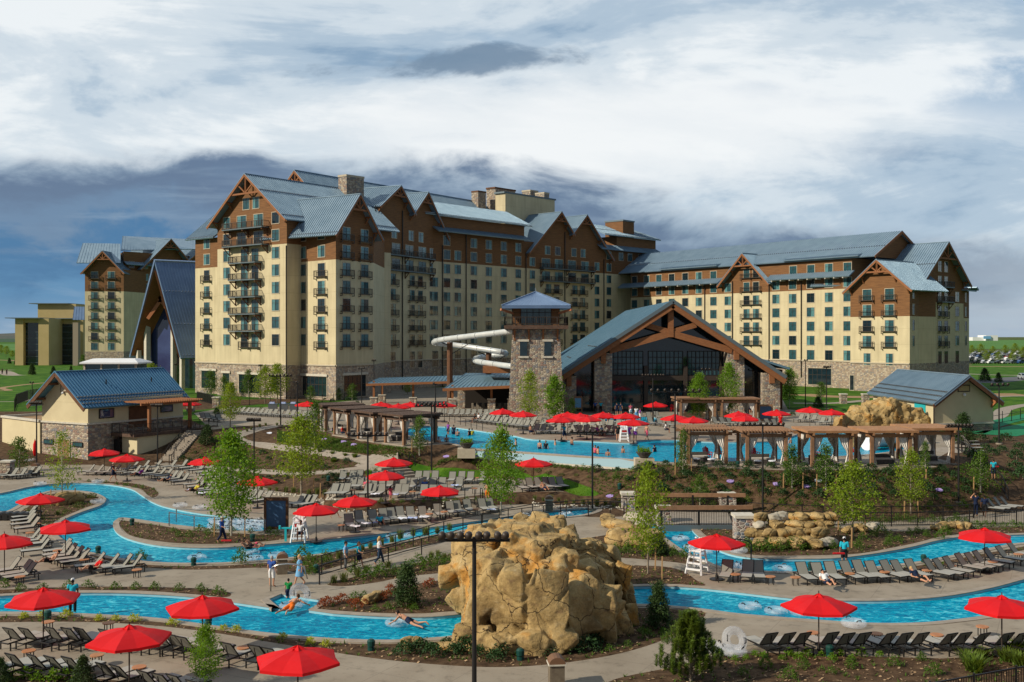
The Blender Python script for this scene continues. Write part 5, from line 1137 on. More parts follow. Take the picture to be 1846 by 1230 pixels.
# annex wall left of it
An = empty('service_annex', (0, 0, 0), 0, 'low cream walled annex with pale cap, left of the bathhouse', 'building')
af2 = Face((-62.4, 125.6), (-54.7, 118.9)); mb = MB(); walls(mb, [af2.p0, af2.p1, af2.p1 + bd * 9, af2.p0 + bd * 9], -.2, 4.2, True); mb.build('wall', 'stucco_pale', An)
mb = MB(); mb.poly([(p.x, p.y, 4.1) for p in (af2.p0, af2.p1, af2.p1 + bd * 9, af2.p0 + bd * 9)]); mb.build('roof', 'tan_path', An)
mb = MB(); mb.bar(af2.pt(-.1, 4.3, 0), af2.pt(af2.len, 4.3, 0), .35, .25); mb.bar(af2.pt(0, 4.3, 0), af2.pt(0, 4.3, -9), .35, .25); mb.build('wall_cap', 'limestone', An)
# pump house on the right
Ph = empty('pump_house', (0, 0, 0), 0, 'cream service building with blue-grey gable roof behind the sandstone wall of rocks', 'building')
pf = Face(W(1684, 118.5), W(1790, 121)); pl = Face(W(1684, 118.5) + Vector((-.2, 20)), W(1684, 118.5))
block(Ph, [pf.p0, pf.p1, pf.p1 + Vector((0, 20)), pf.p0 + Vector((0, 20))], [(1.5, 3.9, 'stone_fine', 'stone_base'), (3.9, 6.7, 'stucco_pale', 'stucco_wall')])
gable(Ph, pf, 0, pf.len, 6.6, 9.3, 20.5, over=.9, side=.75, rm='roof_grey', wall='stucco_pale', wallz=6.5, truss=False, guards=(.6, .75, .9), sp=.42, tm='timber_dark', bdir=(0, 1, 0))
panel(Ph, pf, 1726, 1747.5, 694, 706.5, 'vent', 'tan_panel', 'bronze_metal')
mb = MB(); mb.box(pf.pt(pf.len / 2, 3.95, .06), (pf.len / 2 + .05, .1, .1), pf.rz); mb.build('belt_course', 'limestone', Ph)
mb = MB(); mb.ball(pf.pt(pf.t(1736.5), 7.3, .2), .2); mb.build('wall_lamp', 'white_plastic', Ph, smooth=True)
mb = MB(); mb.bar(pf.pt(pf.len - .2, 6.6, .8), pf.pt(pf.len - .2, 6.6, 0), .3, .35); mb.bar(pf.pt(pf.len - .2, 6.4, .7), pf.pt(pf.len - .2, 5.8, .0), .25, .25); mb.build('bracket', 'copper', Ph)
mb = MB(); mb.box((pf.p0.x - .05, pf.p0.y + 4, 5.2), (.05, 1.6, 1.0)); mb.build('window', 'turquoise_plastic', Ph)
mb = MB(); mb.tube([pf.pt(-.12, 6.3, .1), pf.pt(-.12, UPZ, .1)], .08, 6); mb.build('downpipe', 'bronze_metal', Ph)
# glazed pavilion behind the bathhouse
Cl = empty('glazed_kiosk', (*W(210, 143), UPZ), 0, 'small glazed kiosk with pale flat hipped roof, rising behind the blue bathhouse roof', 'kiosk')
mb = MB(); mb.box((0, 0, 3.7), (3.45, 2.2, 3.7)); mb.build('glass_wall', 'glass_teal', Cl); mb = MB(); e_ = [(-4.0, -2.8, 7.5), (4.0, -2.8, 7.5), (4.0, 2.8, 7.5), (-4.0, 2.8, 7.5)]; q_ = [(-2.9, -1, 8.0), (2.9, -1, 8.0), (2.9, 1, 8.0), (-2.9, 1, 8.0)]
for i in range(4): j = (i + 1) % 4; mb.quad(e_[i], e_[j], q_[j], q_[i]); mb.quad(e_[i], e_[j], (*e_[j][:2], 7.3), (*e_[i][:2], 7.3))
mb.poly(q_); mb.build('roof', 'white_paint', Cl)
for x in (-3.5, -1.2, 1.2, 3.5): mb = MB(); mb.box((x, -2.25, 3.7), (.12, .12, 3.7)); mb.build('post', 'trim', Cl)
# far buildings on the plain
Fb = empty('distant_warehouse', (0, 0, 0), 0, 'tiny white warehouse with blue band on the far horizon', 'building')
mb = MB(); a, b_ = W(1770, 2200), W(1791, 2200); mb.box(((a.x + b_.x) / 2, 2200, 8), ((b_.x - a.x) / 2, 20, 6.5)); mb.build('wall', 'white_paint', Fb); mb = MB(); a, b_ = W(1748, 2205), W(1770, 2205); mb.box(((a.x + b_.x) / 2, 2205, 6.5), ((b_.x - a.x) / 2, 15, 4)); mb.build('annex', 'white_paint', Fb)
mb = MB(); a, b_ = W(1773, 2178), W(1786, 2178); mb.box(((a.x + b_.x) / 2, 2178, 10), ((b_.x - a.x) / 2, 1, 3)); mb.build('sign_band', 'cloth_lightblue', Fb)
# ------------------------------------------------------------------ prototypes
# sun lounger: local +y points to the head end
def make_lounger():
    r_ = empty('sun_lounger', (0, 0, 0), 0, 'grey mesh sun lounger', 'sun lounger')
    w, l1, l2, h = .64, 1.22, .80, .36; a = R(52); hy, hz2 = l1 + l2 * math.cos(a), h + l2 * math.sin(a)
    mb = MB()
    for s_ in (-1, 1): mb.bar((s_ * w / 2, 0, h), (s_ * w / 2, 1.95, h), .045, .06)
    for y in (0.02, l1, 1.93): mb.bar((-w / 2, y, h), (w / 2, y, h), .045, .05)
    mb.build('frame', 'dark_metal', r_)
    for s_ in (-1, 1):
        for y in (.12, 1.8): mb = MB(); mb.bar((s_ * w / 2, y, 0), (s_ * w / 2, y, h), .05, .05); mb.build('leg', 'dark_metal', r_)
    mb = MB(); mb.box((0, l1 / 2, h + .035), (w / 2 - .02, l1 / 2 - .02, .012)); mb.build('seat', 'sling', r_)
    mb = MB()
    nrm_ = Vector((0, -math.sin(a), math.cos(a))) * .015
    for s_ in (-1, 1): mb.bar((s_ * (w / 2), l1, h + .02), (s_ * (w / 2), hy, hz2), .04, .045)
    mb.bar((-w / 2, hy, hz2), (w / 2, hy, hz2), .04, .04); mb.bar((0, l1 + .3, h), (0, l1 + .45, h + .52), .03)
    b_ = mb.build('backrest', 'dark_metal', r_)
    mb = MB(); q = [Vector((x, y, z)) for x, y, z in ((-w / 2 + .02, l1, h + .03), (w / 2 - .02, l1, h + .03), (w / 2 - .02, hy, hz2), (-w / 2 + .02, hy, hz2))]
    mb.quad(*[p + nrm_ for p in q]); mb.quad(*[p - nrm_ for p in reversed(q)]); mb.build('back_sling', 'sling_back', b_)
    return r_
LG = make_lounger()
def lounge(pts, z, phi, desc, jit=3):
    'pts: pixels of the foot ends, listed left to right'
    n_ = len(pts)
    for i, (u, v) in enumerate(pts):
        p = PZ(u, v, z) if z is not None else G(u, v); ph = phi if not isinstance(phi, tuple) else lerp(phi[0], phi[1], i / max(1, n_ - 1))
        place(LG, (p.x, p.y, p.z), R(ph - 90 + random.uniform(-jit, jit)), 'grey lounger, ' + ordl(i, n_) + ' ' + desc, group='grey mesh sun loungers around the pools', sc=(1, 1, random.uniform(.96, 1.04)))
def lin(a, b, n): return [(lerp(a[0], b[0], i / (n - 1)), lerp(a[1], b[1], i / (n - 1))) for i in range(n)]
lounge([(1305, 1052), (1345, 1052.5), (1371, 1053.5)], 0, (70, 80), 'beside the white lifeguard chair, right bank')
for g_, (pp, ph) in enumerate([([(1466.6, 1056.6), (1492.6, 1056.6), (1517.5, 1056)], 98), ([(1553, 1054.4), (1575, 1053), (1598, 1052.7)], 106), ([(1632, 1051.6), (1653, 1050.5), (1675.7, 1050)], 116), ([(1718, 1048), (1736, 1045.8), (1753.7, 1043)], 130), ([(1775.4, 1037), (1792.7, 1034), (1808, 1031)], 132), ([(1827, 1026), (1848, 1020), (1868, 1012)], 132)]):
    lounge(pp, 0, ph, 'in the %s trio between the two right rivers' % ['first', 'second', 'third', 'fourth', 'fifth', 'last'][g_])
def heads(us, v, phi, desc, z=0.0):
    'rows seen from behind: pixels of the backrest tops'
    n_ = len(us)
    for i, q in enumerate(us):
        u, vv_ = q if isinstance(q, tuple) else (q, v); p = PZ(u, vv_, z + 1.0); d = Vector((math.cos(R(phi)), math.sin(R(phi)), 0)); p = p - d * 1.71
        place(LG, (p.x, p.y, z), R(phi - 90 + random.uniform(-3, 3)), 'lounger seen from behind, ' + ordl(i, n_) + ' ' + desc, group='grey mesh sun loungers around the pools', sc=(1, 1, random.uniform(.97, 1.03)))
heads([1393, 1423, 1452, 1504, 1533, 1563, 1608, 1639, 1667, 1717, 1745, 1775, 1821, 1845], 1141, -66, 'in the bottom right row below the river')
heads([(11, 1131), (39, 1131), (87, 1132), (117, 1133), (141, 1133.5), (184, 1134), (210, 1136), (250, 1139), (280, 1141), (303, 1143), (325, 1147), (365, 1154), (407, 1160), (455, 1163), (482, 1167)], 0, -118, 'in the curved bottom left row nearest the river')
heads([(-12, 1180), (15, 1179.5), (56, 1181.7), (87, 1183), (117, 1185), (180, 1195), (208, 1199), (256, 1209), (282, 1214), (310, 1218), (345, 1226), (372, 1232)], 0, -122, 'in the lowest left row at the picture edge')
lounge([(134, 1032), (160, 1034), (184, 1035), (201.5, 1036)], 0, 34, 'of four near the dark bank lamp, left river bend')
lounge([(77, 1012), (86, 1016), (97.5, 1020), (108, 1025)], 0, 38, 'of four angled left of the river bend')
lounge([(24, 983), (32, 987), (39, 992.8), (37, 1004), (78, 1004)], 0, 38, 'of five under the second left umbrella')
lounge([(19.5, 955), (20, 948), (21.7, 941.8), (26, 962.4), (28, 935)], 0, 42, 'of five behind the rubber tube rack, left island')
lounge([(-20, 1043), (0, 1048), (6.5, 1053)], 0, 42, 'at the left picture edge above the lower river')
lounge([(138.7, 856.7), (155, 857.5), (171, 857.8), (186, 857.8), (205, 858), (223, 859), (238, 859.5), (256, 861), (268.7, 863), (279.5, 865), (290, 868.6), (299, 871), (309, 875)], 0, (36, 44), 'in the front row above the upper river bend')
lounge([(219, 852), (240, 850), (262, 849), (290, 848), (310, 848), (325, 850), (342, 854), (355, 859), (364, 863), (374, 869)], 0, (40, 46), 'in the back row below the bathhouse stairs')
lounge([(331, 881), (338, 885), (349, 890), (357, 893), (366, 896), (376, 898), (432, 907), (441, 908.5), (458, 911), (519, 916.5), (530, 917.5), (541, 918)], 0, (38, 55), 'in the row beside the pond of floating tubes')
lounge([(-12, 864), (2, 865), (17, 865), (31, 864), (44, 862)], 0, 55, 'at far left behind the narrow river arm')
lounge([(589.5, 898), (599, 898), (613, 898.5), (652, 898), (664, 898), (680, 898), (710, 899), (724, 899.5), (759, 900), (777, 900), (798, 900)], .6, (72, 90), 'in the front row of the middle terrace')
lounge([(629, 885), (641, 885), (656, 885), (668, 885), (682, 885), (697, 885), (722, 886), (740, 886), (757, 886), (775, 886), (792, 886), (825, 885)], .6, 85, 'in the second row of the middle terrace')
lounge([(613, 871.5), (628, 871.5), (643, 871.5), (668, 873), (682, 873), (697, 873), (716, 873), (748, 873), (765, 873), (781, 873), (812, 873.7), (828, 873.7), (844.5, 873.7), (866, 873.7)], .6, 85, 'in the back row of the middle terrace')
lounge([(949, 888), (966, 887), (980, 886), (995, 886), (1008, 886), (1021, 884.5)], .6, 112, 'on the terrace corner by the lawn')
lounge([(633.7, 957.5), (654, 952), (679.7, 950), (697, 947), (713, 945), (729.4, 943.6), (746, 942.7), (770, 941.8), (796, 937), (818, 933.5), (834, 931.7), (851, 929), (878.6, 927), (892, 925)], 0, 108, 'in the long row beside the middle channel')
lounge(lin((848, 762), (945, 775), 13), UPZ, (38, 50), 'in the row along the far edge of the swimming pool')
lounge(lin((862, 757), (950, 765), 9), UPZ, 42, 'in the second row behind the swimming pool')
lounge(lin((787, 752), (904, 752.5), 12), UPZ, 80, 'in the row in front of the pool bar')
lounge(lin((958, 783), (1100, 785.5), 12), UPZ, 62, 'in the row below the red umbrellas, pool far edge')
lounge(lin((975, 770), (1125, 774), 11), UPZ, 70, 'in the second row below the red umbrellas')
lounge([(1160, 757), (1175, 758), (1190, 757), (1178, 768), (1195, 770), (1212, 772), (1228, 775)], UPZ, 100, 'near the poolside black lamp, hall front')
lounge(lin((1300, 768), (1410, 772), 9), UPZ, 115, 'behind the cabana roofs, far pool deck')
lounge([(1434, 762), (1446, 762), (1458, 762.5), (1473, 767), (1485, 767), (1498, 766)], UPZ, 45, 'left of the smaller sandstone rock wall')
lounge(lin((396, 746), (466, 751), 9), UPZ, (40, 55), 'in the upper deck row by the white flowering bed')
lounge(lin((474, 752), (560, 756), 9), UPZ, (60, 75), 'in the upper deck row left of the cabanas')
lounge([(372, 759), (381, 760), (390, 761), (400, 762)], UPZ, 125, 'at the head of the long stairs')
lounge([(1812, 926), (1822, 925), (1833, 923), (1845, 921)], 0, 140, 'beside the wide curved steps')
lounge([(1762, 802), (1768, 808), (1770, 814), (1775, 820)], UPZ, 185, 'on the small deck right of the cabanas')
# side tables
def make_table():
    r_ = empty('side_table', (0, 0, 0), 0, 'small round table', 'side table'); mb = MB(); mb.tube([(0, 0, .43), (0, 0, .47)], .29, 16); mb.build('table_top', 'table_wood', r_)
    for k in range(4): mb = MB(); a = k * math.pi / 2 + .78; mb.bar((.2 * math.cos(a), .2 * math.sin(a), 0), (.2 * math.cos(a), .2 * math.sin(a), .43), .035); mb.build('leg', 'dark_metal', r_)
    return r_
TB = make_table()
for pts, z, ds in (([(1326, 1049.5), (1389, 1053.8), (1434, 1055), (1532, 1048), (1595, 1045), (1671, 1042), (1715, 1033), (1790, 1026), (1836, 1012)], 0, 'among loungers between the right rivers'), ([(1466, 1158), (1580, 1160), (1689, 1162), (1771, 1147)], 0, 'in the bottom right lounger row'),
                   ([(36, 1054), (54, 972), (67, 955), (80, 985), (104, 1005), (152, 1022), (247, 1041)], 0, 'among loungers on the left bank'), ([(52, 1192), (87, 1138), (196, 1140), (175, 1200), (251, 1222), (439, 1186)], 0, 'among the bottom left loungers'),
                   ([(615, 958), (774, 937), (801, 933), (858, 928)], 0, 'in the row beside the middle channel'), ([(636, 893), (656, 871), (693, 892), (744, 896), (855, 890), (863, 870), (962, 880), (990, 880)], .6, 'on the middle terrace'), ([(357, 872), (395, 899), (205, 857), (330, 860)], 0, 'by the upper river bend'), ([(905, 762), (985, 780), (1015, 782), (1490, 762)], UPZ, 'by the swimming pool')):
    for i, (u, v) in enumerate(pts): p = PZ(u, v, z); place(TB, p, 0, 'round orange-topped side table, %s %s' % (ordl(i, len(pts)), ds), group='round side tables')
# umbrellas
def make_umb():
    r_ = empty('umbrella', (0, 0, 0), 0, 'red', 'umbrella'); n = 6; rad, zt, zb = 1.66, 2.56, 2.14; mb = MB(); cor = [Vector((rad * math.cos(2 * math.pi * k / n), rad * math.sin(2 * math.pi * k / n), zb)) for k in range(n)]
    top = Vector((0, 0, zt)); m_ = 5
    for k in range(n):
        a, b = cor[k], cor[(k + 1) % n]
        for i in range(m_):
            f0, f1 = i / m_, (i + 1) / m_
            def P(c, f): p = lerp(top, c, f); p.z += math.sin(f * math.pi) * .07; return p
            def Q(f): p = (P(a, f) + P(b, f)) / 2; p.z -= .05 * f; p.xy = p.xy * (1 - .03 * f); return p
            if i == 0: mb.tri(top, P(a, f1), Q(f1)); mb.tri(top, Q(f1), P(b, f1))
            else: mb.quad(P(a, f0), P(a, f1), Q(f1), Q(f0)); mb.quad(Q(f0), Q(f1), P(b, f1), P(b, f0))
        q = (a + b) / 2; q.z -= .05; q.xy = q.xy * .97; dz_ = Vector((0, 0, -.11)); mb.quad(a, q, q + dz_, a + dz_); mb.quad(q, b, b + dz_, q + dz_)
    mb.build('canopy', 'red_fabric', r_)
    mb = MB()
    for k in range(n): a = .30 * cor[k].normalized(); mb.tri((0, 0, zt + .14), (a.x, a.y, zt - .02), tuple(Vector((.30 * math.cos(2 * math.pi * (k + 1) / n), .30 * math.sin(2 * math.pi * (k + 1) / n), zt - .02))))
    mb.build('vent_cap', 'red_fabric', r_)
    mb = MB(); mb.tube([(0, 0, .05), (0, 0, zt + .1)], .03, 8); mb.tube([(0, 0, zt + .1), (0, 0, zt + .24)], .025, 6); mb.build('pole', 'bronze_metal', r_)
    mb = MB(); mb.tube([(0, 0, 0), (0, 0, .06), (0, 0, .1), (0, 0, .35)], [.42, .42, .1, .06], 16); mb.build('base', 'dark_metal', r_)
    mb = MB()
    for k in range(n): mb.bar((0, 0, zt - .06), cor[k] - Vector((0, 0, .05)), .03); mb.bar((0, 0, zt - .75), lerp(top, cor[k], .55) - Vector((0, 0, .06)), .02)
    mb.build('ribs', 'bronze_metal', r_); return r_
UM = make_umb()
for u, v, z, ds in [(78, 1056, 0, 'over the lower left river, in front of the standing guard'), (233, 1123, 0, 'largest but one, above the bottom left loungers'), (365, 1070, 0, 'on the near bank of the lower left river'), (537, 1160, 0, 'nearest the viewer at the bottom edge, beside the mulch bed'), (1476, 1067, 0, 'on the near bank of the lower right river, left one'), (1806, 1070, 0, 'on the near bank of the lower right river, right one'),
                    (73, 887, 0, 'in front of the small left island tree'), (118, 935, 0, 'beside the wide river bend, left bank'), (8, 960, 0, 'cut by the left picture edge'), (1292, 960, 0, 'beside the white lifeguard chair below the footbridge'), (1775, 949, 0, 'between the right rivers near the picture edge'), (570, 905, 0, 'beside the lifeguard chair and the blue board'), (640, 891, 0, 'at the left end of the long lounger row'), (464, 856, 0, 'partly behind the large leafy tree'), (369, 822, 0, 'among the back row loungers, left of the leafy tree'), (188, 807, 0, 'against the stone wall of the bathhouse'), (229, 817, 0, 'in front of the bathhouse porch'),
                    (710, 823, 1.0, 'at the top of the short steps by the lawn'), (695, 846, .6, 'in the middle of the terrace loungers'), (793, 873, .0, 'over the long row, right of the terrace'), (962, 824, .8, 'on the lawn wedge below the pool wall'),
                    (340, 721, 3, 'at the gate by the far hotel corner'), (554, 722, 3, 'left of the dark cabanas on the upper deck'), (687, 723, 3, 'leftmost of the cluster behind the dark cabanas'), (703, 730, 3, 'lowest of the cluster behind the dark cabanas'), (718, 726, 3, 'third of the cluster behind the dark cabanas'), (740, 723, 3, 'rightmost of the cluster behind the dark cabanas'), (801, 723, 3, 'alone in front of the covered walkway'), (906, 735, 3, 'left of the pair before the bar'), (943, 739, 3, 'right of the pair before the bar'), (1012, 748, 3, 'first of the row along the far pool side'),
                    (1023, 741, 3, 'half hidden by a green poolside tree'), (1046, 743, 3, 'behind the second of the far pool row'), (1058, 747, 3, 'second of the far pool row, overlapping another'), (1087, 741, 3, 'in front of the hall left pier'), (1128, 742, 3, 'beside the shallow kids pool'), (1142, 753, 3, 'above the far lifeguard chair'), (1182, 723, 3, 'highest one, under the hall truss'), (1217, 745, 3, 'left neighbour of the tall black lamp'), (1250, 749, 3, 'in front of the young lime-green tree'), (1331, 740, 3, 'rear one of the pair beside the far pergola'), (1343, 746, 3, 'front one of the pair beside the far pergola'), (1400, 737, 3, 'in front of the second blue board'), (1460, 732, 3, 'left of two by the sandstone wall'), (1499, 736, 3, 'right of two by the sandstone wall')]:
    p = PZ(u, v, z + 2.75); place(UM, (p.x, p.y, z), random.uniform(0, 1.05), 'open red umbrella ' + ds, group='red umbrellas')
# closed umbrella
cu = empty('closed_umbrella', PZ(63, 835, 0), 0, 'folded red umbrella standing left of the bathhouse door', 'umbrella'); mb = MB(); mb.tube([(0, 0, .8), (0, 0, 1.2), (0, 0, 2.1), (0, 0, 2.6)], [.12, .22, .2, .04], 8); mb.build('canopy', 'red_fabric', cu, True); mb = MB(); mb.tube([(0, 0, 0), (0, 0, 2.7)], .035, 6); mb.build('pole', 'bronze_metal', cu)
# floodlight poles
def lamp(u, vt, z0, base_v, ds, w=2.4, n=8, rz=0.0):
    p = G(u, base_v) if z0 is None else PZ(u, base_v, z0); zt = CH - (vt - HZ) / F * p.y; h = zt - p.z
    r_ = empty('floodlight_pole', p, rz, 'black floodlight pole, ' + ds, 'lamp post', 'floodlight poles'); mb = MB(); mb.tube([(0, 0, -.1), (0, 0, h)], [.085, .065], 10); mb.build('pole', 'dark_metal', r_)
    if w: mb = MB(); mb.box((0, 0, h - .10), (w / 2, .045, .05)); mb.build('crossbar', 'dark_metal', r_)
    for k in range(n):
        x = lerp(-w / 2 + .12, w / 2 - .12, k / max(1, n - 1)); tl = random.uniform(-.5, .5); mb = MB(); mb.tube([(x, -.02, h + .02), (x + .04 * tl, -.16, h + .10), (x + .1 * tl, -.30, h + .07)], [.05, .115, .13], 8); mb.build('lamp_head', 'bronze_metal', r_, smooth=True)
    mb = MB(); mb.tube([(0, 0, -.1), (0, 0, .12)], .32, 12); mb.build('footing', 'concrete', r_); return r_
lamp(855, 968, 0, 1415, 'nearest one, in front of the big sandstone rocks', 2.25, 8)
for u, vt, bv, z, ds, w in [(458, 757, 892, None, 'between the leafy trees, mid left', 1.3), (663, 783, 932, 0, 'rising behind the long lounger row', 3.2), (1068, 778, 919, 0, 'at the lower path right of the lawn', 3.6), (1375, 765, 928, None, 'right of the footbridge', 3.4), (1728, 768, 908, None, 'on the right hillside', 2.2), (66, 727, 838, 0, 'left of the bathhouse gable', 1.5), (284, 731, 836, 0, 'before the bathhouse porch', 1.4), (778, 731, 852, None, 'on the lawn by the dark cabanas', 3.2)]: lamp(u, vt, z, bv, ds, w)
for u, vt, bv, ds, w, n in [(783, 728, 800, 'beside the left end of the swimming pool', 2.6, 7), (506, 677, 768, 'left one before the hotel stone base', 2.9, 7), (536, 690, 766, 'bare one left of the cabanas', .3, 1), (470, 659, 718, 'slim one by the hotel window', .8, 3), (674, 650, 725, 'slim one at the hotel corner', .8, 3), (652, 664, 728, 'thin one in front of the shaded hotel wall', 1.1, 2), (946, 672, 745, 'beside the stone tower', 2.9, 8), (1177, 677, 765, 'in front of the hall glazing', 2.9, 8), (1217, 705, 838, 'at the left cabana corner', 4.4, 8), (1272, 666, 745, 'dim one before the hall', 1.4, 3), (1490, 662, 738, 'between young trees, right wing', 1.2, 5), (1452, 650, 735, 'slim one at the right wing stone base', .6, 2), (1672, 699, 766, 'before the cream pump house', 2.3, 8), (1801, 694, 801, 'beside the pump house gable', 1.9, 4), (1363, 668, 742, 'thin one before the hall right pier', 1.4, 2), (785, 692, 770, 'thin one before the covered walkway', .6, 1), (58, 690, 722, 'on the lawn, left', .7, 2), (317, 657, 716, 'by the steep hall', .5, 2)]: lamp(u, vt, UPZ, bv, ds, w, n)
# cabanas
def cabana(p, rz, ds, grp, w=3.3, d=3.5, h=2.75, m_='pergola_wood', rm='pergola_wood', solid=False, ov=.5):
    r_ = empty('cabana', p, rz, ds, 'cabana', grp)
    mb = MB(); mb.box((0, d / 2, 0.0), (w / 2 + .25, d / 2 + .25, .08)); mb.build('floor', 'coping', r_)
    for x in (-w / 2, w / 2):
        for y in (0, d): mb = MB(); mb.box((x, y, h / 2), (.13, .13, h / 2)); mb.build('post', m_, r_)
    mb = MB()
    for y in (0, d): mb.box((0, y, h - .05), (w / 2 + ov, .08, .14))
    for x in (-w / 2, w / 2): mb.box((x, d / 2, h + .13), (.08, d / 2 + ov, .12))
    k = 17 if not solid else 40
    for i in range(k): x = lerp(-w / 2 - ov, w / 2 + ov, i / (k - 1)); mb.box((x, d / 2, h + .33), (.05 if not solid else .047, d / 2 + ov, .10))
    mb.build('roof', rm, r_)
    for x in (-w / 2, w / 2):
        for y in (0, d):
            sx_, sy_ = (-1 if x > 0 else 1), (1 if y == 0 else -1); mb = MB(); N_ = 14; rows = []
            for j in range(9):
                f = j / 8; sp_w = [.85, .76, .64, .46, .24, .16, .24, .32, .38][j]; z = h - .12 - (h - .3) * f; row = []
                for i in range(N_ + 1):
                    q = i / N_; row.append((x + sx_ * (.14 + sp_w * q), y + sy_ * (.10 + .06 * math.sin(q * 22) + .03 * math.sin(j + i)), z))
                rows.append(row)
            for a, b in zip(rows, rows[1:]):
                for i in range(N_): mb.quad(a[i], b[i], b[i + 1], a[i + 1])
            mb.build('curtain', 'curtain', r_, smooth=True); mb = MB(); sy_ = 1 if y == 0 else -1
            rows = [[(x + sx_ * (.12 + .05 * math.sin(i * 1.6) + .02 * math.sin(j + i)), y + sy_ * (.14 + [.75, .68, .56, .4, .2, .14, .2, .28, .34][j] * i / N_), h - .12 - (h - .3) * j / 8) for i in range(N_ + 1)] for j in range(9)]
            for a, b in zip(rows, rows[1:]):
                for i in range(N_): mb.quad(a[i], b[i], b[i + 1], a[i + 1])
            mb.build('curtain', 'curtain', r_, smooth=True)
    return r_
gl = 'dark brown cabanas left of the pool'; gr = 'orange-brown cabanas on the right pool edge'
for i, ((u1, v1), (u2, v2)) in enumerate([((573, 774.5), (590, 780.6)), ((603.7, 784.8), (627.6, 789)), ((644.5, 792.5), (677, 797.5)), ((694.5, 799.6), (729, 804.5))]):
    a, b = PZ(u1, v1, UPZ), PZ(u2, v2, UPZ); c_ = (a + b) / 2; cabana(c_, math.atan2(b.y - a.y, b.x - a.x), 'dark brown roofed cabana with tied curtains, %s of four left of the pool' % ['farthest', 'second', 'third', 'nearest'][i], gl, d=4.0, w=3.3, h=2.75, rm='pergola_brown', solid=True, ov=.55)
for i, (u, v, rz, sol) in enumerate([(1275, 838, 0, False), (1382, 842.5, 0, False), (1499, 843.5, .03, True), (1606, 843, .05, True), (1684, 837, .06, True)]):
    cabana(PZ(u, v, UPZ), rz, 'orange-brown cabana with tied pale curtains, %s of five on the right pool edge' % ['leftmost', 'second', 'middle', 'fourth', 'rightmost'][i], gr, solid=sol, rm='pergola_tan' if sol else 'pergola_wood')
for i, u in enumerate((1258, 1332)): cabana(PZ(u, 762, UPZ), .02, 'tan roofed far cabana before the hall, %s of two' % ['left', 'right'][i], 'far cabanas before the hall', w=4.4, h=2.7, d=4, solid=True)
# cabana furniture
def sofa(p, rz, ds):
    r_ = empty('sofa', p, rz, ds, 'sofa', 'cabana sofas'); mb = MB(); mb.box((0, 0, .2), (.95, .4, .2)); mb.build('base', 'wicker', r_); mb = MB(); mb.box((0, .36, .5), (.95, .07, .3)); mb.build('backrest', 'wicker', r_); mb = MB(); mb.box((0, -.03, .46), (.85, .34, .06)); mb.build('cushion', 'cushion', r_)
def adiron(p, rz, ds):
    r_ = empty('armchair', p, rz, ds, 'armchair', 'red slatted armchairs'); mb = MB(); mb.box((0, 0, .38), (.28, .28, .03)); mb.build('seat', 'red_plastic', r_); mb = MB()
    for k in range(5): x = (k - 2) * .115; hgt = .42 - abs(k - 2) * .05; mb.bar((x, .26, .38), (x, .5, .38 + hgt * 1.7), .1, .02)
    mb.build('backrest', 'red_plastic', r_)
    for s_ in (-1, 1): mb = MB(); mb.box((s_ * .33, 0, .58), (.07, .34, .02)); mb.build('armrest', 'red_plastic', r_); mb = MB(); mb.bar((s_ * .33, -.26, 0), (s_ * .33, -.26, .57), .05); mb.bar((s_ * .33, .3, 0), (s_ * .33, .2, .57), .05); mb.build('leg', 'red_plastic', r_)
for i, (u, v) in enumerate([(1258, 832), (1370, 836), (1480, 838), (1590, 836), (1668, 830)]): sofa(PZ(u, v, UPZ + .08), .1, 'dark wicker sofa with pale cushion in the %s right cabana' % ['leftmost', 'second', 'middle', 'fourth', 'rightmost'][i])
for i, (u, v) in enumerate([(613, 778), (657, 786), (710, 793)]): sofa(PZ(u, v, UPZ + .08), -.7, 'dark wicker sofa in the %s dark cabana' % ['second', 'third', 'nearest'][i])
for i, (u, v, ds) in enumerate([(1275, 827, 'in the leftmost right cabana'), (1297, 826, 'beside the curtain of the leftmost right cabana'), (1361, 827, 'in the second right cabana'), (1470, 827, 'in the middle right cabana'), (1213, 742, 'left of two by the hall'), (1229, 742, 'right of two by the hall'), (1537, 822, 'behind the middle right cabana')]): adiron(PZ(u, v, UPZ + .08), .2, 'red slatted armchair ' + ds)
for i, (u, v) in enumerate([(1256, 832), (1282, 833), (1366, 836), (1392, 836)]):
    r_ = empty('ottoman', PZ(u, v + 3, UPZ + .08), 0, 'round white topped ottoman, %s in the right cabanas' % ordl(i, 4), 'ottoman', 'ottomans'); mb = MB(); mb.tube([(0, 0, .1), (0, 0, .35)], .28, 12); mb.build('base', 'wicker', r_); mb = MB(); mb.tube([(0, 0, .35), (0, 0, .43)], .32, 12); mb.build('cushion', 'towel_white', r_)
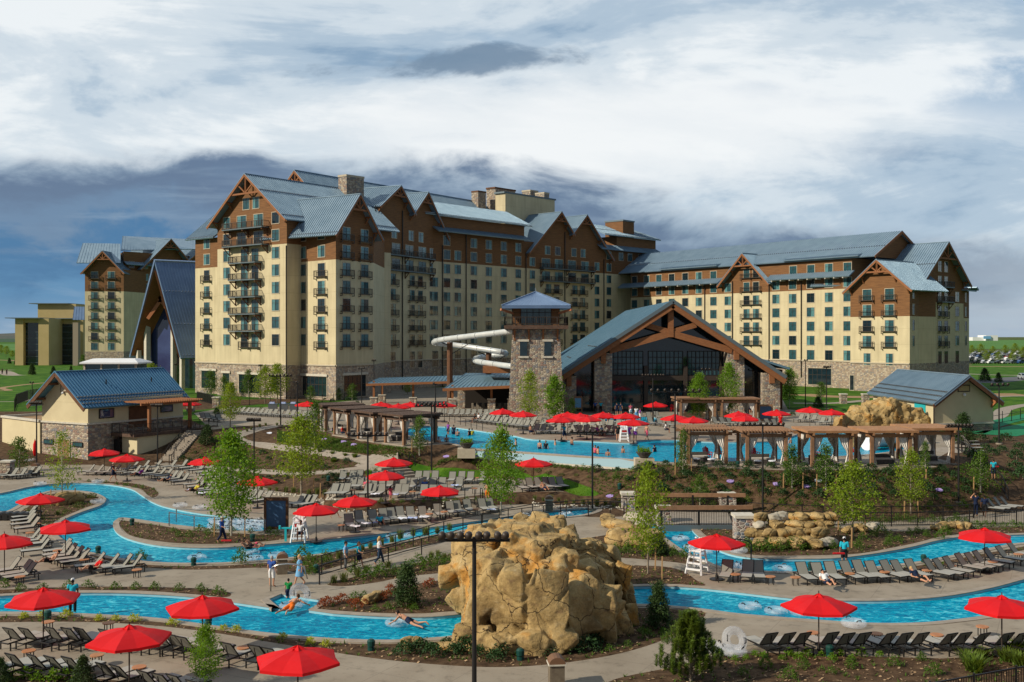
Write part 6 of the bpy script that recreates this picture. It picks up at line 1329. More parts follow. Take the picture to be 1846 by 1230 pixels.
# lifeguard chairs
def guard_chair(p, rz, ds, sc=1.0, red=False):
    r_ = empty('lifeguard_chair', p, rz, ds, 'lifeguard chair', None, sc)
    for s_ in (-1, 1):
        for y, y2 in ((-.55, -.3), (.55, .3)): mb = MB(); mb.bar((s_ * .5, y, 0), (s_ * .33, y2, 1.35), .09); mb.build('leg', 'white_plastic', r_)
        mb = MB(); mb.bar((s_ * .36, -.35, 1.62), (s_ * .36, .35, 1.62), .1, .05); mb.build('armrest', 'white_plastic', r_)
    for i, z in enumerate((.3, .65, 1.0)): mb = MB(); y = lerp(-.52, -.36, i / 2); mb.box((0, y, z), (.5 - z * .12, .06, .05)); mb.box((0, -y, z), (.5 - z * .12, .04, .04)); mb.build('step', 'white_plastic', r_)
    mb = MB(); mb.box((0, 0, 1.35), (.38, .34, .04)); mb.build('seat', 'white_plastic', r_); mb = MB()
    for k in range(4): x = (k - 1.5) * .19; mb.bar((x, .3, 1.35), (x, .46, 2.05), .15, .03)
    for s_ in (-1, 1): mb.bar((s_ * .36, -.3, 1.35), (s_ * .36, -.3, 1.64), .06)
    b_ = mb.build('backrest', 'white_plastic', r_)
    if red: mb = MB(); mb.box((0, -.36, 1.15), (.26, .02, .12)); mb.build('red_float', 'red_plastic', b_)
    return r_
guard_chair(PZ(540, 976, 0), R(180) * 0, 'white lifeguard chair with a guard in it, beside the blue board', 1.0, True)
guard_chair(PZ(1257, 1033, 0), R(-35), 'empty white lifeguard chair left of the umbrella below the footbridge')
guard_chair(PZ(1125, 796, UPZ), 0, 'white lifeguard chair with red cushion on the far pool edge', .95, True)
# boards
def board(p, w, h, z0, ds, rz=0, m_='timber_dark', b_='board_blue'):
    r_ = empty('notice_board', p, rz, ds, 'board'); mb = MB(); mb.box((0, 0, z0 + h / 2), (w / 2, .05, h / 2)); mb.build('panel', b_, r_)
    for x, z, a, c_ in ((0, z0 + h, w / 2 + .15, .12), (0, z0, w / 2 + .15, .1)): mb = MB(); mb.box((x, 0, z), (a, .1, c_)); mb.build('rail', m_, r_)
    for s_ in (-1, 1): mb = MB(); mb.box((s_ * (w / 2 + .07), 0, (z0 + h) / 2), (.09, .09, (z0 + h) / 2)); mb.build('post', m_, r_)
board(PZ(498, 958, 0), 1.45, 2.1, .25, 'large dark blue framed board between the pond and the lifeguard chair')
board(PZ(1042, 745, UPZ), .95, 1.6, .7, 'pale blue board in orange wood frame by the hall door', 0, 'pergola_wood', 'cloth_lightblue')
board(PZ(1380, 760, UPZ), 1.5, 1.9, .2, 'blue board beside the far tan cabanas', 0, 'pergola_wood'); board(PZ(929, 745, UPZ), 1.7, 1.6, .2, 'blue board beside the poolside bar pier', 0, 'timber_dark')
# bins
def bin_(p, ds, rz=0):
    r_ = empty('litter_bin', p, rz, ds, 'bin', 'stone-sided litter bins'); mb = MB(); mb.box((0, 0, .45), (.30, .30, .45)); mb.build('body', 'bin_tan', r_); mb = MB(); pts = [(.34 * math.cos(a), .93 + .30 * math.sin(a)) for a in [math.pi * k / 8 for k in range(9)]]
    for (x0, z0), (x1, z1) in zip(pts, pts[1:]): mb.quad((x0, -.34, z0), (x1, -.34, z1), (x1, .34, z1), (x0, .34, z0))
    mb.poly([(x, -.34, z) for x, z in pts]); mb.poly([(x, .34, z) for x, z in reversed(pts)]); mb.build('hood', 'bin_top', r_); mb = MB(); mb.box((0, 0, .92), (.36, .36, .03)); mb.build('rim', 'limestone', r_)
bin_(PZ(64, 857, 0), 'litter bin with curved brown hood beside the left tree'); bin_(PZ(509, 1034, 0), 'litter bin between the man and the blonde woman', .2); bin_(PZ(990, 921, 0), 'litter bin on the path below the lawn'); bin_(PZ(1003, 1236, 0), 'litter bin with reddish curved hood at the bottom edge', .1)
# garden speakers: short green cylinders
for i, (u, v, ds) in enumerate([(238, 948, 'on the spit tip'), (177, 999, 'at the river bend'), (349, 1021, 'above the lower left river, mid'), (86, 1119, 'left on the lower bank'), (376, 1128, 'beside the third lower umbrella'), (455, 976, 'near the walking woman in blue'), (669, 1174, 'near the bottom umbrella'), (570, 1033, 'at the ramp fence foot'), (1461, 1029, 'behind the right lounger trio'), (1665, 1016, 'behind the third right trio'), (1496, 1186, 'in the bottom right row'), (1117, 882, 'on the hillside by the lawn'), (1330, 842, 'below the cabanas'), (938, 1190, 'below the big rocks'), (592, 868, 'left of the middle terrace')]):
    p = G(u, v); r_ = empty('garden_speaker', p, 0, 'short dark green garden speaker ' + ds, 'speaker', 'green garden speakers', .85); mb = MB(); mb.tube([(0, 0, 0), (0, 0, .18)], .19, 10); mb.build('base', 'green_plastic', r_); mb = MB(); mb.tube([(0, 0, .24), (0, 0, .5), (0, 0, .6)], [.2, .22, .12], 10); mb.build('cap', 'green_plastic', r_, smooth=False)
# tubes
def make_tube():
    r_ = empty('swim_ring', (0, 0, 0), 0, 'clear', 'swim ring'); mb = MB(); n, m_ = 20, 10; Rr, rr_ = .42, .20
    for i in range(n):
        a0, a1 = 2 * math.pi * i / n, 2 * math.pi * (i + 1) / n
        for j in range(m_):
            b0, b1 = 2 * math.pi * j / m_, 2 * math.pi * (j + 1) / m_; P = lambda a, b: ((Rr + rr_ * math.cos(b)) * math.cos(a), (Rr + rr_ * math.cos(b)) * math.sin(a), rr_ * math.sin(b) * .8)
            mb.quad(P(a0, b0), P(a1, b0), P(a1, b1), P(a0, b1))
    mb.build('ring', 'clear_vinyl', r_, smooth=True)
    for s_ in (-1, 1): mb = MB(); mb.tube([(s_ * .42, -.13, .15), (s_ * .45, -.09, .22), (s_ * .45, .09, .22), (s_ * .42, .13, .15)], .028, 6); mb.build('handle', 'dark_metal', r_)
    return r_
TU = make_tube(); tg = 'clear swim rings'
k_ = 0
for u, v, z, ds in [(72, 872, .18, 'on the coping above the left river arm'), (177, 868, .2, 'on the planted strip of the upper bend'), (176, 904, .2, 'on the tip of the left island'), (325, 911, .2, 'left of two on the deck by the pond'), (360, 915, .2, 'right of two on the deck by the pond'), (500, 1000, 0, 'floating behind the litter bin'), (443, 1008, 0, 'left of two by the lower channel bank'), (458, 1006, 0, 'right of two by the lower channel bank'), (710, 967, 0, 'left of two in the middle channel'), (734, 965, 0, 'right of two in the middle channel'), (945, 929, 0, 'behind the big rocks in the channel'), (1331, 992, .2, 'on the coping under the footbridge umbrella'), (1322, 1022, .2, 'on the bank behind the first right loungers'), (1341, 1018, 0, 'floating by the hoop rail'), (1410, 1026, .18, 'on the bank beside the first right trio'), (1352, 1092, 0, 'left of three in the lower right river'), (1399, 1100, 0, 'middle of three in the lower right river'), (1445, 1102, 0, 'right of three in the lower right river'), (1539, 1124, .18, 'on the near coping of the lower right river'), (1281, 1166, .18, 'half hidden behind the near pine'), (1322, 1174, .18, 'lowest of the leaning pile near the pine'), (1227, 970, 0, 'floating below the footbridge'), (1248, 985, 0, 'second one floating below the footbridge'), (1268, 994, 0, 'third one floating below the footbridge'), (46, 826, .2, 'left of two beside the annex'), (55, 830, .2, 'right of two beside the annex'), (355, 1004, 0, 'alone in the lower channel'), (1020, 926, 0, 'floating by the far channel end')]:
    p = PZ(u, v, z); place(TU, (p.x, p.y, (z + .02) if z else -.04), random.uniform(0, 3), 'clear swim ring with black handles ' + ds, group=tg)
p = PZ(1325, 1172, .2); place(TU, (p.x, p.y + .1, .62), 0, 'clear swim ring standing upright near the pine', group=tg, rot=(R(65), .2, .2)); p = PZ(541, 1080, .2); place(TU, (p.x, p.y, .45), 0, 'clear swim ring held up by the child in the square inlet', group=tg, rot=(R(60), .2, .6))
rnd = random.Random(3)
pond = []
for _ in range(3000):
    if len(pond) >= 24: break
    u, v = rnd.uniform(385, 473), rnd.uniform(936, 955); p = PZ(u, v, 0)
    if all((p - q).length > .68 for q in pond): pond.append(p)
for p in pond: place(TU, (p.x, p.y, -.02 + rnd.uniform(0, .06)), rnd.uniform(0, 3), 'clear swim ring packed among others in the pond left of the blue board', group='clear swim rings stored in the pond', sc=.9, rot=(rnd.uniform(-.15, .15), rnd.uniform(-.15, .15), rnd.uniform(0, 3)))
# black ring rack at far left
for i in range(5):
    r_ = empty('rolled_cover', PZ(2 + i * 12, 937, 0), 0, 'black rolled cover lying on the left deck, %s of the row' % ordl(i, 5), 'cover', 'black rolled covers'); mb = MB(); mb.tube([(0, -.5, .3), (0, .5, .3)], .3, 12); mb.build('roll', 'dark_metal', r_, smooth=False); mb = MB(); mb.box((0, 0, .04), (.25, .45, .04)); mb.build('foot', 'dark_metal', r_)
# fences
def fence(pts, z, ds, h=1.1, step=2.0, bars=False, rails=(.12, 1.05), w=.05, nm='railing_fence', col='dark_metal'):
    P = [G(u, v) if z is None else PZ(u, v, z) for u, v in pts]; r_ = empty(nm, P[0], 0, ds, 'fence'); o = P[0]; path_ = [P[0]]
    for a, b in zip(P, P[1:]):
        k = max(1, round((b - a).length / step))
        for i in range(1, k + 1): q = lerp(a, b, i / k); q.z = height(q.x, q.y) if z is None else z; path_.append(q)
    for q in path_[:100]: mb = MB(); mb.box((q.x - o.x, q.y - o.y, q.z - o.z + h / 2 - .1), (.035, .035, h / 2 + .1)); mb.build('post', col, r_)
    for zr in rails:
        mb = MB()
        for a, b in zip(path_, path_[1:]): mb.bar(a - o + Vector((0, 0, zr)), b - o + Vector((0, 0, zr)), w)
        mb.build('rail', col, r_)
    if bars:
        mb = MB()
        for a, b in zip(path_, path_[1:]):
            k = max(1, int((b - a).length / .13))
            for i in range(k): q = lerp(a, b, i / k) - o; mb.box((q.x, q.y, q.z + (rails[0] + rails[1]) / 2), (.01, .01, (rails[1] - rails[0]) / 2))
        mb.build('balusters', col, r_)
    return r_
fence([(576, 1054), (640, 1035), (700, 1018), (760, 1001), (815, 988), (850, 975)], 0, 'near handrail of the ramp behind the walking people', 1.1, 2.2, rails=(.55, 1.08))
fence([(580, 1034), (615, 1024), (680, 1003), (745, 985), (800, 968), (900, 948), (980, 937), (1100, 928), (1125, 930)], 0, 'far handrail of the ramp between channel and path', 1.1, 2.2, rails=(.55, 1.08))
fence([(870, 952), (960, 934), (1060, 925), (1130, 923)], 0, 'thin black handrail running behind the big rocks to the footbridge', 1.1, 2.4, rails=(1.08,))
fence([(1337, 948), (1446, 948), (1560, 950), (1700, 948), (1795, 946), (1870, 946)], 0, 'long dark fence along the near side of the right path', 1.15, 1.9, True)
fence([(1345, 930), (1446, 936), (1560, 938), (1700, 937), (1755, 934)], 0, 'long dark fence along the far side of the right path', 1.1, 1.9, False)
fence([(1480, 1330), (1676, 1288), (1832, 1257), (1920, 1242)], 0, 'black picket fence cutting the bottom right corner', 1.25, 2.4, True, (.1, 1.15))
fence([(305, 838), (318, 822), (332, 806), (346, 788), (352, 778)], None, 'stair railing on the near side of the long stairs', 1.0, 1.5, rails=(.95,)); fence([(292, 834), (306, 817), (322, 800), (338, 783)], None, 'stair railing on the bathhouse side of the long stairs', 1.0, 1.5, rails=(.95,))
fence([(838, 903), (856, 905)], .6, 'short handrail left of the low terrace steps', 1.0, 1.2); fence([(866, 903), (870, 905)], .6, 'short handrail right of the low terrace steps', 1.0, 1.0)
fence([(718, 838), (736, 848)], None, 'handrail left of the steps by the lawn', 1.0, 1.2); fence([(738, 838), (748, 850)], None, 'handrail right of the steps by the lawn', 1.0, 1.2)
fence([(1720, 808), (1755, 830), (1772, 850)], None, 'handrail of the upper steps right of the cabanas', 1.0, 1.6); fence([(1790, 866), (1806, 880), (1818, 905)], None, 'handrail along the wide curved steps', 1.0, 1.6)
fence([(26, 742), (30, 730), (50, 722), (80, 716)], UPZ, 'curved black mesh fence on the lawn behind the annex', 1.8, 1.6, True, (.1, 1.7)); fence([(385, 733), (450, 731), (560, 727), (640, 720)], UPZ, 'black lawn fence before the hotel stone base', 1.3, 3, False)
fence([(355, 722), (386, 730)], UPZ, 'dark double gate between two stone posts', 1.6, 1.2, True, (.1, 1.5))
fence([(0, 846), (20, 850)], 0, 'short black gate at the far left stone post', 1.2, 1, True); fence([(1745, 775), (1790, 765), (1870, 752)], UPZ, 'black fence beside the green court', 1.5, 3)
fence([(305, 948), (350, 955), (478, 962)], 0, 'white ramp rail along the pond of rings', 1.0, 3, rails=(1.0,), col='steel'); fence([(318, 941), (400, 946), (478, 950)], -.1, 'second pale ramp rail standing in the pond', 1.0, 3, rails=(1.0,), col='steel')
fence([(792, 755), (830, 766), (870, 777)], UPZ, 'pale pair of handrails at the pool ramp', .9, 2.5, rails=(.9,), col='bronze_metal')
for i, (u, v) in enumerate([(344, 742), (390, 735), (13, 860), (1520, 728), (1560, 728)]):
    p = PZ(u, v, 0 if i == 2 else UPZ); r_ = empty('stone_gatepost', p, 0, 'stone gatepost with pale cap ' + ['left of the dark gate', 'right of the dark gate', 'at the far left edge', 'left of two behind the rock wall', 'right of two behind the rock wall'][i], 'gatepost'); mb = MB(); walls(mb, [(-.5, -.5), (.5, -.5), (.5, .5), (-.5, .5)], -.1, 1.5, True); mb.build('pillar', 'stone_fine', r_); mb = MB(); mb.box((0, 0, 1.58), (.58, .58, .08)); mb.build('cap', 'limestone', r_)
# footbridge
Br = empty('footbridge', (0, 0, 0), 0, 'short footbridge with stone pillars, dark balusters and brown timber handrails over the river', 'bridge')
bl_, br_ = PZ(1192, 948, .25), PZ(1322, 948, .25); fl, fr_ = PZ(1180, 922, .25), PZ(1312, 924, .25)
mb = MB(); mb.poly([bl_, br_, fr_, fl]); mb.quad(bl_, br_, br_ - Vector((0, 0, .65)), bl_ - Vector((0, 0, .65))); mb.poly([p - Vector((0, 0, .65)) for p in (bl_, br_, fr_, fl)]); mb.build('deck', 'coping', Br)
mb = MB(); mb.box(((bl_.x + br_.x) / 2, bl_.y - .08, -.12), ((br_.x - bl_.x) / 2, .06, .42)); mb.build('edge_beam', 'fascia', Br)
for a, b, dx in ((bl_, br_, 0), (fl, fr_, 0)):
    mb = MB(); mb.bar(a + Vector((-.3, 0, 1.3)), b + Vector((1.4, 0, 1.36)), .16, .3); mb.build('handrail', 'pergola_wood', Br); mb = MB(); k = 44
    for i in range(k): q = lerp(a, b, i / (k - 1)); mb.box((q.x, q.y, q.z + .6), (.014, .014, .55))
    for z in (.08, 1.1): mb.bar(a + Vector((0, 0, z)), b + Vector((0, 0, z)), .04)
    mb.build('balusters', 'dark_metal', Br)
    for f_ in (0, .52, 1): mb = MB(); q = lerp(a, b, f_); mb.box((q.x, q.y, q.z + .65), (.07, .07, .68)); mb.build('post', 'dark_metal', Br)
for (u, v, zt, z0, w_) in ((1340, 972, 1.55, 0, .62), (1311, 922, 1.3, 0, .6), (1196, 946, 1.2, 0, .5), (1132, 918, 1.2, 0, .5)):
    p = PZ(u, v, z0); mb = MB(); walls(mb, [(p.x - w_, p.y - w_), (p.x + w_, p.y - w_), (p.x + w_, p.y + w_), (p.x - w_, p.y + w_)], -.6, zt, True); o = mb.build('pillar', 'stone_block', Br); mb = MB(); mb.box((p.x, p.y, zt + .1), (w_ + .1, w_ + .1, .1)); mb.build('pillar_cap', 'limestone', o)
# planter bowls
for u, v, ds in ((841, 814, 'left end of the overflow wall'), (1161, 832, 'right end of the overflow wall')):
    p = PZ(u, v, UPZ); r_ = empty('planter_bowl', p, 0, 'dark bowl planter with green plants at the ' + ds, 'planter', 'bowl planters'); mb = MB(); mb.box((0, 0, -.15), (.85, .6, .45)); mb.build('plinth', 'trim', r_); mb = MB(); mb.tube([(0, 0, .3), (0, 0, .4), (0, 0, .8), (0, 0, .84)], [.3, .42, .72, .74], 16); mb.build('bowl', 'wicker', r_); PLANTERS = globals().setdefault('PLANTERS', []); PLANTERS.append((r_, p))
# low stone wall near the kids pool
lw = empty('planter_wall', (0, 0, 0), 0, 'low tan stone wall curving around the shallow kids pool', 'wall'); mb = MB(); prs = [PZ(u, v, UPZ) for u, v in smooth_poly([(1018, 765), (1060, 768), (1100, 769), (1125, 767)], 4, False)]
for a, b in zip(prs, prs[1:]): mb.bar(a + Vector((0, 0, .3)), b + Vector((0, 0, .3)), .5, .62)
mb.build('wall', 'limestone', lw)
# towels on loungers, purple and white litter on the mulch
for i, (u, v, m_) in enumerate([(602, 776.5, 'lilac'), (619, 798.5, 'lilac'), (637.5, 803.5, 'lilac'), (585, 794, 'lilac'), (805, 825.5, 'lilac'), (1100, 897, 'lilac'), (1317, 871, 'lilac'), (1400, 877, 'lilac'), (1454, 881, 'lilac'), (1475, 872, 'towel_white'), (1693, 887, 'lilac'), (486, 783, 'towel_white')]):
    p = G(u, v); a, b = .32, .22; mb = MB(); rz = random.uniform(0, 3); pts = [Vector((a * math.cos(t_) * (1 + .25 * math.sin(3 * t_ + i)), b * math.sin(t_), 0)) for t_ in [k * .785 for k in range(8)]]; n_ = Vector((0, -.35, 1)).normalized()
    mb.poly([q + Vector((0, 0, q.y * .4 + .12)) for q in pts]); mb.poly([q + Vector((0, 0, q.y * .4 + .05)) for q in reversed(pts)])
    tag(mb.build('bed_marker', m_, loc=p), '%s flat sheet lying on the mulch, %s' % ('white' if m_ != 'lilac' else 'lilac', ['at the bend of the garden path', 'first of three below the dark cabanas', 'third of three below the dark cabanas', 'small, left of the dark cabanas', 'left of the overflow wall', 'beside the lawn tip', 'below the leftmost right cabana', 'between tree stakes, small', 'by tree stakes, larger', 'left of the second right tree', 'on the far right hillside', 'near the path loop'][i]), 'sheet')
# towels
for i, (u, v, z) in enumerate([(660, 945, .42), (682, 943, .42), (725, 936, .42), (744, 935, .42), (765, 933, .45), (886, 920, .42), (640, 950, .42), (345, 884, .42), (362, 890, .42), (820, 876, 1.05), (676, 892, 1.0), (710, 893, 1.0)]):
    p = PZ(u, v, z); mb = MB(); rr2 = random.Random(i)
    g2 = [[Vector((x * .12, y * .1, .03 + rr2.uniform(0, .09))) for x in range(-3, 4)] for y in range(-3, 4)]
    for a, b in zip(g2, g2[1:]):
        for k in range(6): mb.quad(a[k], a[k + 1], b[k + 1], b[k])
    tag(mb.build('towel', 'towel_blue' if i % 2 else 'towel_white', loc=p, smooth=True), '%s crumpled towel on a lounger, %s' % (('blue and white' if i % 2 else 'white'), ['second in the long row', 'third in the long row', 'fifth in the long row', 'sixth in the long row', 'near the middle of the long row', 'by the trunk of the bright tree', 'first in the long row', 'left of two by the pond', 'right of two by the pond', 'behind the terrace rail', 'under the terrace umbrella', 'beside the girl on the terrace'][i]), 'towel')
# hoop rails at the water
for u, v, z, ds, s_ in ((488, 1066, 0, 'tall curved steel water spout beside the square inlet', 1), (1354, 1016, 0, 'curved black hoop rail behind the first right loungers', -1), (1166, 788, UPZ, 'thin water hoop on the far pool edge', 1)):
    p = PZ(u, v, z); pts = [(0, 0, 0), (0, 0, 1.2)] + [(s_ * (.75 - .75 * math.cos(a)) * 1.4, -.1 * a, 1.2 + .35 * math.sin(a)) for a in (.5, 1.0, 1.5, 2.0, 2.5)] + [(s_ * 2.1, -.3, .75)]
    mb = MB(); mb.tube([Vector(q) for q in pts], .04, 8); tag(mb.build('water_spout', 'steel' if s_ > 0 else 'dark_metal', loc=p, smooth=True), ds, 'spout')
# turquoise pedestal by the guard chair
tp = empty('water_pedestal', PZ(515, 977, 0), 0, 'turquoise T-shaped water pedestal beside the lifeguard chair', 'pedestal'); mb = MB(); mb.box((0, 0, .45), (.07, .07, .45)); mb.build('post', 'turquoise_plastic', tp); mb = MB(); mb.box((0, 0, .95), (.42, .08, .05)); mb.box((-.4, -.02, 1.0), (.06, .1, .12)); mb.box((.4, -.02, 1.0), (.06, .1, .12)); mb.build('arm', 'turquoise_plastic', tp)
# service counters left of the cabanas
for i, u in enumerate((492, 512, 530)):
    r_ = empty('serving_counter', PZ(u, 741, UPZ), 0, 'grey serving counter with white towels on top, %s of three' % ordl(i, 3), 'counter', 'grey serving counters'); mb = MB(); mb.box((0, 0, .5), (.62, .4, .5)); mb.build('cabinet', 'car_grey', r_); mb = MB(); mb.box((0, 0, 1.04), (.7, .45, .04)); mb.build('counter_top', 'fascia', r_); mb = MB(); mb.box((-.1, 0, 1.2), (.35, .25, .12)); mb.build('towel_stack', 'towel_blue', r_)
# stakes of young trees
for i, (u, v) in enumerate([(742, 820), (771, 819), (1217, 858), (1246, 858), (1412, 886), (1447, 885), (1472, 887), (1507, 888), (1669, 876), (1755, 892), (1780, 889), (1630, 935), (1654, 936), (1181, 1029), (1193, 1046), (1511, 968), (1559, 971), (1535, 988), (91, 912), (135, 909), (386, 968), (441, 970), (575, 790), (577, 900), (625, 925), (529, 884), (565, 890)]):
    ds = ['left of the lawn pole', 'right of the lawn pole', 'left, by the slim cabana tree', 'right, by the slim cabana tree', 'first on the cabana slope', 'second on the cabana slope', 'third on the cabana slope', 'fourth on the cabana slope', 'high on the right hillside', 'left of two by the right hillside pole', 'right of two by the right hillside pole', 'left of two on the right path', 'right of two on the right path', 'upper one beside the footbridge tree', 'lower one beside the footbridge tree', 'left of two in the boulder bed', 'right of two in the boulder bed', 'middle of the boulder bed', 'left of two on the island', 'right of two on the island', 'left of two on the spit', 'right of two on the spit', 'beside the farthest dark cabana', 'left edge of the terrace bed', 'behind the terrace pole', 'left of the pale trunk', 'right of the pale trunk'][i]
    p = G(u, v); mb = MB(); mb.bar((0, 0, -.1), (.03, 0, 1.35), .07); tag(mb.build('tree_stake', 'stake', loc=p), 'tan wooden tree stake ' + ds, 'stake', 'tree stakes')
# cars in the far parking lot
def make_car(m_):
    r_ = empty('parked_car', (0, 0, 0), 0, 'car', 'car'); mb = MB(); prof = [(-2.2, .35), (-2.25, .8), (-1.9, .95), (-1.2, 1.0), (-.6, 1.5), (.9, 1.55), (1.7, 1.05), (2.15, .95), (2.2, .35)]
    for s_ in (-1, 1): mb.poly([(x, s_ * .85, z) for x, z in (prof if s_ < 0 else prof[::-1])])
    for (x0, z0), (x1, z1) in zip(prof, prof[1:]): mb.quad((x0, -.85, z0), (x1, -.85, z1), (x1, .85, z1), (x0, .85, z0))
    mb.build('body', m_, r_); mb = MB(); mb.poly([(-1.05, -.87, 1.02), (.95 + .5, -.87, 1.05), (.85, -.87, 1.47), (-.55, -.87, 1.42)]); mb.poly([(-1.05, .87, 1.02), (1.45, .87, 1.05), (.85, .87, 1.47), (-.55, .87, 1.42)]); mb.quad((-1.22, -.7, 1.03), (-.62, -.7, 1.5), (-.62, .7, 1.5), (-1.22, .7, 1.03)); mb.build('window', 'glass_dark', r_)
    for x in (-1.4, 1.4):
        for s_ in (-1, 1): mb = MB(); mb.tube([(x, s_ * .7, .33), (x, s_ * .9, .33)], .33, 10); mb.build('wheel', 'dark_metal', r_)
    return r_
CARS = {m_: make_car(m_) for m_ in ('car_white', 'car_silver', 'car_black', 'car_blue', 'car_grey', 'car_red')}
rnd = random.Random(11); ks = ['car_white', 'car_silver', 'car_black', 'car_blue', 'car_grey', 'car_black', 'car_white', 'car_grey']
for j, (v, nn) in enumerate(((656, 8), (650, 9), (645.5, 9), (642, 9), (639, 8), (637, 7))):
    for i in range(nn):
        u = 1749 + i * 13 + rnd.uniform(-2, 2) + j * 2; m_ = rnd.choice(ks) if (j, i) != (2, 5) else 'car_red'; p = PZ(u, v, UPZ)
        place(CARS[m_], (p.x, p.y, UPZ + .02), R(rnd.choice((20, 200)) + rnd.uniform(-4, 4)), '%s parked car, %s in the %s row of the far lot' % (m_[4:], ordl(i, nn), ['nearest', 'second', 'third', 'fourth', 'fifth', 'farthest'][j]), group='cars in the far lot')
place(CARS['car_silver'], (*PZ(1845, 684, UPZ).xy, UPZ + .02), R(80), 'silver car driving on the curved road at the right edge', group='cars on the road')
mat('sandstone_grey', (0.33, 0.29, 0.22), (0.47, 0.42, 0.33), sc=1.5, rough=.9, bump=.6, bsc=5)
# ------------------------------------------------------------------ rocks
def hull_pts(c, r, n=16, sq=.75, rnd=random):
    pts = []
    for _ in range(n):
        v = Vector((rnd.gauss(0, 1), rnd.gauss(0, 1), rnd.gauss(0, 1))).normalized(); v = Vector([math.copysign(abs(q) ** sq, q) for q in v]); pts.append(Vector((c[0] + v.x * r[0], c[1] + v.y * r[1], c[2] + v.z * r[2])))
    return pts
def hull_add(bm, pts):
    vs = [bm.verts.new(p) for p in pts]; r_ = bmesh.ops.convex_hull(bm, input=vs); bmesh.ops.delete(bm, geom=[g for g in r_['geom_interior'] if isinstance(g, bmesh.types.BMVert)], context='VERTS')
def evaluated(o, name):
    dg = bpy.context.evaluated_depsgraph_get(); dg.update(); me = bpy.data.meshes.new_from_object(o.evaluated_get(dg)); me.name = name; return me
def rock_mass(name, blocks, vox, m_='sandstone', disp=.12, seed=1, sm_=2):
    rnd = random.Random(seed); bm = bmesh.new()
    for c, r in blocks: hull_add(bm, hull_pts(c, r, 14, .66, rnd))
    me = bpy.data.meshes.new(name); bm.to_mesh(me); bm.free(); o = bpy.data.objects.new(name, me); COL.objects.link(o)
    rm = o.modifiers.new('r', 'REMESH'); rm.mode = 'VOXEL'; rm.voxel_size = vox; s_ = o.modifiers.new('s', 'SMOOTH'); s_.iterations = sm_; s_.factor = .5
    me2 = evaluated(o, name); o.modifiers.clear(); o.data = me2; n_ = len(me2.vertices); co = np.empty(n_ * 3); me2.vertices.foreach_get('co', co); no = np.empty(n_ * 3); me2.vertices.foreach_get('normal', no) if hasattr(me2.vertices[0], 'normal') else None
    co = co.reshape(-1, 3); no = np.array([v.normal[:] for v in me2.vertices])
    for i in range(n_):
        p = Vector(co[i]); d = noise.noise(p * 1.1) * .5 + abs(noise.noise(p * 2.6)) * -.35 + noise.noise(p * 7) * .12
        q = Vector((p.x * .9 + p.z * .25, p.y * .9, p.z * .8 + p.x * .3)); cd = noise.voronoi(q * .62)[0]; e_ = cd[1] - cd[0]; d -= max(0, .06 - e_) * 11
        d += .22 * noise.noise(Vector((p.x * 2.6, p.y * 2.6, p.z * .5)))
        co[i] += no[i] * d * disp
    me2.vertices.foreach_set('co', co.reshape(-1)); me2.materials.clear(); me2.materials.append(MATS[m_]); me2.polygons.foreach_set('use_smooth', [True] * len(me2.polygons)); me2.update()
    return o
rnd = random.Random(21)
bl = []
for _ in range(60):
    a = rnd.uniform(0, 2 * math.pi); r = math.sqrt(rnd.random()) * .86; x = r * math.cos(a); y = r * math.sin(a)
    hgt = 4.6 * (1 - min(1, (abs(x) ** 2.2 + abs(y) ** 2.4))) ** .45 * (1 - .22 * x); wx_ = 1.25 + x * 4.3; wy_ = 52.3 + y * 6.1; s_ = rnd.uniform(.85, 1.4)
    bl.append(((wx_, wy_, hgt - s_ * .75), (s_, s_ * rnd.uniform(.8, 1.3), s_ * rnd.uniform(.7, 1.15)))); bl.append(((wx_, wy_, hgt * .4), (s_ * 1.05, s_ * 1.05, hgt * .5)))
def bp_(u, v, y, r): p = pv(u, v, y); bl.append(((p.x, p.y, p.z), r))
for u, v, y, r in [(815, 1040, 51.5, (.8, .9, .75)), (835, 1078, 50.5, (.95, .9, .75)), (850, 1115, 47.8, (1.0, .9, 1.6)), (838, 1160, 46.8, (.95, .7, 1.0)), (885, 1070, 47.6, (.95, .8, 1.3)), (935, 1085, 46.6, (1.0, .8, 2.1)), (990, 1095, 46.3, (1.1, .8, 2.1)), (1035, 1110, 46.8, (.85, .8, 1.7)), (1080, 1115, 48, (1.0, 1.0, 1.5)), (1118, 1128, 49.5, (.85, 1.0, 1.1)), (1138, 1112, 51, (.5, .8, .9)), (1115, 1040, 53, (.85, 1.0, 1.2)), (1128, 1080, 53, (.6, .8, 1.1)),
                   (905, 962, 54, (.95, .8, .75)), (942, 948, 56, (.65, .6, .75)), (972, 945, 55, (.8, .7, .75)), (1005, 952, 57, (.65, .6, .8)), (1030, 968, 55, (.5, .6, .8)), (870, 975, 53, (.95, .8, .75)), (848, 1008, 52, (.85, .8, .9)), (1060, 995, 54, (.95, .9, .75)), (1095, 1010, 54, (.8, .8, .85)), (905, 1165, 46, (.8, .6, .7)), (960, 1165, 45.8, (.9, .6, .8)), (1010, 1160, 46, (.9, .6, .9)), (868, 1155, 46.4, (.8, .6, .75)), (880, 1030, 49, (.9, .8, .8)), (940, 1020, 49, (1.1, .8, .9)), (1010, 1020, 49, (1.1, .8, .9)), (1065, 1040, 50, (.9, .8, .9))]: bp_(u, v, y, r)
rk = rock_mass('rock_formation', bl, .075, disp=.12, seed=5, sm_=1); tag(rk, 'massive tan sandstone rock formation standing between the two lower rivers', 'rock formation')
rnd = random.Random(8); bl = []
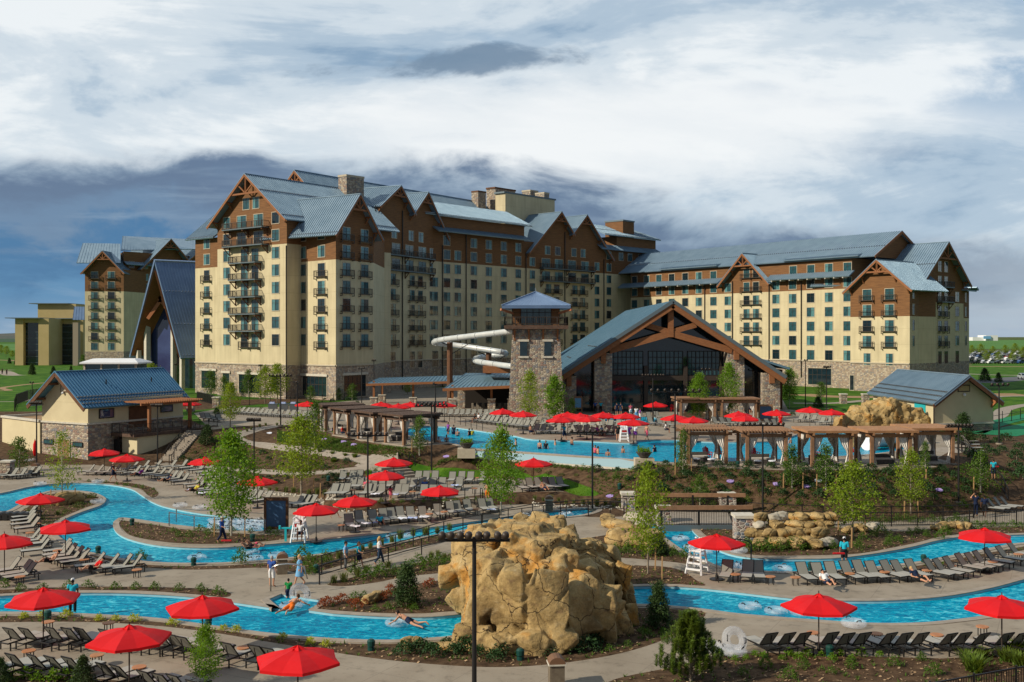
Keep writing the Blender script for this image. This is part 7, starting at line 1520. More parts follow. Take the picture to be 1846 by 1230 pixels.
for _ in range(46):
    x, y = rnd.uniform(-1, 1), rnd.uniform(-1, 1); hgt = 3.6 * (1 - abs(x) ** 4) ** .5 * (1 - .35 * abs(x - .1)); s_ = rnd.uniform(.7, 1.3); bl.append(((x * 5.0, y * 1.6, hgt - s_ * .7), (s_, s_, s_ * 1.1))); bl.append(((x * 5.0, y * 1.6, hgt * .45), (s_ * 1.1, s_ * 1.1, hgt * .55)))
rk = rock_mass('rock_formation', [((c[0], c[1], c[2]), r) for c, r in bl], .16, disp=.4, seed=6); rk.location = PZ(1592, 776, UPZ); tag(rk, 'wide sandstone rock wall behind the orange cabanas', 'rock formation')
rk = rock_mass('rock_formation', [((x_, 0, .3), (.9, .7, .9)) for x_ in (-3.2, -2.2, -1.2, 0, 1.0)] , .14, disp=.3, seed=9); rk.location = PZ(1600, 803, UPZ); tag(rk, 'low sandstone ledge at the slide outlet in the swimming pool', 'rock formation')
ps = empty('pool_slide', (0, 0, 0), 0, 'white tube slide outlet at the right end of the swimming pool', 'slide'); mb = MB(); mb.tube(cat3([PZ(1652, 800, UPZ) + Vector((0, 0, 1.3)), PZ(1625, 803, UPZ) + Vector((0, 0, 1.0)), PZ(1595, 806, UPZ) + Vector((0, 0, .75)), PZ(1566, 809, UPZ) + Vector((0, 0, .55))]), .62, 14); mb.build('tube', 'slide_white', ps, True); mb = MB(); mb.tube([PZ(1568, 809, UPZ) + Vector((0, 0, .6)), PZ(1562, 809.5, UPZ) + Vector((0, 0, .6))], .78, 14); mb.build('rim', 'white_plastic', ps)
RKS = []
for k in range(6):
    rnd = random.Random(40 + k); o = rock_mass('boulder', [((0, 0, 0), (.8, .55, .45)), ((.2, .1, .05), (.6, .5, .45)), ((-.25, -.05, 0), (.5, .5, .4))], .07, disp=.12, seed=40 + k, sm_=3); o['category'] = 'boulder'; RKS.append(o)
    if k == 4: o.data.materials[0] = MATS['sandstone_grey']
def boulder(u, v, ds, sc=1.0, z=None, grp='boulders'):
    p = G(u, v); 
    if z is not None: p.z = z
    o = RKS[boulder.k % 6]; boulder.k += 1; o = place(o, (p.x, p.y, p.z + .25 * sc), random.uniform(0, 6), ds, sc=(sc * random.uniform(.9, 1.5), sc, sc * random.uniform(.65, 1.0)), group=grp)
boulder.k = 0
for j, (v, us) in enumerate([(988, (1372, 1402, 1432, 1462, 1490)), (983, (1360, 1388, 1418, 1446, 1478)), (979, (1368, 1400, 1430, 1458, 1486)), (975, (1372, 1405, 1436, 1466, 1496))]):
    for i, u in enumerate(us): boulder(u, v, 'rounded tan boulder, %s in the %s course right of the footbridge' % (ordl(i, 5), ['lowest', 'second', 'third', 'top'][j]), 1.0 - .04 * j, z=.1 + j * .44, grp='boulders of the retaining wall')
for i, (u, v, s_) in enumerate([(1115, 958, 1.5), (1138, 964, 1.2), (1160, 955, 1.1), (1112, 980, 1.6), (1143, 985, 1.5), (1172, 972, 1.2), (1182, 994, 1.1), (1096, 948, 1.2), (1150, 942, 1.1)]): boulder(u, v, 'tan boulder of the loose pile left of the footbridge, %s' % ['largest slab', 'behind the largest', 'under the tree', 'lower left one', 'round orange one', 'beside the water', 'pale front one', 'small far one', 'small grey far one'][i], s_, grp='boulders left of the footbridge')
for i, (u, v, s_) in enumerate([(1690, 957, .7), (1706, 953, .8), (1724, 953, .8), (1742, 952, .7), (1553, 958, .8), (1572, 957, .9), (1530, 960, .8)]): boulder(u, v, 'tan boulder beside the right path, %s of seven' % ['fourth', 'fifth', 'sixth', 'rightmost', 'second', 'third', 'leftmost'][i], s_)
boulder(122, 908, 'orange sandstone boulder on the left island', 1.5); boulder(674, 1085, 'pale boulder among red plants', .8); boulder(742, 1168, 'pale flat boulder beside the lower left river bank', .75); boulder(805, 1172, 'orange boulder at the foot of the big rocks', .6)
# ------------------------------------------------------------------ plants
def leaves(mb, cs, n, size, spread, rnd, up=.3, asp=1.0):
    for c in cs:
        for _ in range(n):
            p = Vector((c[0] + rnd.gauss(0, spread), c[1] + rnd.gauss(0, spread), c[2] + rnd.gauss(0, spread * .85))); a = rnd.uniform(0, 6.28); nrm = Vector((rnd.gauss(0, 1), rnd.gauss(0, 1), rnd.gauss(up, 1))).normalized()
            t1 = nrm.orthogonal().normalized(); t1 = (t1 * math.cos(a) + nrm.cross(t1) * math.sin(a)); t2 = nrm.cross(t1); s_ = size * rnd.uniform(.6, 1.3)
            mb.quad(p - t1 * s_ * .5, p + t2 * s_ * .32 * asp, p + t1 * s_ * .5, p - t2 * s_ * .32 * asp)
def make_tree(h, cr, z0, nb, nl, size, leaf, bark, seed, prof=None, spread=.26):
    rnd = random.Random(seed); r_ = empty('young_tree', (0, 0, 0), 0, 'tree', 'tree'); mb = MB(); mb.tube([(0, 0, -.1), (.02, .01, h * .3), (-.03, .02, h * .6), (.02, 0, h * .93)], [.075, .06, .035, .01], 7); cs = []
    for i in range(nb):
        f = (i + .5) / nb; z = lerp(z0, h * .97, f); rr = cr * (prof(f) if prof else (math.sin(math.pi * min(1, .18 + f * .86)) ** .8)); a = i * 2.4 + rnd.uniform(-.5, .5); up = .35 + .5 * f
        b_ = Vector((0, 0, z - rr * up * .6)); e_ = Vector((math.cos(a) * rr, math.sin(a) * rr, z + rr * up * .45)); mb.tube([b_, lerp(b_, e_, .5) + Vector((0, 0, -.05)), e_], [.025, .015, .005], 4, False)
        for q in (.45, .75, 1.0):
            if rnd.random() < .88: cs.append(lerp(b_, e_, q) + Vector((rnd.gauss(0, .08), rnd.gauss(0, .08), rnd.gauss(0, .1))))
    mb.build('trunk', bark, r_); mb = MB(); leaves(mb, cs, nl, size, spread, rnd); mb.build('crown', leaf, r_); return r_
TR = {'bright': [make_tree(7, 1.6, 1.5, 56, 34, .20, 'leaf_bright', 'bark_pale', s, spread=.30) for s in (1, 2, 3)], 'lime': [make_tree(6, 1.4, 1.4, 42, 26, .18, 'leaf_lime', 'bark', s, spread=.26) for s in (4, 5)], 'mid': [make_tree(4, .8, .6, 26, 30, .15, 'leaf_mid', 'bark_pale', s, spread=.2) for s in (6, 7)], 'sparse': [make_tree(6, 1.5, 1.3, 30, 20, .17, 'leaf_lime', 'bark_pale', 8, spread=.24)], 'narrow': [make_tree(6, .95, 1.0, 46, 36, .18, 'leaf_bright', 'bark_pale', 12, spread=.2)]}
TH = dict(bright=7, lime=6, mid=4, sparse=6, narrow=6)
def tree(kind, u, vb, vt, ds, z=None, wid=None, k=[0]):
    p = G(u, vb) if z is None else PZ(u, vb, z); h = CH - (vt - HZ) / F * p.y - p.z; s_ = h / TH[kind]; k[0] += 1; src = TR[kind][k[0] % len(TR[kind])]; w_ = wid or 1
    place(src, p, random.uniform(0, 6), ds, sc=(s_ * w_, s_ * w_, s_), group='young deciduous trees')
for a in [('sparse', 112, 909, 778, 'sparse lime-green tree standing on the left island', 0, .85), ('bright', 417, 966, 778, 'large bright green tree on the spit, left of the blue board', 0, 1.0), ('lime', 543, 893, 750, 'tall yellow-green tree with pale trunk on the switchback bed', None, 1.25), ('bright', 903, 929, 774, 'tall bright green tree between the lounger rows and the big rocks', 0, .92), ('lime', 1168, 1034, 838, 'tall yellow-green tree with white trunk left of the footbridge', 0, .72), ('lime', 1537, 972, 833, 'broad yellow-green tree in the boulder bed by the right path', 0, 1.25), ('lime', 1642, 928, 812, 'yellow-green tree on the right hillside', None, .95),
          ('mid', 1668, 850, 797, 'small tree before the rightmost cabana', None, .8), ('mid', 1231, 858, 774, 'slim small tree beside the left cabana post', None, .7), ('mid', 1428, 884, 805, 'small leafy tree between second and third right cabanas', None, 1.0), ('mid', 1489, 885, 800, 'small leafy tree before the middle right cabana', None, 1.0), ('mid', 1262, 912, 858, 'shrubby young tree on the slope above the footbridge', None, 1.3), ('mid', 1768, 890, 812, 'dim young tree between two stakes on the right hillside', None, 1.1),
          ('bright', 1260, 760, 673, 'lime tree before the hall glazing, left one', 3, .85), ('bright', 1314, 758, 655, 'lime tree before the hall right pier', 3, .8), ('bright', 1423, 735, 663, 'lime tree right of the timber hall', 3, .95), ('lime', 955, 768, 668, 'thin green tree before the stone tower', 3, .85), ('narrow', 999, 760, 676, 'dense upright green tree between tower and hall', 3, 1.3), ('mid', 1030, 765, 718, 'small dull tree beside the pale blue board', 3, 1.0), ('lime', 415, 772, 690, 'lime tree on the upper slope left of the switchback', None, 1.0), ('lime', 478, 728, 660, 'lime tree at the hotel window, left of two', 3, 1.2), ('lime', 500, 728, 656, 'lime tree at the hotel window, right of two', 3, 1.2), ('mid', 380, 715, 668, 'dark leafed tree at the hotel left window', 3, 1.3), ('mid', 448, 716, 668, 'dim tree at the wide hotel window', 3, 1.2), ('mid', 404, 716, 678, 'small tree between two hotel windows', 3, 1.1), ('mid', 560, 728, 697, 'round small tree before the second tower', 3, 1.3), ('mid', 635, 722, 692, 'round small tree at the shaded hotel door', 3, 1.4), ('mid', 610, 722, 700, 'small bush tree at the hotel corner', 3, 1.3), ('lime', 735, 712, 690, 'green tree behind the covered walkway', 3, 1.6), ('mid', 567, 810, 725, 'slim staked tree beside the farthest dark cabana', None, .8), ('mid', 756, 820, 750, 'young tree with red flowers before the nearest dark cabana', None, 1.0),
          ('mid', 35, 850, 790, 'small dense tree left of the annex wall', 0, 1.4), ('bright', 370, 1246, 1128, 'near leafy tree at the bottom left edge', 0, .95), ('mid', 1480, 722, 690, 'green tree at the right wing storefront', 3, 1.6), ('lime', 272, 712, 655, 'green tree before the steep glass hall', 3, 1.3), ('mid', 150, 664, 640, 'small tree before the far hotel stone base', 3, 1.5), ('mid', 55, 652, 637, 'small round tree before the tan building', 3, 1.8)]: tree(*a)
for i, (u, vb, vt) in enumerate([(1752, 640, 622), (1768, 640, 620), (1790, 640, 624), (1812, 640, 622), (1830, 640, 619), (1845, 650, 625), (1778, 654, 632), (1800, 654, 634), (1825, 655, 634)]): tree('lime', u, vb, vt, 'tiny green tree in the far parking lot, %s' % ordl(i, 9), 3, 1.4)
for i, (u, vb, vt) in enumerate([(2, 640, 622), (12, 642, 624), (22, 646, 632), (92, 648, 635)]): tree('lime', u, vb, vt, 'tiny tree on the far left meadow, %s' % ordl(i, 4), 3, 1.5)
# conifers
def make_con(h, r, n, size, leaf, seed, wob=0.0, name='conifer'):
    rnd = random.Random(seed); r_ = empty(name, (0, 0, 0), 0, 'conifer', 'conifer'); mb = MB(); mb.tube([(0, 0, -.1), (0, 0, h * .9)], [.07, .01], 6); mb.build('trunk', 'bark', r_); cs = []
    for _ in range(n): f = rnd.random() ** 1.25; z = h * (.04 + .93 * f); rr = r * (1 - f) ** .75 * rnd.uniform(.55, 1.0) * (1 + wob * math.sin(f * 30)); a = rnd.uniform(0, 6.28); cs.append((math.cos(a) * rr, math.sin(a) * rr, z + rr * .15))
    mb = MB(); leaves(mb, cs, 20, size, size * .8, rnd, .8, .6); mb.build('crown', leaf, r_); return r_
CN = [make_con(2.4, .62, 230, .13, 'needle', 3), make_con(2.4, .95, 230, .15, 'needle', 4)]
def con(k, u, vb, vt, ds, z=None, w_=1.0): p = G(u, vb) if z is None else PZ(u, vb, z); h = CH - (vt - HZ) / F * p.y - p.z; s_ = h / 2.4; place(CN[k], p, random.uniform(0, 6), ds, sc=(s_ * w_, s_ * w_, s_), group='conifers and junipers')
con(0, 1187, 1132, 1047, 'dark conical spruce right of the big sandstone rocks', 0, 1.15); con(0, 733, 1091, 1015, 'dark juniper among red plants, left of the big rocks', 0, 1.35); con(1, 373, 803, 766, 'dark juniper at the head of the long stairs', None, 1.2); con(1, 390, 755, 735, 'small dark pine at the upper deck corner', 3, 1.2); con(1, 1737, 800, 745, 'rounded juniper before the pump house gable', 3, 1.1); con(1, 1775, 688, 664, 'dark pine left of two by the court road', 3, 1.2); con(1, 1800, 690, 672, 'dark pine right of two by the court road', 3, 1.1)
con(1, 150, 1246, 1182, 'near dark juniper at the bottom left edge', 0, 1.0); con(0, 1188, 1000, 965, 'dark bush beside the river left of the footbridge', 0, 2.2); con(1, 0, 1232, 1186, 'near dark juniper cut by the left edge', 0, 1.1); con(1, 1475, 735, 715, 'dark juniper right of the timber hall', 3, 1.3)
for i, (u, vb, vt) in enumerate([(58, 676, 655), (96, 676, 660), (17, 656, 645), (28, 657, 648), (48, 657, 650), (104, 648, 640), (90, 650, 641), (128, 668, 659), (240, 655, 640)]): con(0, u, vb, vt, 'tiny dark conifer on the far left lawn, %s' % ordl(i, 9), 3, 1.3)
def make_pine():
    rnd = random.Random(77); r_ = empty('pine_tree', (0, 0, 0), 0, 'bushy young pine with upright light shoots at the bottom edge, before the swim rings', 'pine tree'); mb = MB(); mb.tube([(0, 0, -.1), (0, 0, 2.2)], [.09, .02], 7); tips = []
    for i in range(125):
        f = rnd.random(); z = .15 + 2.1 * f; rr = 1.35 * (1 - f * .78) * rnd.uniform(.5, 1); a = rnd.uniform(0, 6.28); e_ = Vector((math.cos(a) * rr, math.sin(a) * rr, z + rr * .45)); mb.tube([(0, 0, z - .1), e_], [.02, .008], 4, False); tips.append(e_); tips.append(lerp(Vector((0, 0, z)), e_, .6))
    tips += [Vector((0, 0, 2.35)), Vector((.1, 0, 2.2)), Vector((-.25, .1, 2.0))]; mb.build('trunk', 'bark', r_); mb = MB()
    for t_ in tips:
        for k in range(110): q = rnd.uniform(-.2, .22); a = rnd.uniform(0, 6.28); d = Vector((math.cos(a) * .10, math.sin(a) * .10, .05)); p = t_ + Vector((rnd.gauss(0, .015), rnd.gauss(0, .015), q)); w_ = Vector((-d.y, d.x, 0)).normalized() * .014; mb.quad(p - w_, p + w_, p + d + w_ * .5, p + d - w_ * .5)
    mb.build('crown', 'needle_pine', r_); return r_
pn = make_pine(); place(pn, PZ(1245, 1228, 0), .3, sc=1.15)
# shrubs
def make_shrub(name, r, h, n, size, leaf, seed, blade=False):
    rnd = random.Random(seed); r_ = empty(name, (0, 0, 0), 0, 'shrub', 'shrub'); mb = MB()
    if blade:
        for _ in range(n): a = rnd.uniform(0, 6.28); q = rnd.uniform(.2, 1); b_ = Vector((rnd.gauss(0, .08), rnd.gauss(0, .08), 0)); e_ = b_ + Vector((math.cos(a) * r * q, math.sin(a) * r * q, h * rnd.uniform(.6, 1))); w_ = Vector((-math.sin(a), math.cos(a), 0)) * size; m_ = lerp(b_, e_, .5) + Vector((0, 0, h * .12)); mb.quad(b_ - w_, b_ + w_, m_ + w_, m_ - w_); mb.tri(m_ - w_, m_ + w_, e_)
    else:
        cs = []
        for _ in range(n): a = rnd.uniform(0, 6.28); f = rnd.random(); rr = r * math.sqrt(1 - f * f) * rnd.uniform(.6, 1); cs.append((math.cos(a) * rr, math.sin(a) * rr, .05 + h * f * rnd.uniform(.7, 1)))
        leaves(mb, cs, 5, size, size * .7, rnd, .5)
    mb.build('foliage', leaf, r_); mb = MB(); mb.tube([(0, 0, -.05), (0, 0, h * .5)], [.03, .01], 5); mb.build('stem', 'bark', r_); return r_
SH = {'dark': make_shrub('shrub', .5, .6, 75, .11, 'leaf_dark', 1), 'dark2': make_shrub('shrub', .45, .7, 70, .10, 'leaf_mid', 2), 'small': make_shrub('shrub', .3, .35, 40, .09, 'leaf_mid', 3), 'yellow': make_shrub('shrub', .25, .28, 40, .08, 'leaf_yellow', 4), 'red': make_shrub('shrub', .3, .35, 45, .08, 'leaf_red', 5), 'lime': make_shrub('shrub', .25, .35, 36, .10, 'leaf_bright', 6), 'grass': make_shrub('grass_tuft', .32, .6, 90, .012, 'grass_blade', 7, True), 'spray': make_shrub('juniper', .55, .5, 200, .02, 'needle_pine', 8, True), 'low': make_shrub('shrub', .35, .22, 40, .09, 'leaf_olive', 9)}
CN_ = {'dark': 'round dark green shrub', 'dark2': 'mid green shrub', 'small': 'small green shrub', 'yellow': 'low yellow-green plant', 'red': 'low reddish plant', 'lime': 'small lime-green plant', 'grass': 'tuft of tall grass', 'spray': 'spreading juniper', 'low': 'low olive shrub'}
SHL = []
def shrubs(kind, pts, ds, sc=1.0, grp=None, jit=2.0):
    n_ = len(pts)
    for i, (u, v) in enumerate(pts): p = G(u + random.uniform(-jit, jit), v + random.uniform(-jit, jit) * .6); s_ = sc * random.uniform(.75, 1.25); SHL.append((p.y / s_, kind, p, random.uniform(0, 6), '%s, %s %s' % (CN_[kind], ordl(i, n_), ds), (s_, s_, s_ * random.uniform(.85, 1.1))))
ro = ['top', 'second', 'third', 'fourth', 'bottom']
for j, (a, b, n_) in enumerate([((1165, 843), (1700, 852), 18), ((1080, 852), (1715, 862), 18), ((1140, 866), (1735, 874), 18), ((1160, 880), (1745, 888), 18), ((1200, 894), (1755, 902), 17)]): shrubs('dark', lin(a, b, n_), 'in the %s row of the right hillside' % ro[j], .95, jit=6)
shrubs('dark2', lin((1350, 912), (1740, 918), 14), 'in the lowest hillside row above the right path', .75, jit=4); shrubs('small', lin((1200, 905), (1330, 912), 7), 'above the footbridge handrail', 1.1)
shrubs('low', lin((860, 830), (1060, 845), 11), 'below the overflow wall, upper row', .9, jit=4); shrubs('low', lin((800, 833), (1090, 866), 13), 'below the overflow wall, lower row', .9, jit=5); shrubs('dark2', lin((1050, 852), (1130, 868), 5), 'where the slope meets the lawn tip', .8, jit=3)
shrubs('dark2', [(590, 806), (603, 808), (617, 808), (634, 812), (655, 812), (671, 812)], 'on the slope below the dark cabanas', .7); shrubs('spray', [(600, 820), (621, 823), (603, 832), (640, 826), (577, 815)], 'beside the curved garden path', .75)
shrubs('dark', [(476, 818), (485, 832), (505, 840), (512, 826), (540, 838), (566, 838), (605, 832), (625, 835), (590, 845), (548, 828)], 'inside the switchback loop', .75, jit=3); shrubs('dark', [(352, 818), (360, 828), (385, 812), (398, 826), (345, 832), (330, 826), (415, 835), (430, 818)], 'on the slope right of the long stairs', .7, jit=3)
shrubs('dark', [(472, 862), (485, 864), (503, 862), (516, 863), (572, 868), (583, 866), (594, 862), (603, 860), (468, 872), (500, 874), (590, 876), (604, 872)], 'in the bed under the switchback path', .8, jit=2); shrubs('grass', lin((470, 884), (585, 893), 9), 'in the gravel edge behind the blue board', 1.0); shrubs('small', lin((612, 858), (690, 852), 7), 'on the bank above the terrace loungers', .9)
shrubs('grass', [(468, 770), (480, 768), (500, 768), (560, 768), (445, 778), (455, 776)], 'on the slope edge of the upper deck', .7); shrubs('dark', [(640, 722), (625, 723), (585, 722), (600, 724), (645, 730), (565, 730)], 'at the hotel stone base', 1.1)
shrubs('small', lin((612, 914), (860, 906), 14), 'in the narrow bed below the terrace', .8); shrubs('small', lin((142, 866), (275, 884), 9), 'in the planted strip of the upper bend', .7)
shrubs('small', [(312, 960), (361, 958), (372, 965), (343, 968), (320, 968), (390, 958), (452, 960), (485, 962), (500, 964), (420, 960)], 'on the spit bed', .95); shrubs('grass', [(50, 926), (75, 912), (62, 922), (90, 902), (105, 928)], 'on the left island', .8); shrubs('low', [(150, 900), (165, 898), (120, 925), (140, 915)], 'at the right end of the island bed', 1.1)
shrubs('dark2', [(433, 1016), (254, 1010), (545, 1012), (558, 1025), (560, 1038), (587, 1018)], 'on the bank below the lower channel', 1.0); shrubs('grass', [(612, 1008), (652, 993), (668, 990), (687, 985), (706, 978), (722, 972), (745, 968), (765, 966), (790, 962), (812, 956)], 'between the channel and the ramp fence', 1.1)
shrubs('grass', [(600, 1052), (618, 1048), (644, 1040), (660, 1034), (680, 1028), (700, 1024), (775, 1006), (790, 1003), (800, 1010)], 'along the near ramp fence', .9); shrubs('dark2', [(640, 1036), (663, 1044), (688, 1040), (710, 1038), (735, 1030), (755, 1020), (770, 1030), (790, 1020), (805, 1025)], 'in the bed right of the ramp', .95)
shrubs('red', [(590, 1092), (605, 1091), (618, 1088), (632, 1090), (645, 1098), (660, 1092), (698, 1076), (705, 1070), (770, 1060), (690, 1084), (778, 1055), (580, 1096)], 'among the mulch above the lower left river', 1.0); shrubs('small', [(655, 1078), (745, 1096), (750, 1100), (676, 1102), (700, 1100), (640, 1080)], 'among the red plants', .9)
shrubs('dark', [(732, 1180), (760, 1178), (776, 1186), (808, 1170), (816, 1180), (838, 1176), (845, 1160), (862, 1186), (895, 1190), (905, 1182), (920, 1178), (930, 1176), (960, 1178), (975, 1172), (992, 1180), (1000, 1172), (1030, 1178), (1035, 1165), (1070, 1162), (1075, 1150), (1060, 1172)], 'along the foot of the big rocks', .95)
shrubs('small', [(1158, 1142), (1170, 1150), (1195, 1146), (1225, 1128), (1240, 1112), (1200, 1158), (1100, 1176), (1130, 1165)], 'on the mulch right of the big rocks', .8)
shrubs('lime', [(1297, 1188), (1326, 1192), (1347, 1190), (1362, 1184), (1377, 1189), (1407, 1190), (1421, 1185), (1438, 1190), (1455, 1184), (1480, 1184), (1500, 1192), (1515, 1184), (1535, 1192), (1552, 1184), (1586, 1186)], 'behind the bottom right lounger row', .75)
shrubs('dark2', [(1381, 1206), (1339, 1222), (1451, 1208), (1536, 1206), (1611, 1200), (1662, 1192), (1682, 1220), (1500, 1216), (1425, 1226)], 'on the bottom right mulch', .65); shrubs('spray', [(1745, 1195), (1770, 1188), (1815, 1192), (1840, 1200), (1755, 1212), (1830, 1180)], 'in the bottom right corner bed', 1.25)
shrubs('small', [(125, 1060), (160, 1062), (206, 1062), (246, 1062), (281, 1062), (322, 1064), (360, 1068), (395, 1072), (76, 1062), (36, 1064), (4, 1060)], 'along the upper bank of the lower left river', 1.0); shrubs('yellow', [(44, 1116), (78, 1114), (118, 1114), (178, 1118), (210, 1120), (244, 1121), (314, 1127), (404, 1137), (426, 1142), (510, 1152), (560, 1162), (587, 1168)], 'in the lower bank strip', 1.05)
shrubs('lime', [(20, 1226), (48, 1224), (68, 1230), (95, 1232), (120, 1226)], 'at the bottom left edge', 1.2); shrubs('dark2', lin((1350, 995), (1500, 990), 9), 'at the foot of the boulder wall', .9); shrubs('dark2', [(1346, 985), (1576, 968), (1590, 962), (1604, 976), (1640, 965), (1655, 962), (1672, 968), (1694, 972), (1555, 975), (1705, 964), (1548, 992), (1600, 984), (1620, 980)], 'in the bed below the right path', .8)
shrubs('yellow', lin((1380, 940), (1500, 941), 9), 'flowering between fence and boulders', .8); shrubs('dark2', lin((1560, 942), (1740, 942), 13), 'along the far side of the right path', .75); shrubs('small', lin((1760, 950), (1840, 950), 6), 'by the right fence end', 1.0)
shrubs('dark2', [(1110, 997), (1130, 1000), (1155, 996), (1195, 1000), (1215, 1002), (1235, 1008), (1165, 1006)], 'on the bank left of the footbridge', .9); shrubs('grass', lin((965, 905), (1120, 915), 12), 'along the fence before the footbridge', .9); shrubs('dark', [(1745, 822), (1760, 830), (1778, 812), (1790, 822), (1810, 815), (1830, 830), (1840, 812), (1795, 800), (1815, 795), (1770, 795), (1835, 850), (1845, 865)], 'on the bushy right edge slope', 1.5, jit=3)
shrubs('dark', [(990, 763), (1005, 757), (1020, 760), (1035, 757), (1050, 758), (1245, 748), (1260, 752), (1290, 750), (1305, 748), (1500, 742), (1520, 745), (1400, 752), (1430, 750)], 'in the beds of the far pool deck', .9); shrubs('dark', [(1600, 762), (1690, 778), (1705, 785), (1650, 790), (1625, 785), (1720, 790)], 'around the rock wall', 1.2)
shrubs('small', [(395, 742), (420, 740), (445, 739), (470, 738), (545, 734)], 'in the white flowering bed', 1.5)
SHL.sort(key=lambda q: q[0])
nm_n = {}
rest = []
for q in SHL:
    nm = SH[q[1]].name.split('.')[0]
    if nm_n.get(nm, 0) < 285: nm_n[nm] = nm_n.get(nm, 0) + 1; place(SH[q[1]], q[2], q[3], q[4], sc=q[5], group='planted shrubs')
    else: rest.append(q)
mts = sorted({q[1] for q in rest}); mb = MB()
for q in rest:
    M_ = Matrix.Translation(q[2]) @ Matrix.Rotation(q[3], 4, 'Z') @ Matrix.Diagonal((*q[5], 1)); me = SH[q[1]].children[0].data; mb.m = mts.index(q[1]); vs = [tuple(M_ @ v.co) for v in me.vertices]; i0 = len(mb.v); mb.v += vs
    for f in me.polygons: mb.f.append(tuple(i0 + k for k in f.vertices)); mb.uv.append(None); mb.mi.append(mb.m)
if rest: tag(mb.build('distant_shrubs', [SH[k].children[0].data.materials[0].name for k in mts]), kind='stuff')
for r_, p in PLANTERS: mb = MB(); leaves(mb, [(x * .2, y * .2, .95 + random.uniform(-.05, .15)) for x in range(-2, 3) for y in range(-2, 3)], 14, .16, .12, random.Random(2)); mb.build('foliage', 'leaf_bright', r_)
# loose cover: bark chips, grass blades, creeping plants
def scatter(name, polys, n, fn, m_, zz=.02, seed=3, cond=None):
    rnd = random.Random(seed); mb = MB()
    for poly, k in polys:
        xs_ = [p[0] for p in poly]; ys_ = [p[1] for p in poly]; c = 0; tries = 0
        while c < k and tries < k * 20:
            tries += 1; x, y = rnd.uniform(min(xs_), max(xs_)), rnd.uniform(min(ys_), max(ys_))
            if in_poly(np.array([x]), np.array([y]), poly)[0]: fn(mb, Vector((x, y, height(x, y) + zz)), rnd); c += 1
    if mb.v: return tag(mb.build(name, m_), kind='stuff')
def chip(mb, p, rnd): a = rnd.uniform(0, 6.28); s_ = rnd.uniform(.03, .10); d = Vector((math.cos(a), math.sin(a), rnd.uniform(-.3, .5))) * s_; e_ = Vector((-math.sin(a), math.cos(a), rnd.uniform(-.3, .6))) * s_ * .5; mb.quad(p - d, p + e_, p + d, p - e_)
mat('bark_chip', (0.30, 0.19, 0.10), (0.42, 0.29, 0.17), rough=1)
def parea(p): return abs(sum(p[i - 1][0] * p[i][1] - p[i][0] * p[i - 1][1] for i in range(len(p)))) / 2
hill = [G(u, v) for u, v in [(1120, 846), (1240, 848), (1420, 854), (1716, 850), (1760, 830), (1840, 860), (1770, 920), (1600, 932), (1440, 930), (1200, 918), (1120, 908), (1080, 892), (1060, 870)]]
hill2 = [G(u, v) for u, v in [(330, 785), (382, 782), (430, 800), (500, 812), (600, 826), (655, 838), (600, 850), (500, 852), (400, 842), (310, 832)]]; hill3 = [G(u, v) for u, v in [(500, 775), (577, 785), (640, 800), (740, 815), (850, 822), (1000, 834), (1060, 850), (960, 845), (800, 836), (700, 826), (600, 815), (500, 798)]]
scatter('bark_chips', [(b, int(parea(b) * 9)) for b in BEDS[:14]] + [(h_, int(parea(h_) * 4)) for h_ in (hill, hill2, hill3)], 0, chip, 'bark_chip', .03)
def sprig(mb, p, rnd):
    for _ in range(5): a = rnd.uniform(0, 6.28); q = rnd.uniform(.08, .22); t_ = Vector((math.cos(a), math.sin(a), 0)); mb.tri(p - t_.cross(Vector((0, 0, 1))) * .03, p + t_.cross(Vector((0, 0, 1))) * .03, p + t_ * q + Vector((0, 0, rnd.uniform(.06, .2))))
scatter('ground_cover', [(hill, 4200), (hill3, 4600), (hill2, 1400)] + [(b, int(parea(b) * 2.5)) for b in BEDS[:14]], 0, sprig, 'leaf_mid', .0, 5)
def blade(mb, p, rnd):
    for _ in range(3): a = rnd.uniform(0, 6.28); t_ = Vector((math.cos(a), math.sin(a), 0)); q = p + t_ * .05; mb.tri(q - t_.cross(Vector((0, 0, 1))) * .02, q + t_.cross(Vector((0, 0, 1))) * .02, q + t_ * .03 + Vector((0, 0, rnd.uniform(.05, .10))))
scatter('grass', [(l_, int(parea(l_) * 60)) for l_ in LAWNS], 0, blade, 'leaf_bright', 0, 6)
gravel = [flat([(480, 888), (560, 893), (583, 903), (620, 920), (740, 921), (860, 913), (870, 915), (740, 923), (600, 923), (575, 905), (540, 896), (470, 892)], 0, 1), flat([(960, 908), (1120, 912), (1120, 920), (960, 914)], 0, 1)]
def peb(mb, p, rnd): s_ = rnd.uniform(.06, .14); mb.ball(p, (s_, s_, s_ * .6), 5, 3)
scatter('gravel', [(g_, int(parea(g_) * 9)) for g_ in gravel], 0, peb, 'limestone', .02, 7)
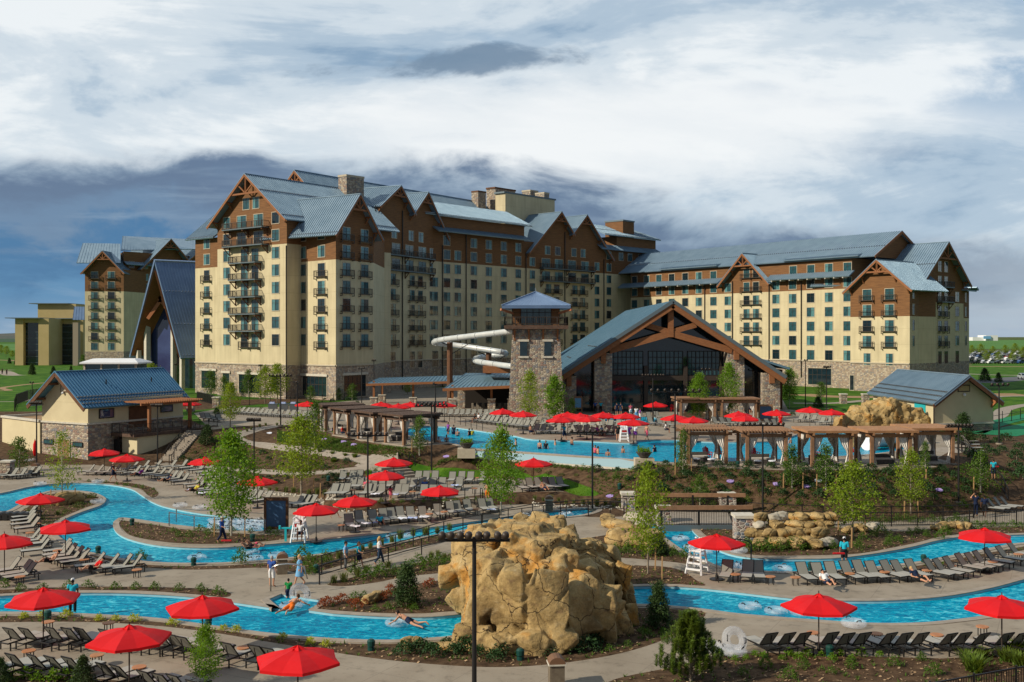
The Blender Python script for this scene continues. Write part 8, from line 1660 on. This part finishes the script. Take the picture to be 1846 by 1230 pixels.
# ------------------------------------------------------------------ people
def remesh_mb(mb, name, vox, sm_=2):
    me = bpy.data.meshes.new(name); me.from_pydata(mb.v, [], mb.f); o = bpy.data.objects.new(name, me); COL.objects.link(o); m_ = o.modifiers.new('r', 'REMESH'); m_.mode = 'VOXEL'; m_.voxel_size = vox
    s_ = o.modifiers.new('s', 'SMOOTH'); s_.iterations = sm_; s_.factor = .5; me2 = evaluated(o, name); bpy.data.objects.remove(o); me2.polygons.foreach_set('use_smooth', [True] * len(me2.polygons)); me2.materials.clear(); me2.materials.append(MATS['skin']); return me2
def V(*a): return Vector(a)
def pose(kind):
    'joints of a 1.75 m figure facing -y'
    J = dict(pel=V(0, 0, .95), wai=V(0, 0, 1.08), che=V(0, 0, 1.30), nek=V(0, 0, 1.47), hed=V(0, -.02, 1.63))
    for s_, k in ((1, 'L'), (-1, 'R')):
        J['sh' + k] = V(s_ * .19, 0, 1.41); J['el' + k] = V(s_ * .24, .03, 1.13); J['wr' + k] = V(s_ * .25, -.06, .88); J['hip' + k] = V(s_ * .10, 0, .90); J['kn' + k] = V(s_ * .11, -.02, .49); J['an' + k] = V(s_ * .11, .02, .09); J['to' + k] = V(s_ * .13, -.17, .03)
    if kind in ('walk', 'run'):
        a = 1.0 if kind == 'walk' else 1.7
        J['knL'] = V(.10, -.16 * a, .50); J['anL'] = V(.10, -.26 * a, .10); J['toL'] = V(.11, -.42 * a, .06); J['knR'] = V(-.10, .03, .49); J['anR'] = V(-.10, .30 * a, .15 * a); J['toR'] = V(-.11, .20 * a, .03)
        J['elR'] = V(-.24, -.10 * a, 1.15); J['wrR'] = V(-.22, -.28, .98 + .1 * a); J['elL'] = V(.24, .14 * a, 1.15); J['wrL'] = V(.25, .12, .90)
    if kind == 'up':
        for s_, k in ((1, 'L'), (-1, 'R')): J['el' + k] = V(s_ * .34, -.12, 1.36); J['wr' + k] = V(s_ * .12, -.16, 1.60)
    if kind == 'sit':
        for k_ in ('pel', 'wai', 'che', 'nek', 'hed', 'shL', 'shR', 'elL', 'elR', 'wrL', 'wrR', 'hipL', 'hipR'): J[k_].z -= .50
        for s_, k in ((1, 'L'), (-1, 'R')): J['kn' + k] = V(s_ * .14, -.42, .47); J['an' + k] = V(s_ * .14, -.40, .09); J['to' + k] = V(s_ * .15, -.58, .03); J['wr' + k] = V(s_ * .16, -.28, .56)
    if kind == 'recline':
        for q, (y, z) in dict(pel=(0, .10), wai=(.10, .16), che=(.27, .33), nek=(.40, .46), hed=(.50, .55)).items(): J[q].y = y; J[q].z = z
        for s_, k in ((1, 'L'), (-1, 'R')): J['sh' + k] = V(s_ * .19, .36, .42); J['el' + k] = V(s_ * .30, .18, .22); J['wr' + k] = V(s_ * .22, -.02, .2); J['hip' + k] = V(s_ * .10, -.02, .1); J['kn' + k] = V(s_ * .12, -.40, .32 if s_ > 0 else .12); J['an' + k] = V(s_ * .12, -.75, .08); J['to' + k] = V(s_ * .15, -.82, .22)
    if kind == 'prone':                                   # lying chest down on a swim ring, head to -y
        for q, (y, z) in dict(pel=(.28, .24), wai=(.14, .30), che=(-.08, .38), nek=(-.24, .46), hed=(-.36, .54)).items(): J[q].y = y; J[q].z = z
        for s_, k in ((1, 'L'), (-1, 'R')): J['sh' + k] = V(s_ * .19, -.18, .40); J['el' + k] = V(s_ * .42, -.22, .28); J['wr' + k] = V(s_ * .52, -.42, .16); J['hip' + k] = V(s_ * .10, .32, .22); J['kn' + k] = V(s_ * .19, .72, .12); J['an' + k] = V(s_ * .26, 1.10, .10 if s_ > 0 else .2); J['to' + k] = V(s_ * .29, 1.26, .06)
    return J
def body_mb(J, fingers=True):
    mb = MB(); t_ = lambda a, b, r0, r1, n=8: mb.tube([a, lerp(a, b, .33), lerp(a, b, .66), b], [r0, lerp(r0, r1, .2), lerp(r0, r1, .6), r1], n)
    ax = (J['che'] - J['pel']).normalized()
    mb.tube([J['pel'], J['wai'], J['che'], lerp(J['che'], J['nek'], .5)], [.125, .115, .135, .10], 12)
    for s_, k in ((1, 'L'), (-1, 'R')):
        mb.ball(lerp(J['hip' + k], J['pel'], .3), .105, 10, 6); mb.ball(lerp(J['che'], J['sh' + k], .45), .095, 10, 6); t_(lerp(J['sh' + k], J['nek'], .2), J['el' + k], .058, .042); t_(J['el' + k], J['wr' + k], .042, .028); t_(J['hip' + k], J['kn' + k], .088, .058, 10); t_(J['kn' + k], J['an' + k], .058, .036); mb.tube([J['an' + k], lerp(J['an' + k], J['to' + k], .6), J['to' + k]], [.042, .04, .025], 8); mb.ball(J['sh' + k], .066, 8, 6)
        d = (J['wr' + k] - J['el' + k]).normalized(); sd_ = d.cross(V(s_, 0, .01)); sd_ = sd_.normalized() if sd_.length > .1 else V(0, 1, 0); p0 = J['wr' + k]; p1 = p0 + d * .09; mb.tube([p0, p0 + d * .04, p1], [.028, .036, .03], 8)
        if fingers:
            cu = V(-s_, 0, 0)
            for i, l_ in enumerate((.068, .078, .073, .058)): q = p1 + sd_ * (i - 1.5) * .019; m_ = q + d * l_ * .55 + cu * .008; mb.tube([q - d * .02, m_, m_ + d * l_ * .4 + cu * .03], [.0105, .0100, .009], 6)
            q = p0 + d * .03 - sd_ * .03; mb.tube([q, q - sd_ * .035 + d * .03, q - sd_ * .04 + d * .06 + cu * .01], [.014, .012, .010], 6)
    t_(J['nek'] - ax * .04, J['hed'], .058, .05); h = J['hed']; mb.ball(h, (.076, .095, .115), 12, 8); mb.ball(h + V(0, -.04, -.06), (.05, .055, .05), 8, 6); mb.tube([h + V(0, -.09, .02), h + V(0, -.12, -.02)], [.01, .016], 6)
    for s_ in (-1, 1): mb.ball(h + V(s_ * .078, .0, -.005), (.014, .022, .032), 6, 5)
    return mb
def cloth_top(J, sleeves=.55, infl=.022, long=0):
    mb = MB(); mb.tube([lerp(J['pel'], J['hipL'], .0) + (J['pel'] - J['wai']).normalized() * (.02 + long), J['wai'], J['che'], lerp(J['che'], J['nek'], .55)], [.125 + infl + long * .25, .12 + infl, .14 + infl, .09 + infl], 12)
    for s_, k in ((1, 'L'), (-1, 'R')): mb.ball(lerp(J['che'], J['sh' + k], .45), .095 + infl, 10, 6); mb.ball(J['sh' + k], .066 + infl, 8, 6); mb.tube([J['sh' + k], lerp(J['sh' + k], J['el' + k], sleeves)], [.06 + infl, .05 + infl], 8)
    return mb
def cloth_bot(J, f=1.0, infl=.022):
    mb = MB(); mb.tube([J['wai'], J['pel'], lerp(J['hipL'], J['hipR'], .5)], [.118 + infl, .135 + infl, .12 + infl], 12)
    for k in 'LR':
        mb.ball(lerp(J['hip' + k], J['pel'], .3), .105 + infl, 10, 6); a, b, c_ = J['hip' + k], J['kn' + k], J['an' + k]
        if f <= .5: mb.tube([a, lerp(a, b, f * 2)], [.09 + infl, .075 + infl], 10)
        else: mb.tube([a, b, lerp(b, c_, (f - .5) * 2 * .93)], [.09 + infl, .062 + infl, .05 + infl], 10)
    return mb
def hair_mb(J, long=False):
    h = J['hed']; mb = MB(); mb.ball(h + V(0, .018, .025), (.088, .10, .115), 12, 8)
    if long: mb.tube([h + V(0, .06, .02), h + V(0, .09, -.1), h + V(0, .10, -.26)], [.08, .085, .04], 8)
    return mb
def eyes_mb(J): mb = MB(); [mb.ball(J['hed'] + V(s_ * .03, -.088, .012), .011, 6, 4) for s_ in (-1, 1)]; mb.box(J['hed'] + V(0, -.093, -.06), (.022, .006, .005)); return mb
PM = {}
def pmesh(kind, what, *a):
    k = (kind, what) + a
    if k not in PM:
        J = pose(kind); PM[k] = {'body': lambda: remesh_mb(body_mb(J), 'body', .0125), 'top': lambda: remesh_mb(cloth_top(J, *a), 'top', .022), 'bot': lambda: remesh_mb(cloth_bot(J, *a), 'bottom', .022), 'hair': lambda: remesh_mb(hair_mb(J, *a), 'hair', .018), 'eyes': lambda: remesh_mb(eyes_mb(J), 'eyes', .006, 0)}[what]()
    return PM[k]
def person(p, rz, kind, ds, top=None, bot=None, hair='hair_dark', skin='skin', botf=.5, slv=.5, longh=False, dress=0, sc=1.0, hat=None, rx=0.0, carry=None, grp=None):
    r_ = empty('person', p, 0, ds, 'person', grp, sc); r_.rotation_euler = (rx, 0, rz)
    def ch(nm, me, m_):
        o = bpy.data.objects.new(nm, me); COL.objects.link(o); o.parent = r_; o.material_slots[0].link = 'OBJECT'; o.material_slots[0].material = MATS[m_]
    ch('body', pmesh(kind, 'body'), skin); ch('face', pmesh(kind, 'eyes'), 'hair_dark')
    if hair: ch('hair', pmesh(kind, 'hair', longh), hair)
    if top: ch('shirt' if not dress else 'dress', pmesh(kind, 'top', slv, .022, dress), top)
    if bot: ch('trousers' if botf > .6 else 'shorts', pmesh(kind, 'bot', botf), bot)
    if hat:
        h = pose(kind)['hed']; mb = MB(); mb.tube([h + V(0, 0, .05), h + V(0, 0, .075)], [.14 if hat[1] else .1, .14 if hat[1] else .1], 12); mb.tube([h + V(0, 0, .06), h + V(0, .0, .15)], [.098, .07], 12)
        if not hat[1]: mb.box(h + V(0, -.13, .06), (.06, .06, .008))
        mb.build('hat', hat[0], r_)
    return r_
rescue = lambda p, rz, ds: tag((lambda mb: (mb.tube([(-.35, 0, 0), (.35, 0, 0)], .07, 8), mb.build('rescue_float', 'red_plastic', loc=p))[1])(MB()), ds, 'rescue float')
def at0(u, v): return PZ(u, v, 0) + V(0, 0, .04)
person(at0(131, 1107), R(200), 'stand', 'guard in cyan shirt, black trousers and white visor standing by the lower left river', 'cloth_cyan', 'cloth_black', 'hair_dark', 'skin_dark', 1.0, hat=('cloth_white', False))
person(at0(400, 979), R(75), 'walk', 'guard in blue top and navy trousers walking along the spit', 'cloth_blue', 'cloth_navy', 'hair_dark', 'skin', 1.0, .95, hat=('trim', True)); rescue(PZ(408, 975, .45) , 0, 'red rescue float carried by the walking guard on the spit')
person(PZ(490, 1058, 0), R(160), 'stand', 'grey-haired man in royal blue shirt and white shorts beside the litter bin', 'cloth_blue', 'cloth_white', 'hair_grey', 'skin', .48)
person(PZ(540, 1055, 0), R(-80), 'walk', 'blonde woman walking in a loose light blue dress', 'cloth_lightblue', None, 'hair_blond', 'skin', .3, .5, True, .42)
person(PZ(623, 1028, 0), R(95), 'stand', 'man in light blue shirt and grey trousers on the ramp', 'cloth_lightblue', 'car_grey', 'hair_dark', 'skin', 1.0); person(PZ(647, 1025, 0), R(80), 'walk', 'person in turquoise shirt and dark shorts on the ramp', 'cloth_cyan', 'cloth_navy', 'hair_brown', 'skin', .4, .5, True, sc=.93)
person(PZ(684, 1018, 0), R(95), 'walk', 'woman with long blond hair, white top and jeans on the ramp', 'cloth_white', 'cloth_denim', 'hair_blond', 'skin', 1.0, .6, True)
person(PZ(531, 1098, 0), R(160), 'prone', 'man in orange shorts lying face down on a swim ring', None, 'cloth_orange', 'hair_brown', 'skin', .45, sc=1.05)
place(TU, (*PZ(524, 1092, 0).xy, .0), .4, 'clear swim ring under the man in orange shorts', group=tg)
person(PZ(520, 1088, -.45), R(180), 'stand', 'child in green shirt standing in the square inlet', 'cloth_green', 'cloth_navy', 'hair_dark', 'skin', .45, .5, sc=.78)
person(PZ(728, 1126, 0), R(245), 'prone', 'dark-haired woman lying on a swim ring near the big rocks', None, 'cloth_navy', 'hair_dark', 'skin', .2); place(TU, (*PZ(716, 1122, 0).xy, .0), 1.2, 'clear swim ring under the woman near the big rocks', group=tg)
person(PZ(446, 993, 0) + V(0, 0, .12), R(100), 'recline', 'dark-haired swimmer reclining on a ring in the lower channel', None, 'cloth_black', 'hair_dark', 'skin_tan', .4); person(PZ(455, 990, 0) + V(0, 0, .12), R(95), 'recline', 'second swimmer reclining on a ring, farther from the bank', None, 'cloth_pink', 'hair_dark', 'skin_tan', .4); place(TU, (*PZ(451, 995, 0).xy, -.02), .2, 'clear swim ring under the two reclining swimmers', group=tg)
person(PZ(604, 934, 0), R(90), 'run', 'child in pink swimsuit running across the deck', None, 'cloth_pink', 'hair_brown', 'skin', .3, sc=.72); person(PZ(704, 905, .6), R(150), 'stand', 'little dark-haired girl in pink swimsuit below the terrace umbrella', 'cloth_pink', 'cloth_pink', 'hair_dark', 'skin', .2, .1, True, sc=.75)
person(PZ(879, 905, .4), R(180), 'stand', 'shirtless man going up the low terrace steps', None, 'cloth_orange', 'hair_dark', 'skin', .4, sc=.95); person(PZ(204, 867, 0), R(90), 'walk', 'woman in navy top and shorts walking before the back loungers', 'cloth_navy', 'cloth_navy', 'hair_brown', 'skin', .4, .3, hat=('trim', True))
person(PZ(300, 868, .38), R(-50), 'recline', 'sunbather in navy reclining on a lounger, upper river bend', 'cloth_navy', 'cloth_black', 'hair_dark', 'skin', .4)
person(PZ(541, 974, 1.0) + V(0, .25, 0), 0, 'sit', 'lifeguard in white and navy seated high beside the blue board', 'cloth_white', 'cloth_navy', 'hair_dark', 'skin_dark', .4)
person(PZ(1522, 1020, 0), R(170), 'stand', 'lifeguard in cyan shirt and white cap at the right river bank', 'cloth_cyan', 'cloth_black', 'hair_dark', 'skin_tan', .5, .9, hat=('cloth_white', False)); rescue(PZ(1512, 998, .9), 0, 'red rescue float held by the lifeguard with white cap')
person(PZ(1759, 931, 0), R(180), 'up', 'person in navy with both hands raised to the face', 'cloth_navy', 'cloth_navy', 'hair_dark', 'skin', 1.0, sc=1.05); person(PZ(1775, 933, 0), R(150), 'walk', 'person in navy jacket and black shorts near the wide steps', 'cloth_navy', 'cloth_black', 'hair_dark', 'skin_dark', .5, .9)
person(G(1791, 866), R(180), 'stand', 'guard in cyan shirt at the top of the wide steps', 'cloth_cyan', 'cloth_navy', 'hair_dark', 'skin_tan', .5); rescue(G(1793, 862) + V(0, 0, .9), 0, 'red rescue float held by the guard on the wide steps')
pg = 'people on the far pool deck'
for u, v, rz, k, t_, b_, hr, ds, f in [(1017, 794, 40, 'walk', 'cloth_cyan', 'cloth_navy', 'hair_dark', 'lifeguard in cyan shirt walking along the far pool edge', .5), (1114, 795, 180, 'stand', 'cloth_black', 'cloth_black', 'hair_brown', 'child in black swimsuit left of the far guard chair', .2), (1134, 795, 190, 'stand', 'cloth_purple', 'cloth_purple', 'hair_dark', 'woman in purple right of the far guard chair', .2), (1145, 795, 170, 'stand', 'cloth_white', 'cloth_purple', 'hair_dark', 'woman in white and purple beside the woman in purple', .3), (1166, 794, 120, 'walk', None, 'cloth_pink', 'hair_brown', 'shirtless man near the water hoop', .45), (1237, 797, 180, 'stand', 'cloth_blue', 'cloth_red', 'hair_dark', 'man in bright blue shirt left of the orange cabana', .4), (1073, 745, 180, 'stand', 'cloth_blue', 'cloth_black', 'hair_dark', 'left one of two staff at the hall pier', 1.0), (1083, 745, 170, 'stand', 'cloth_cyan', 'cloth_black', 'hair_blond', 'right one of two staff at the hall pier', 1.0),
                               (1112, 748, 180, 'stand', 'cloth_navy', 'cloth_navy', 'hair_dark', 'person in navy before the hall opening, left of two', .5), (1119, 748, 150, 'stand', 'cloth_navy', 'cloth_denim', 'hair_brown', 'person in navy before the hall opening, right of two', .5), (1137, 751, 200, 'stand', 'cloth_pink', 'cloth_white', 'hair_brown', 'person in pink behind the kids pool', .4), (1097, 766, 180, 'stand', 'cloth_red', 'cloth_black', 'hair_dark', 'child in red and black at the kids pool', .3), (1154, 760, 90, 'stand', 'cloth_purple', 'cloth_white', 'hair_brown', 'person wrapped in purple towel beside the kids pool', .5), (1147, 757, 180, 'stand', 'cloth_white', 'cloth_lightblue', 'hair_dark', 'person in white at the kids pool', .4), (1407, 773, 180, 'stand', 'cloth_red', 'cloth_red', 'hair_brown', 'woman in red swimsuit above the orange cabanas', .3), (1353, 745, 180, 'stand', 'cloth_lightblue', 'cloth_navy', 'hair_dark', 'person in light blue inside the far tan cabana', .5)]:
    person(PZ(u, v, UPZ), R(rz), k, ds, t_, b_, hr, random.choice(('skin', 'skin_tan')), f, grp=pg)
for i, (u, v, rz, t_, ds) in enumerate([(856, 762, -60, 'cloth_black', 'left one of two sitting on the first far lounger'), (863, 761, -60, 'cloth_white', 'right one of two sitting on the first far lounger'), (956, 784, 120, None, 'shirtless boy sitting on the pool edge'), (1076, 786, 60, 'cloth_purple', 'seated person in purple on the far lounger row'), (1084, 786, 60, 'cloth_lightblue', 'seated person in light blue on the far lounger row'), (1200, 780, 90, 'cloth_white', 'seated person in white behind the tall lamp'), (617, 786, 90, 'cloth_red', 'seated person in red inside the second dark cabana'), (1108, 762, 180, 'cloth_pink', 'seated person on the kids pool wall, left'), (1122, 763, 180, 'cloth_yellow', 'seated person in yellow on the kids pool wall'), (1140, 762, 180, 'cloth_cyan', 'seated person in cyan on the kids pool wall')]):
    person(PZ(u, v, UPZ) + V(0, 0, -.05), R(rz), 'sit', ds, t_, 'cloth_navy', 'hair_dark', 'skin_tan', .4, grp=pg)
for i, (u, v, dz_, t_, ds) in enumerate([(808, 781, -.5, 'cloth_purple', 'woman in purple standing in shallow water, pool left end'), (818, 781, -.8, 'cloth_navy', 'child beside the woman in purple in the pool'), (825, 784, -1.1, None, 'bare-shouldered swimmer near the pool left end'), (846, 783, -1.1, 'cloth_black', 'dark-haired swimmer left of the yellow one'), (851, 782, -1.15, 'cloth_yellow', 'swimmer in yellow near the far edge'), (791, 799, -1.1, None, 'swimmer behind the nearest dark cabana, left'), (805, 797, -1.0, None, 'swimmer behind the nearest dark cabana, right'), (973, 807, -1.0, None, 'left of two swimmers in mid pool'), (984, 807, -1.05, 'cloth_black', 'right of two swimmers in mid pool'), (1031, 800, -1.05, None, 'man in the water at the far edge step'), (1001, 800, -1.25, None, 'swimmer with only the head above water'), (1073, 815, -1.1, 'cloth_pink', 'left of two swimmers near the overflow wall'), (1078, 816, -1.15, None, 'right of two swimmers near the overflow wall'), (1096, 819, -1.25, None, 'lone swimmer near the right planter bowl'), (1123, 814, -1.2, None, 'swimmer gliding left of the right planter bowl'), (1425, 797, -1.25, None, 'swimmer behind the second orange cabana'), (1236, 800, -1.2, None, 'swimmer beside the man in bright blue'), (930, 800, -1.2, None, 'swimmer in the middle of the pool'), (1180, 812, -1.2, 'cloth_navy', 'swimmer right of the right planter bowl')]):
    person(PZ(u, v, UPZ) + V(0, 0, dz_), random.uniform(0, 6), 'stand', ds, t_, 'cloth_navy', 'hair_dark', random.choice(('skin', 'skin_tan')), .3, .2, grp='swimmers in the main pool')
for i, (u, v) in enumerate([(12, 676), (4, 675)]): person(PZ(u, v, UPZ), R(180), 'stand', 'distant walker in black on the lawn path, %s of two' % ['right', 'left'][i], 'cloth_black', 'cloth_black', 'hair_dark', 'skin', 1.0, grp='distant walkers')
for i, (u, v, z, rz, t_, ds) in enumerate([(1490, 1052, .38, 10, 'cloth_white', 'in the first trio between the right rivers'), (1655, 1046, .38, 25, 'cloth_navy', 'in the third trio between the right rivers'), (170, 1027, .38, -55, 'cloth_red', 'near the dark bank lamp, left bend'), (90, 1014, .38, -50, None, 'left of the river bend'), (686, 945, .38, 20, 'cloth_cyan', 'in the long row beside the middle channel'), (660, 880, .95, 0, 'cloth_pink', 'in the second terrace row'), (765, 880, .95, 0, 'cloth_blue', 'at the right of the second terrace row'), (350, 886, .38, -45, 'cloth_yellow', 'beside the pond of rings'), (981, 883, .95, 20, None, 'on the terrace corner by the lawn'), (250, 857, .38, -50, 'cloth_purple', 'in the front row above the river bend')]):
    person(PZ(u, v, z), R(rz), 'recline', 'sunbather %s reclining on a lounger %s' % (('in ' + t_[6:]) if t_ else 'without shirt', ds), t_, random.choice(('cloth_navy', 'cloth_black', 'cloth_blue')), random.choice(('hair_dark', 'hair_brown', 'hair_blond')), random.choice(('skin', 'skin_tan')), .4, grp='sunbathers')
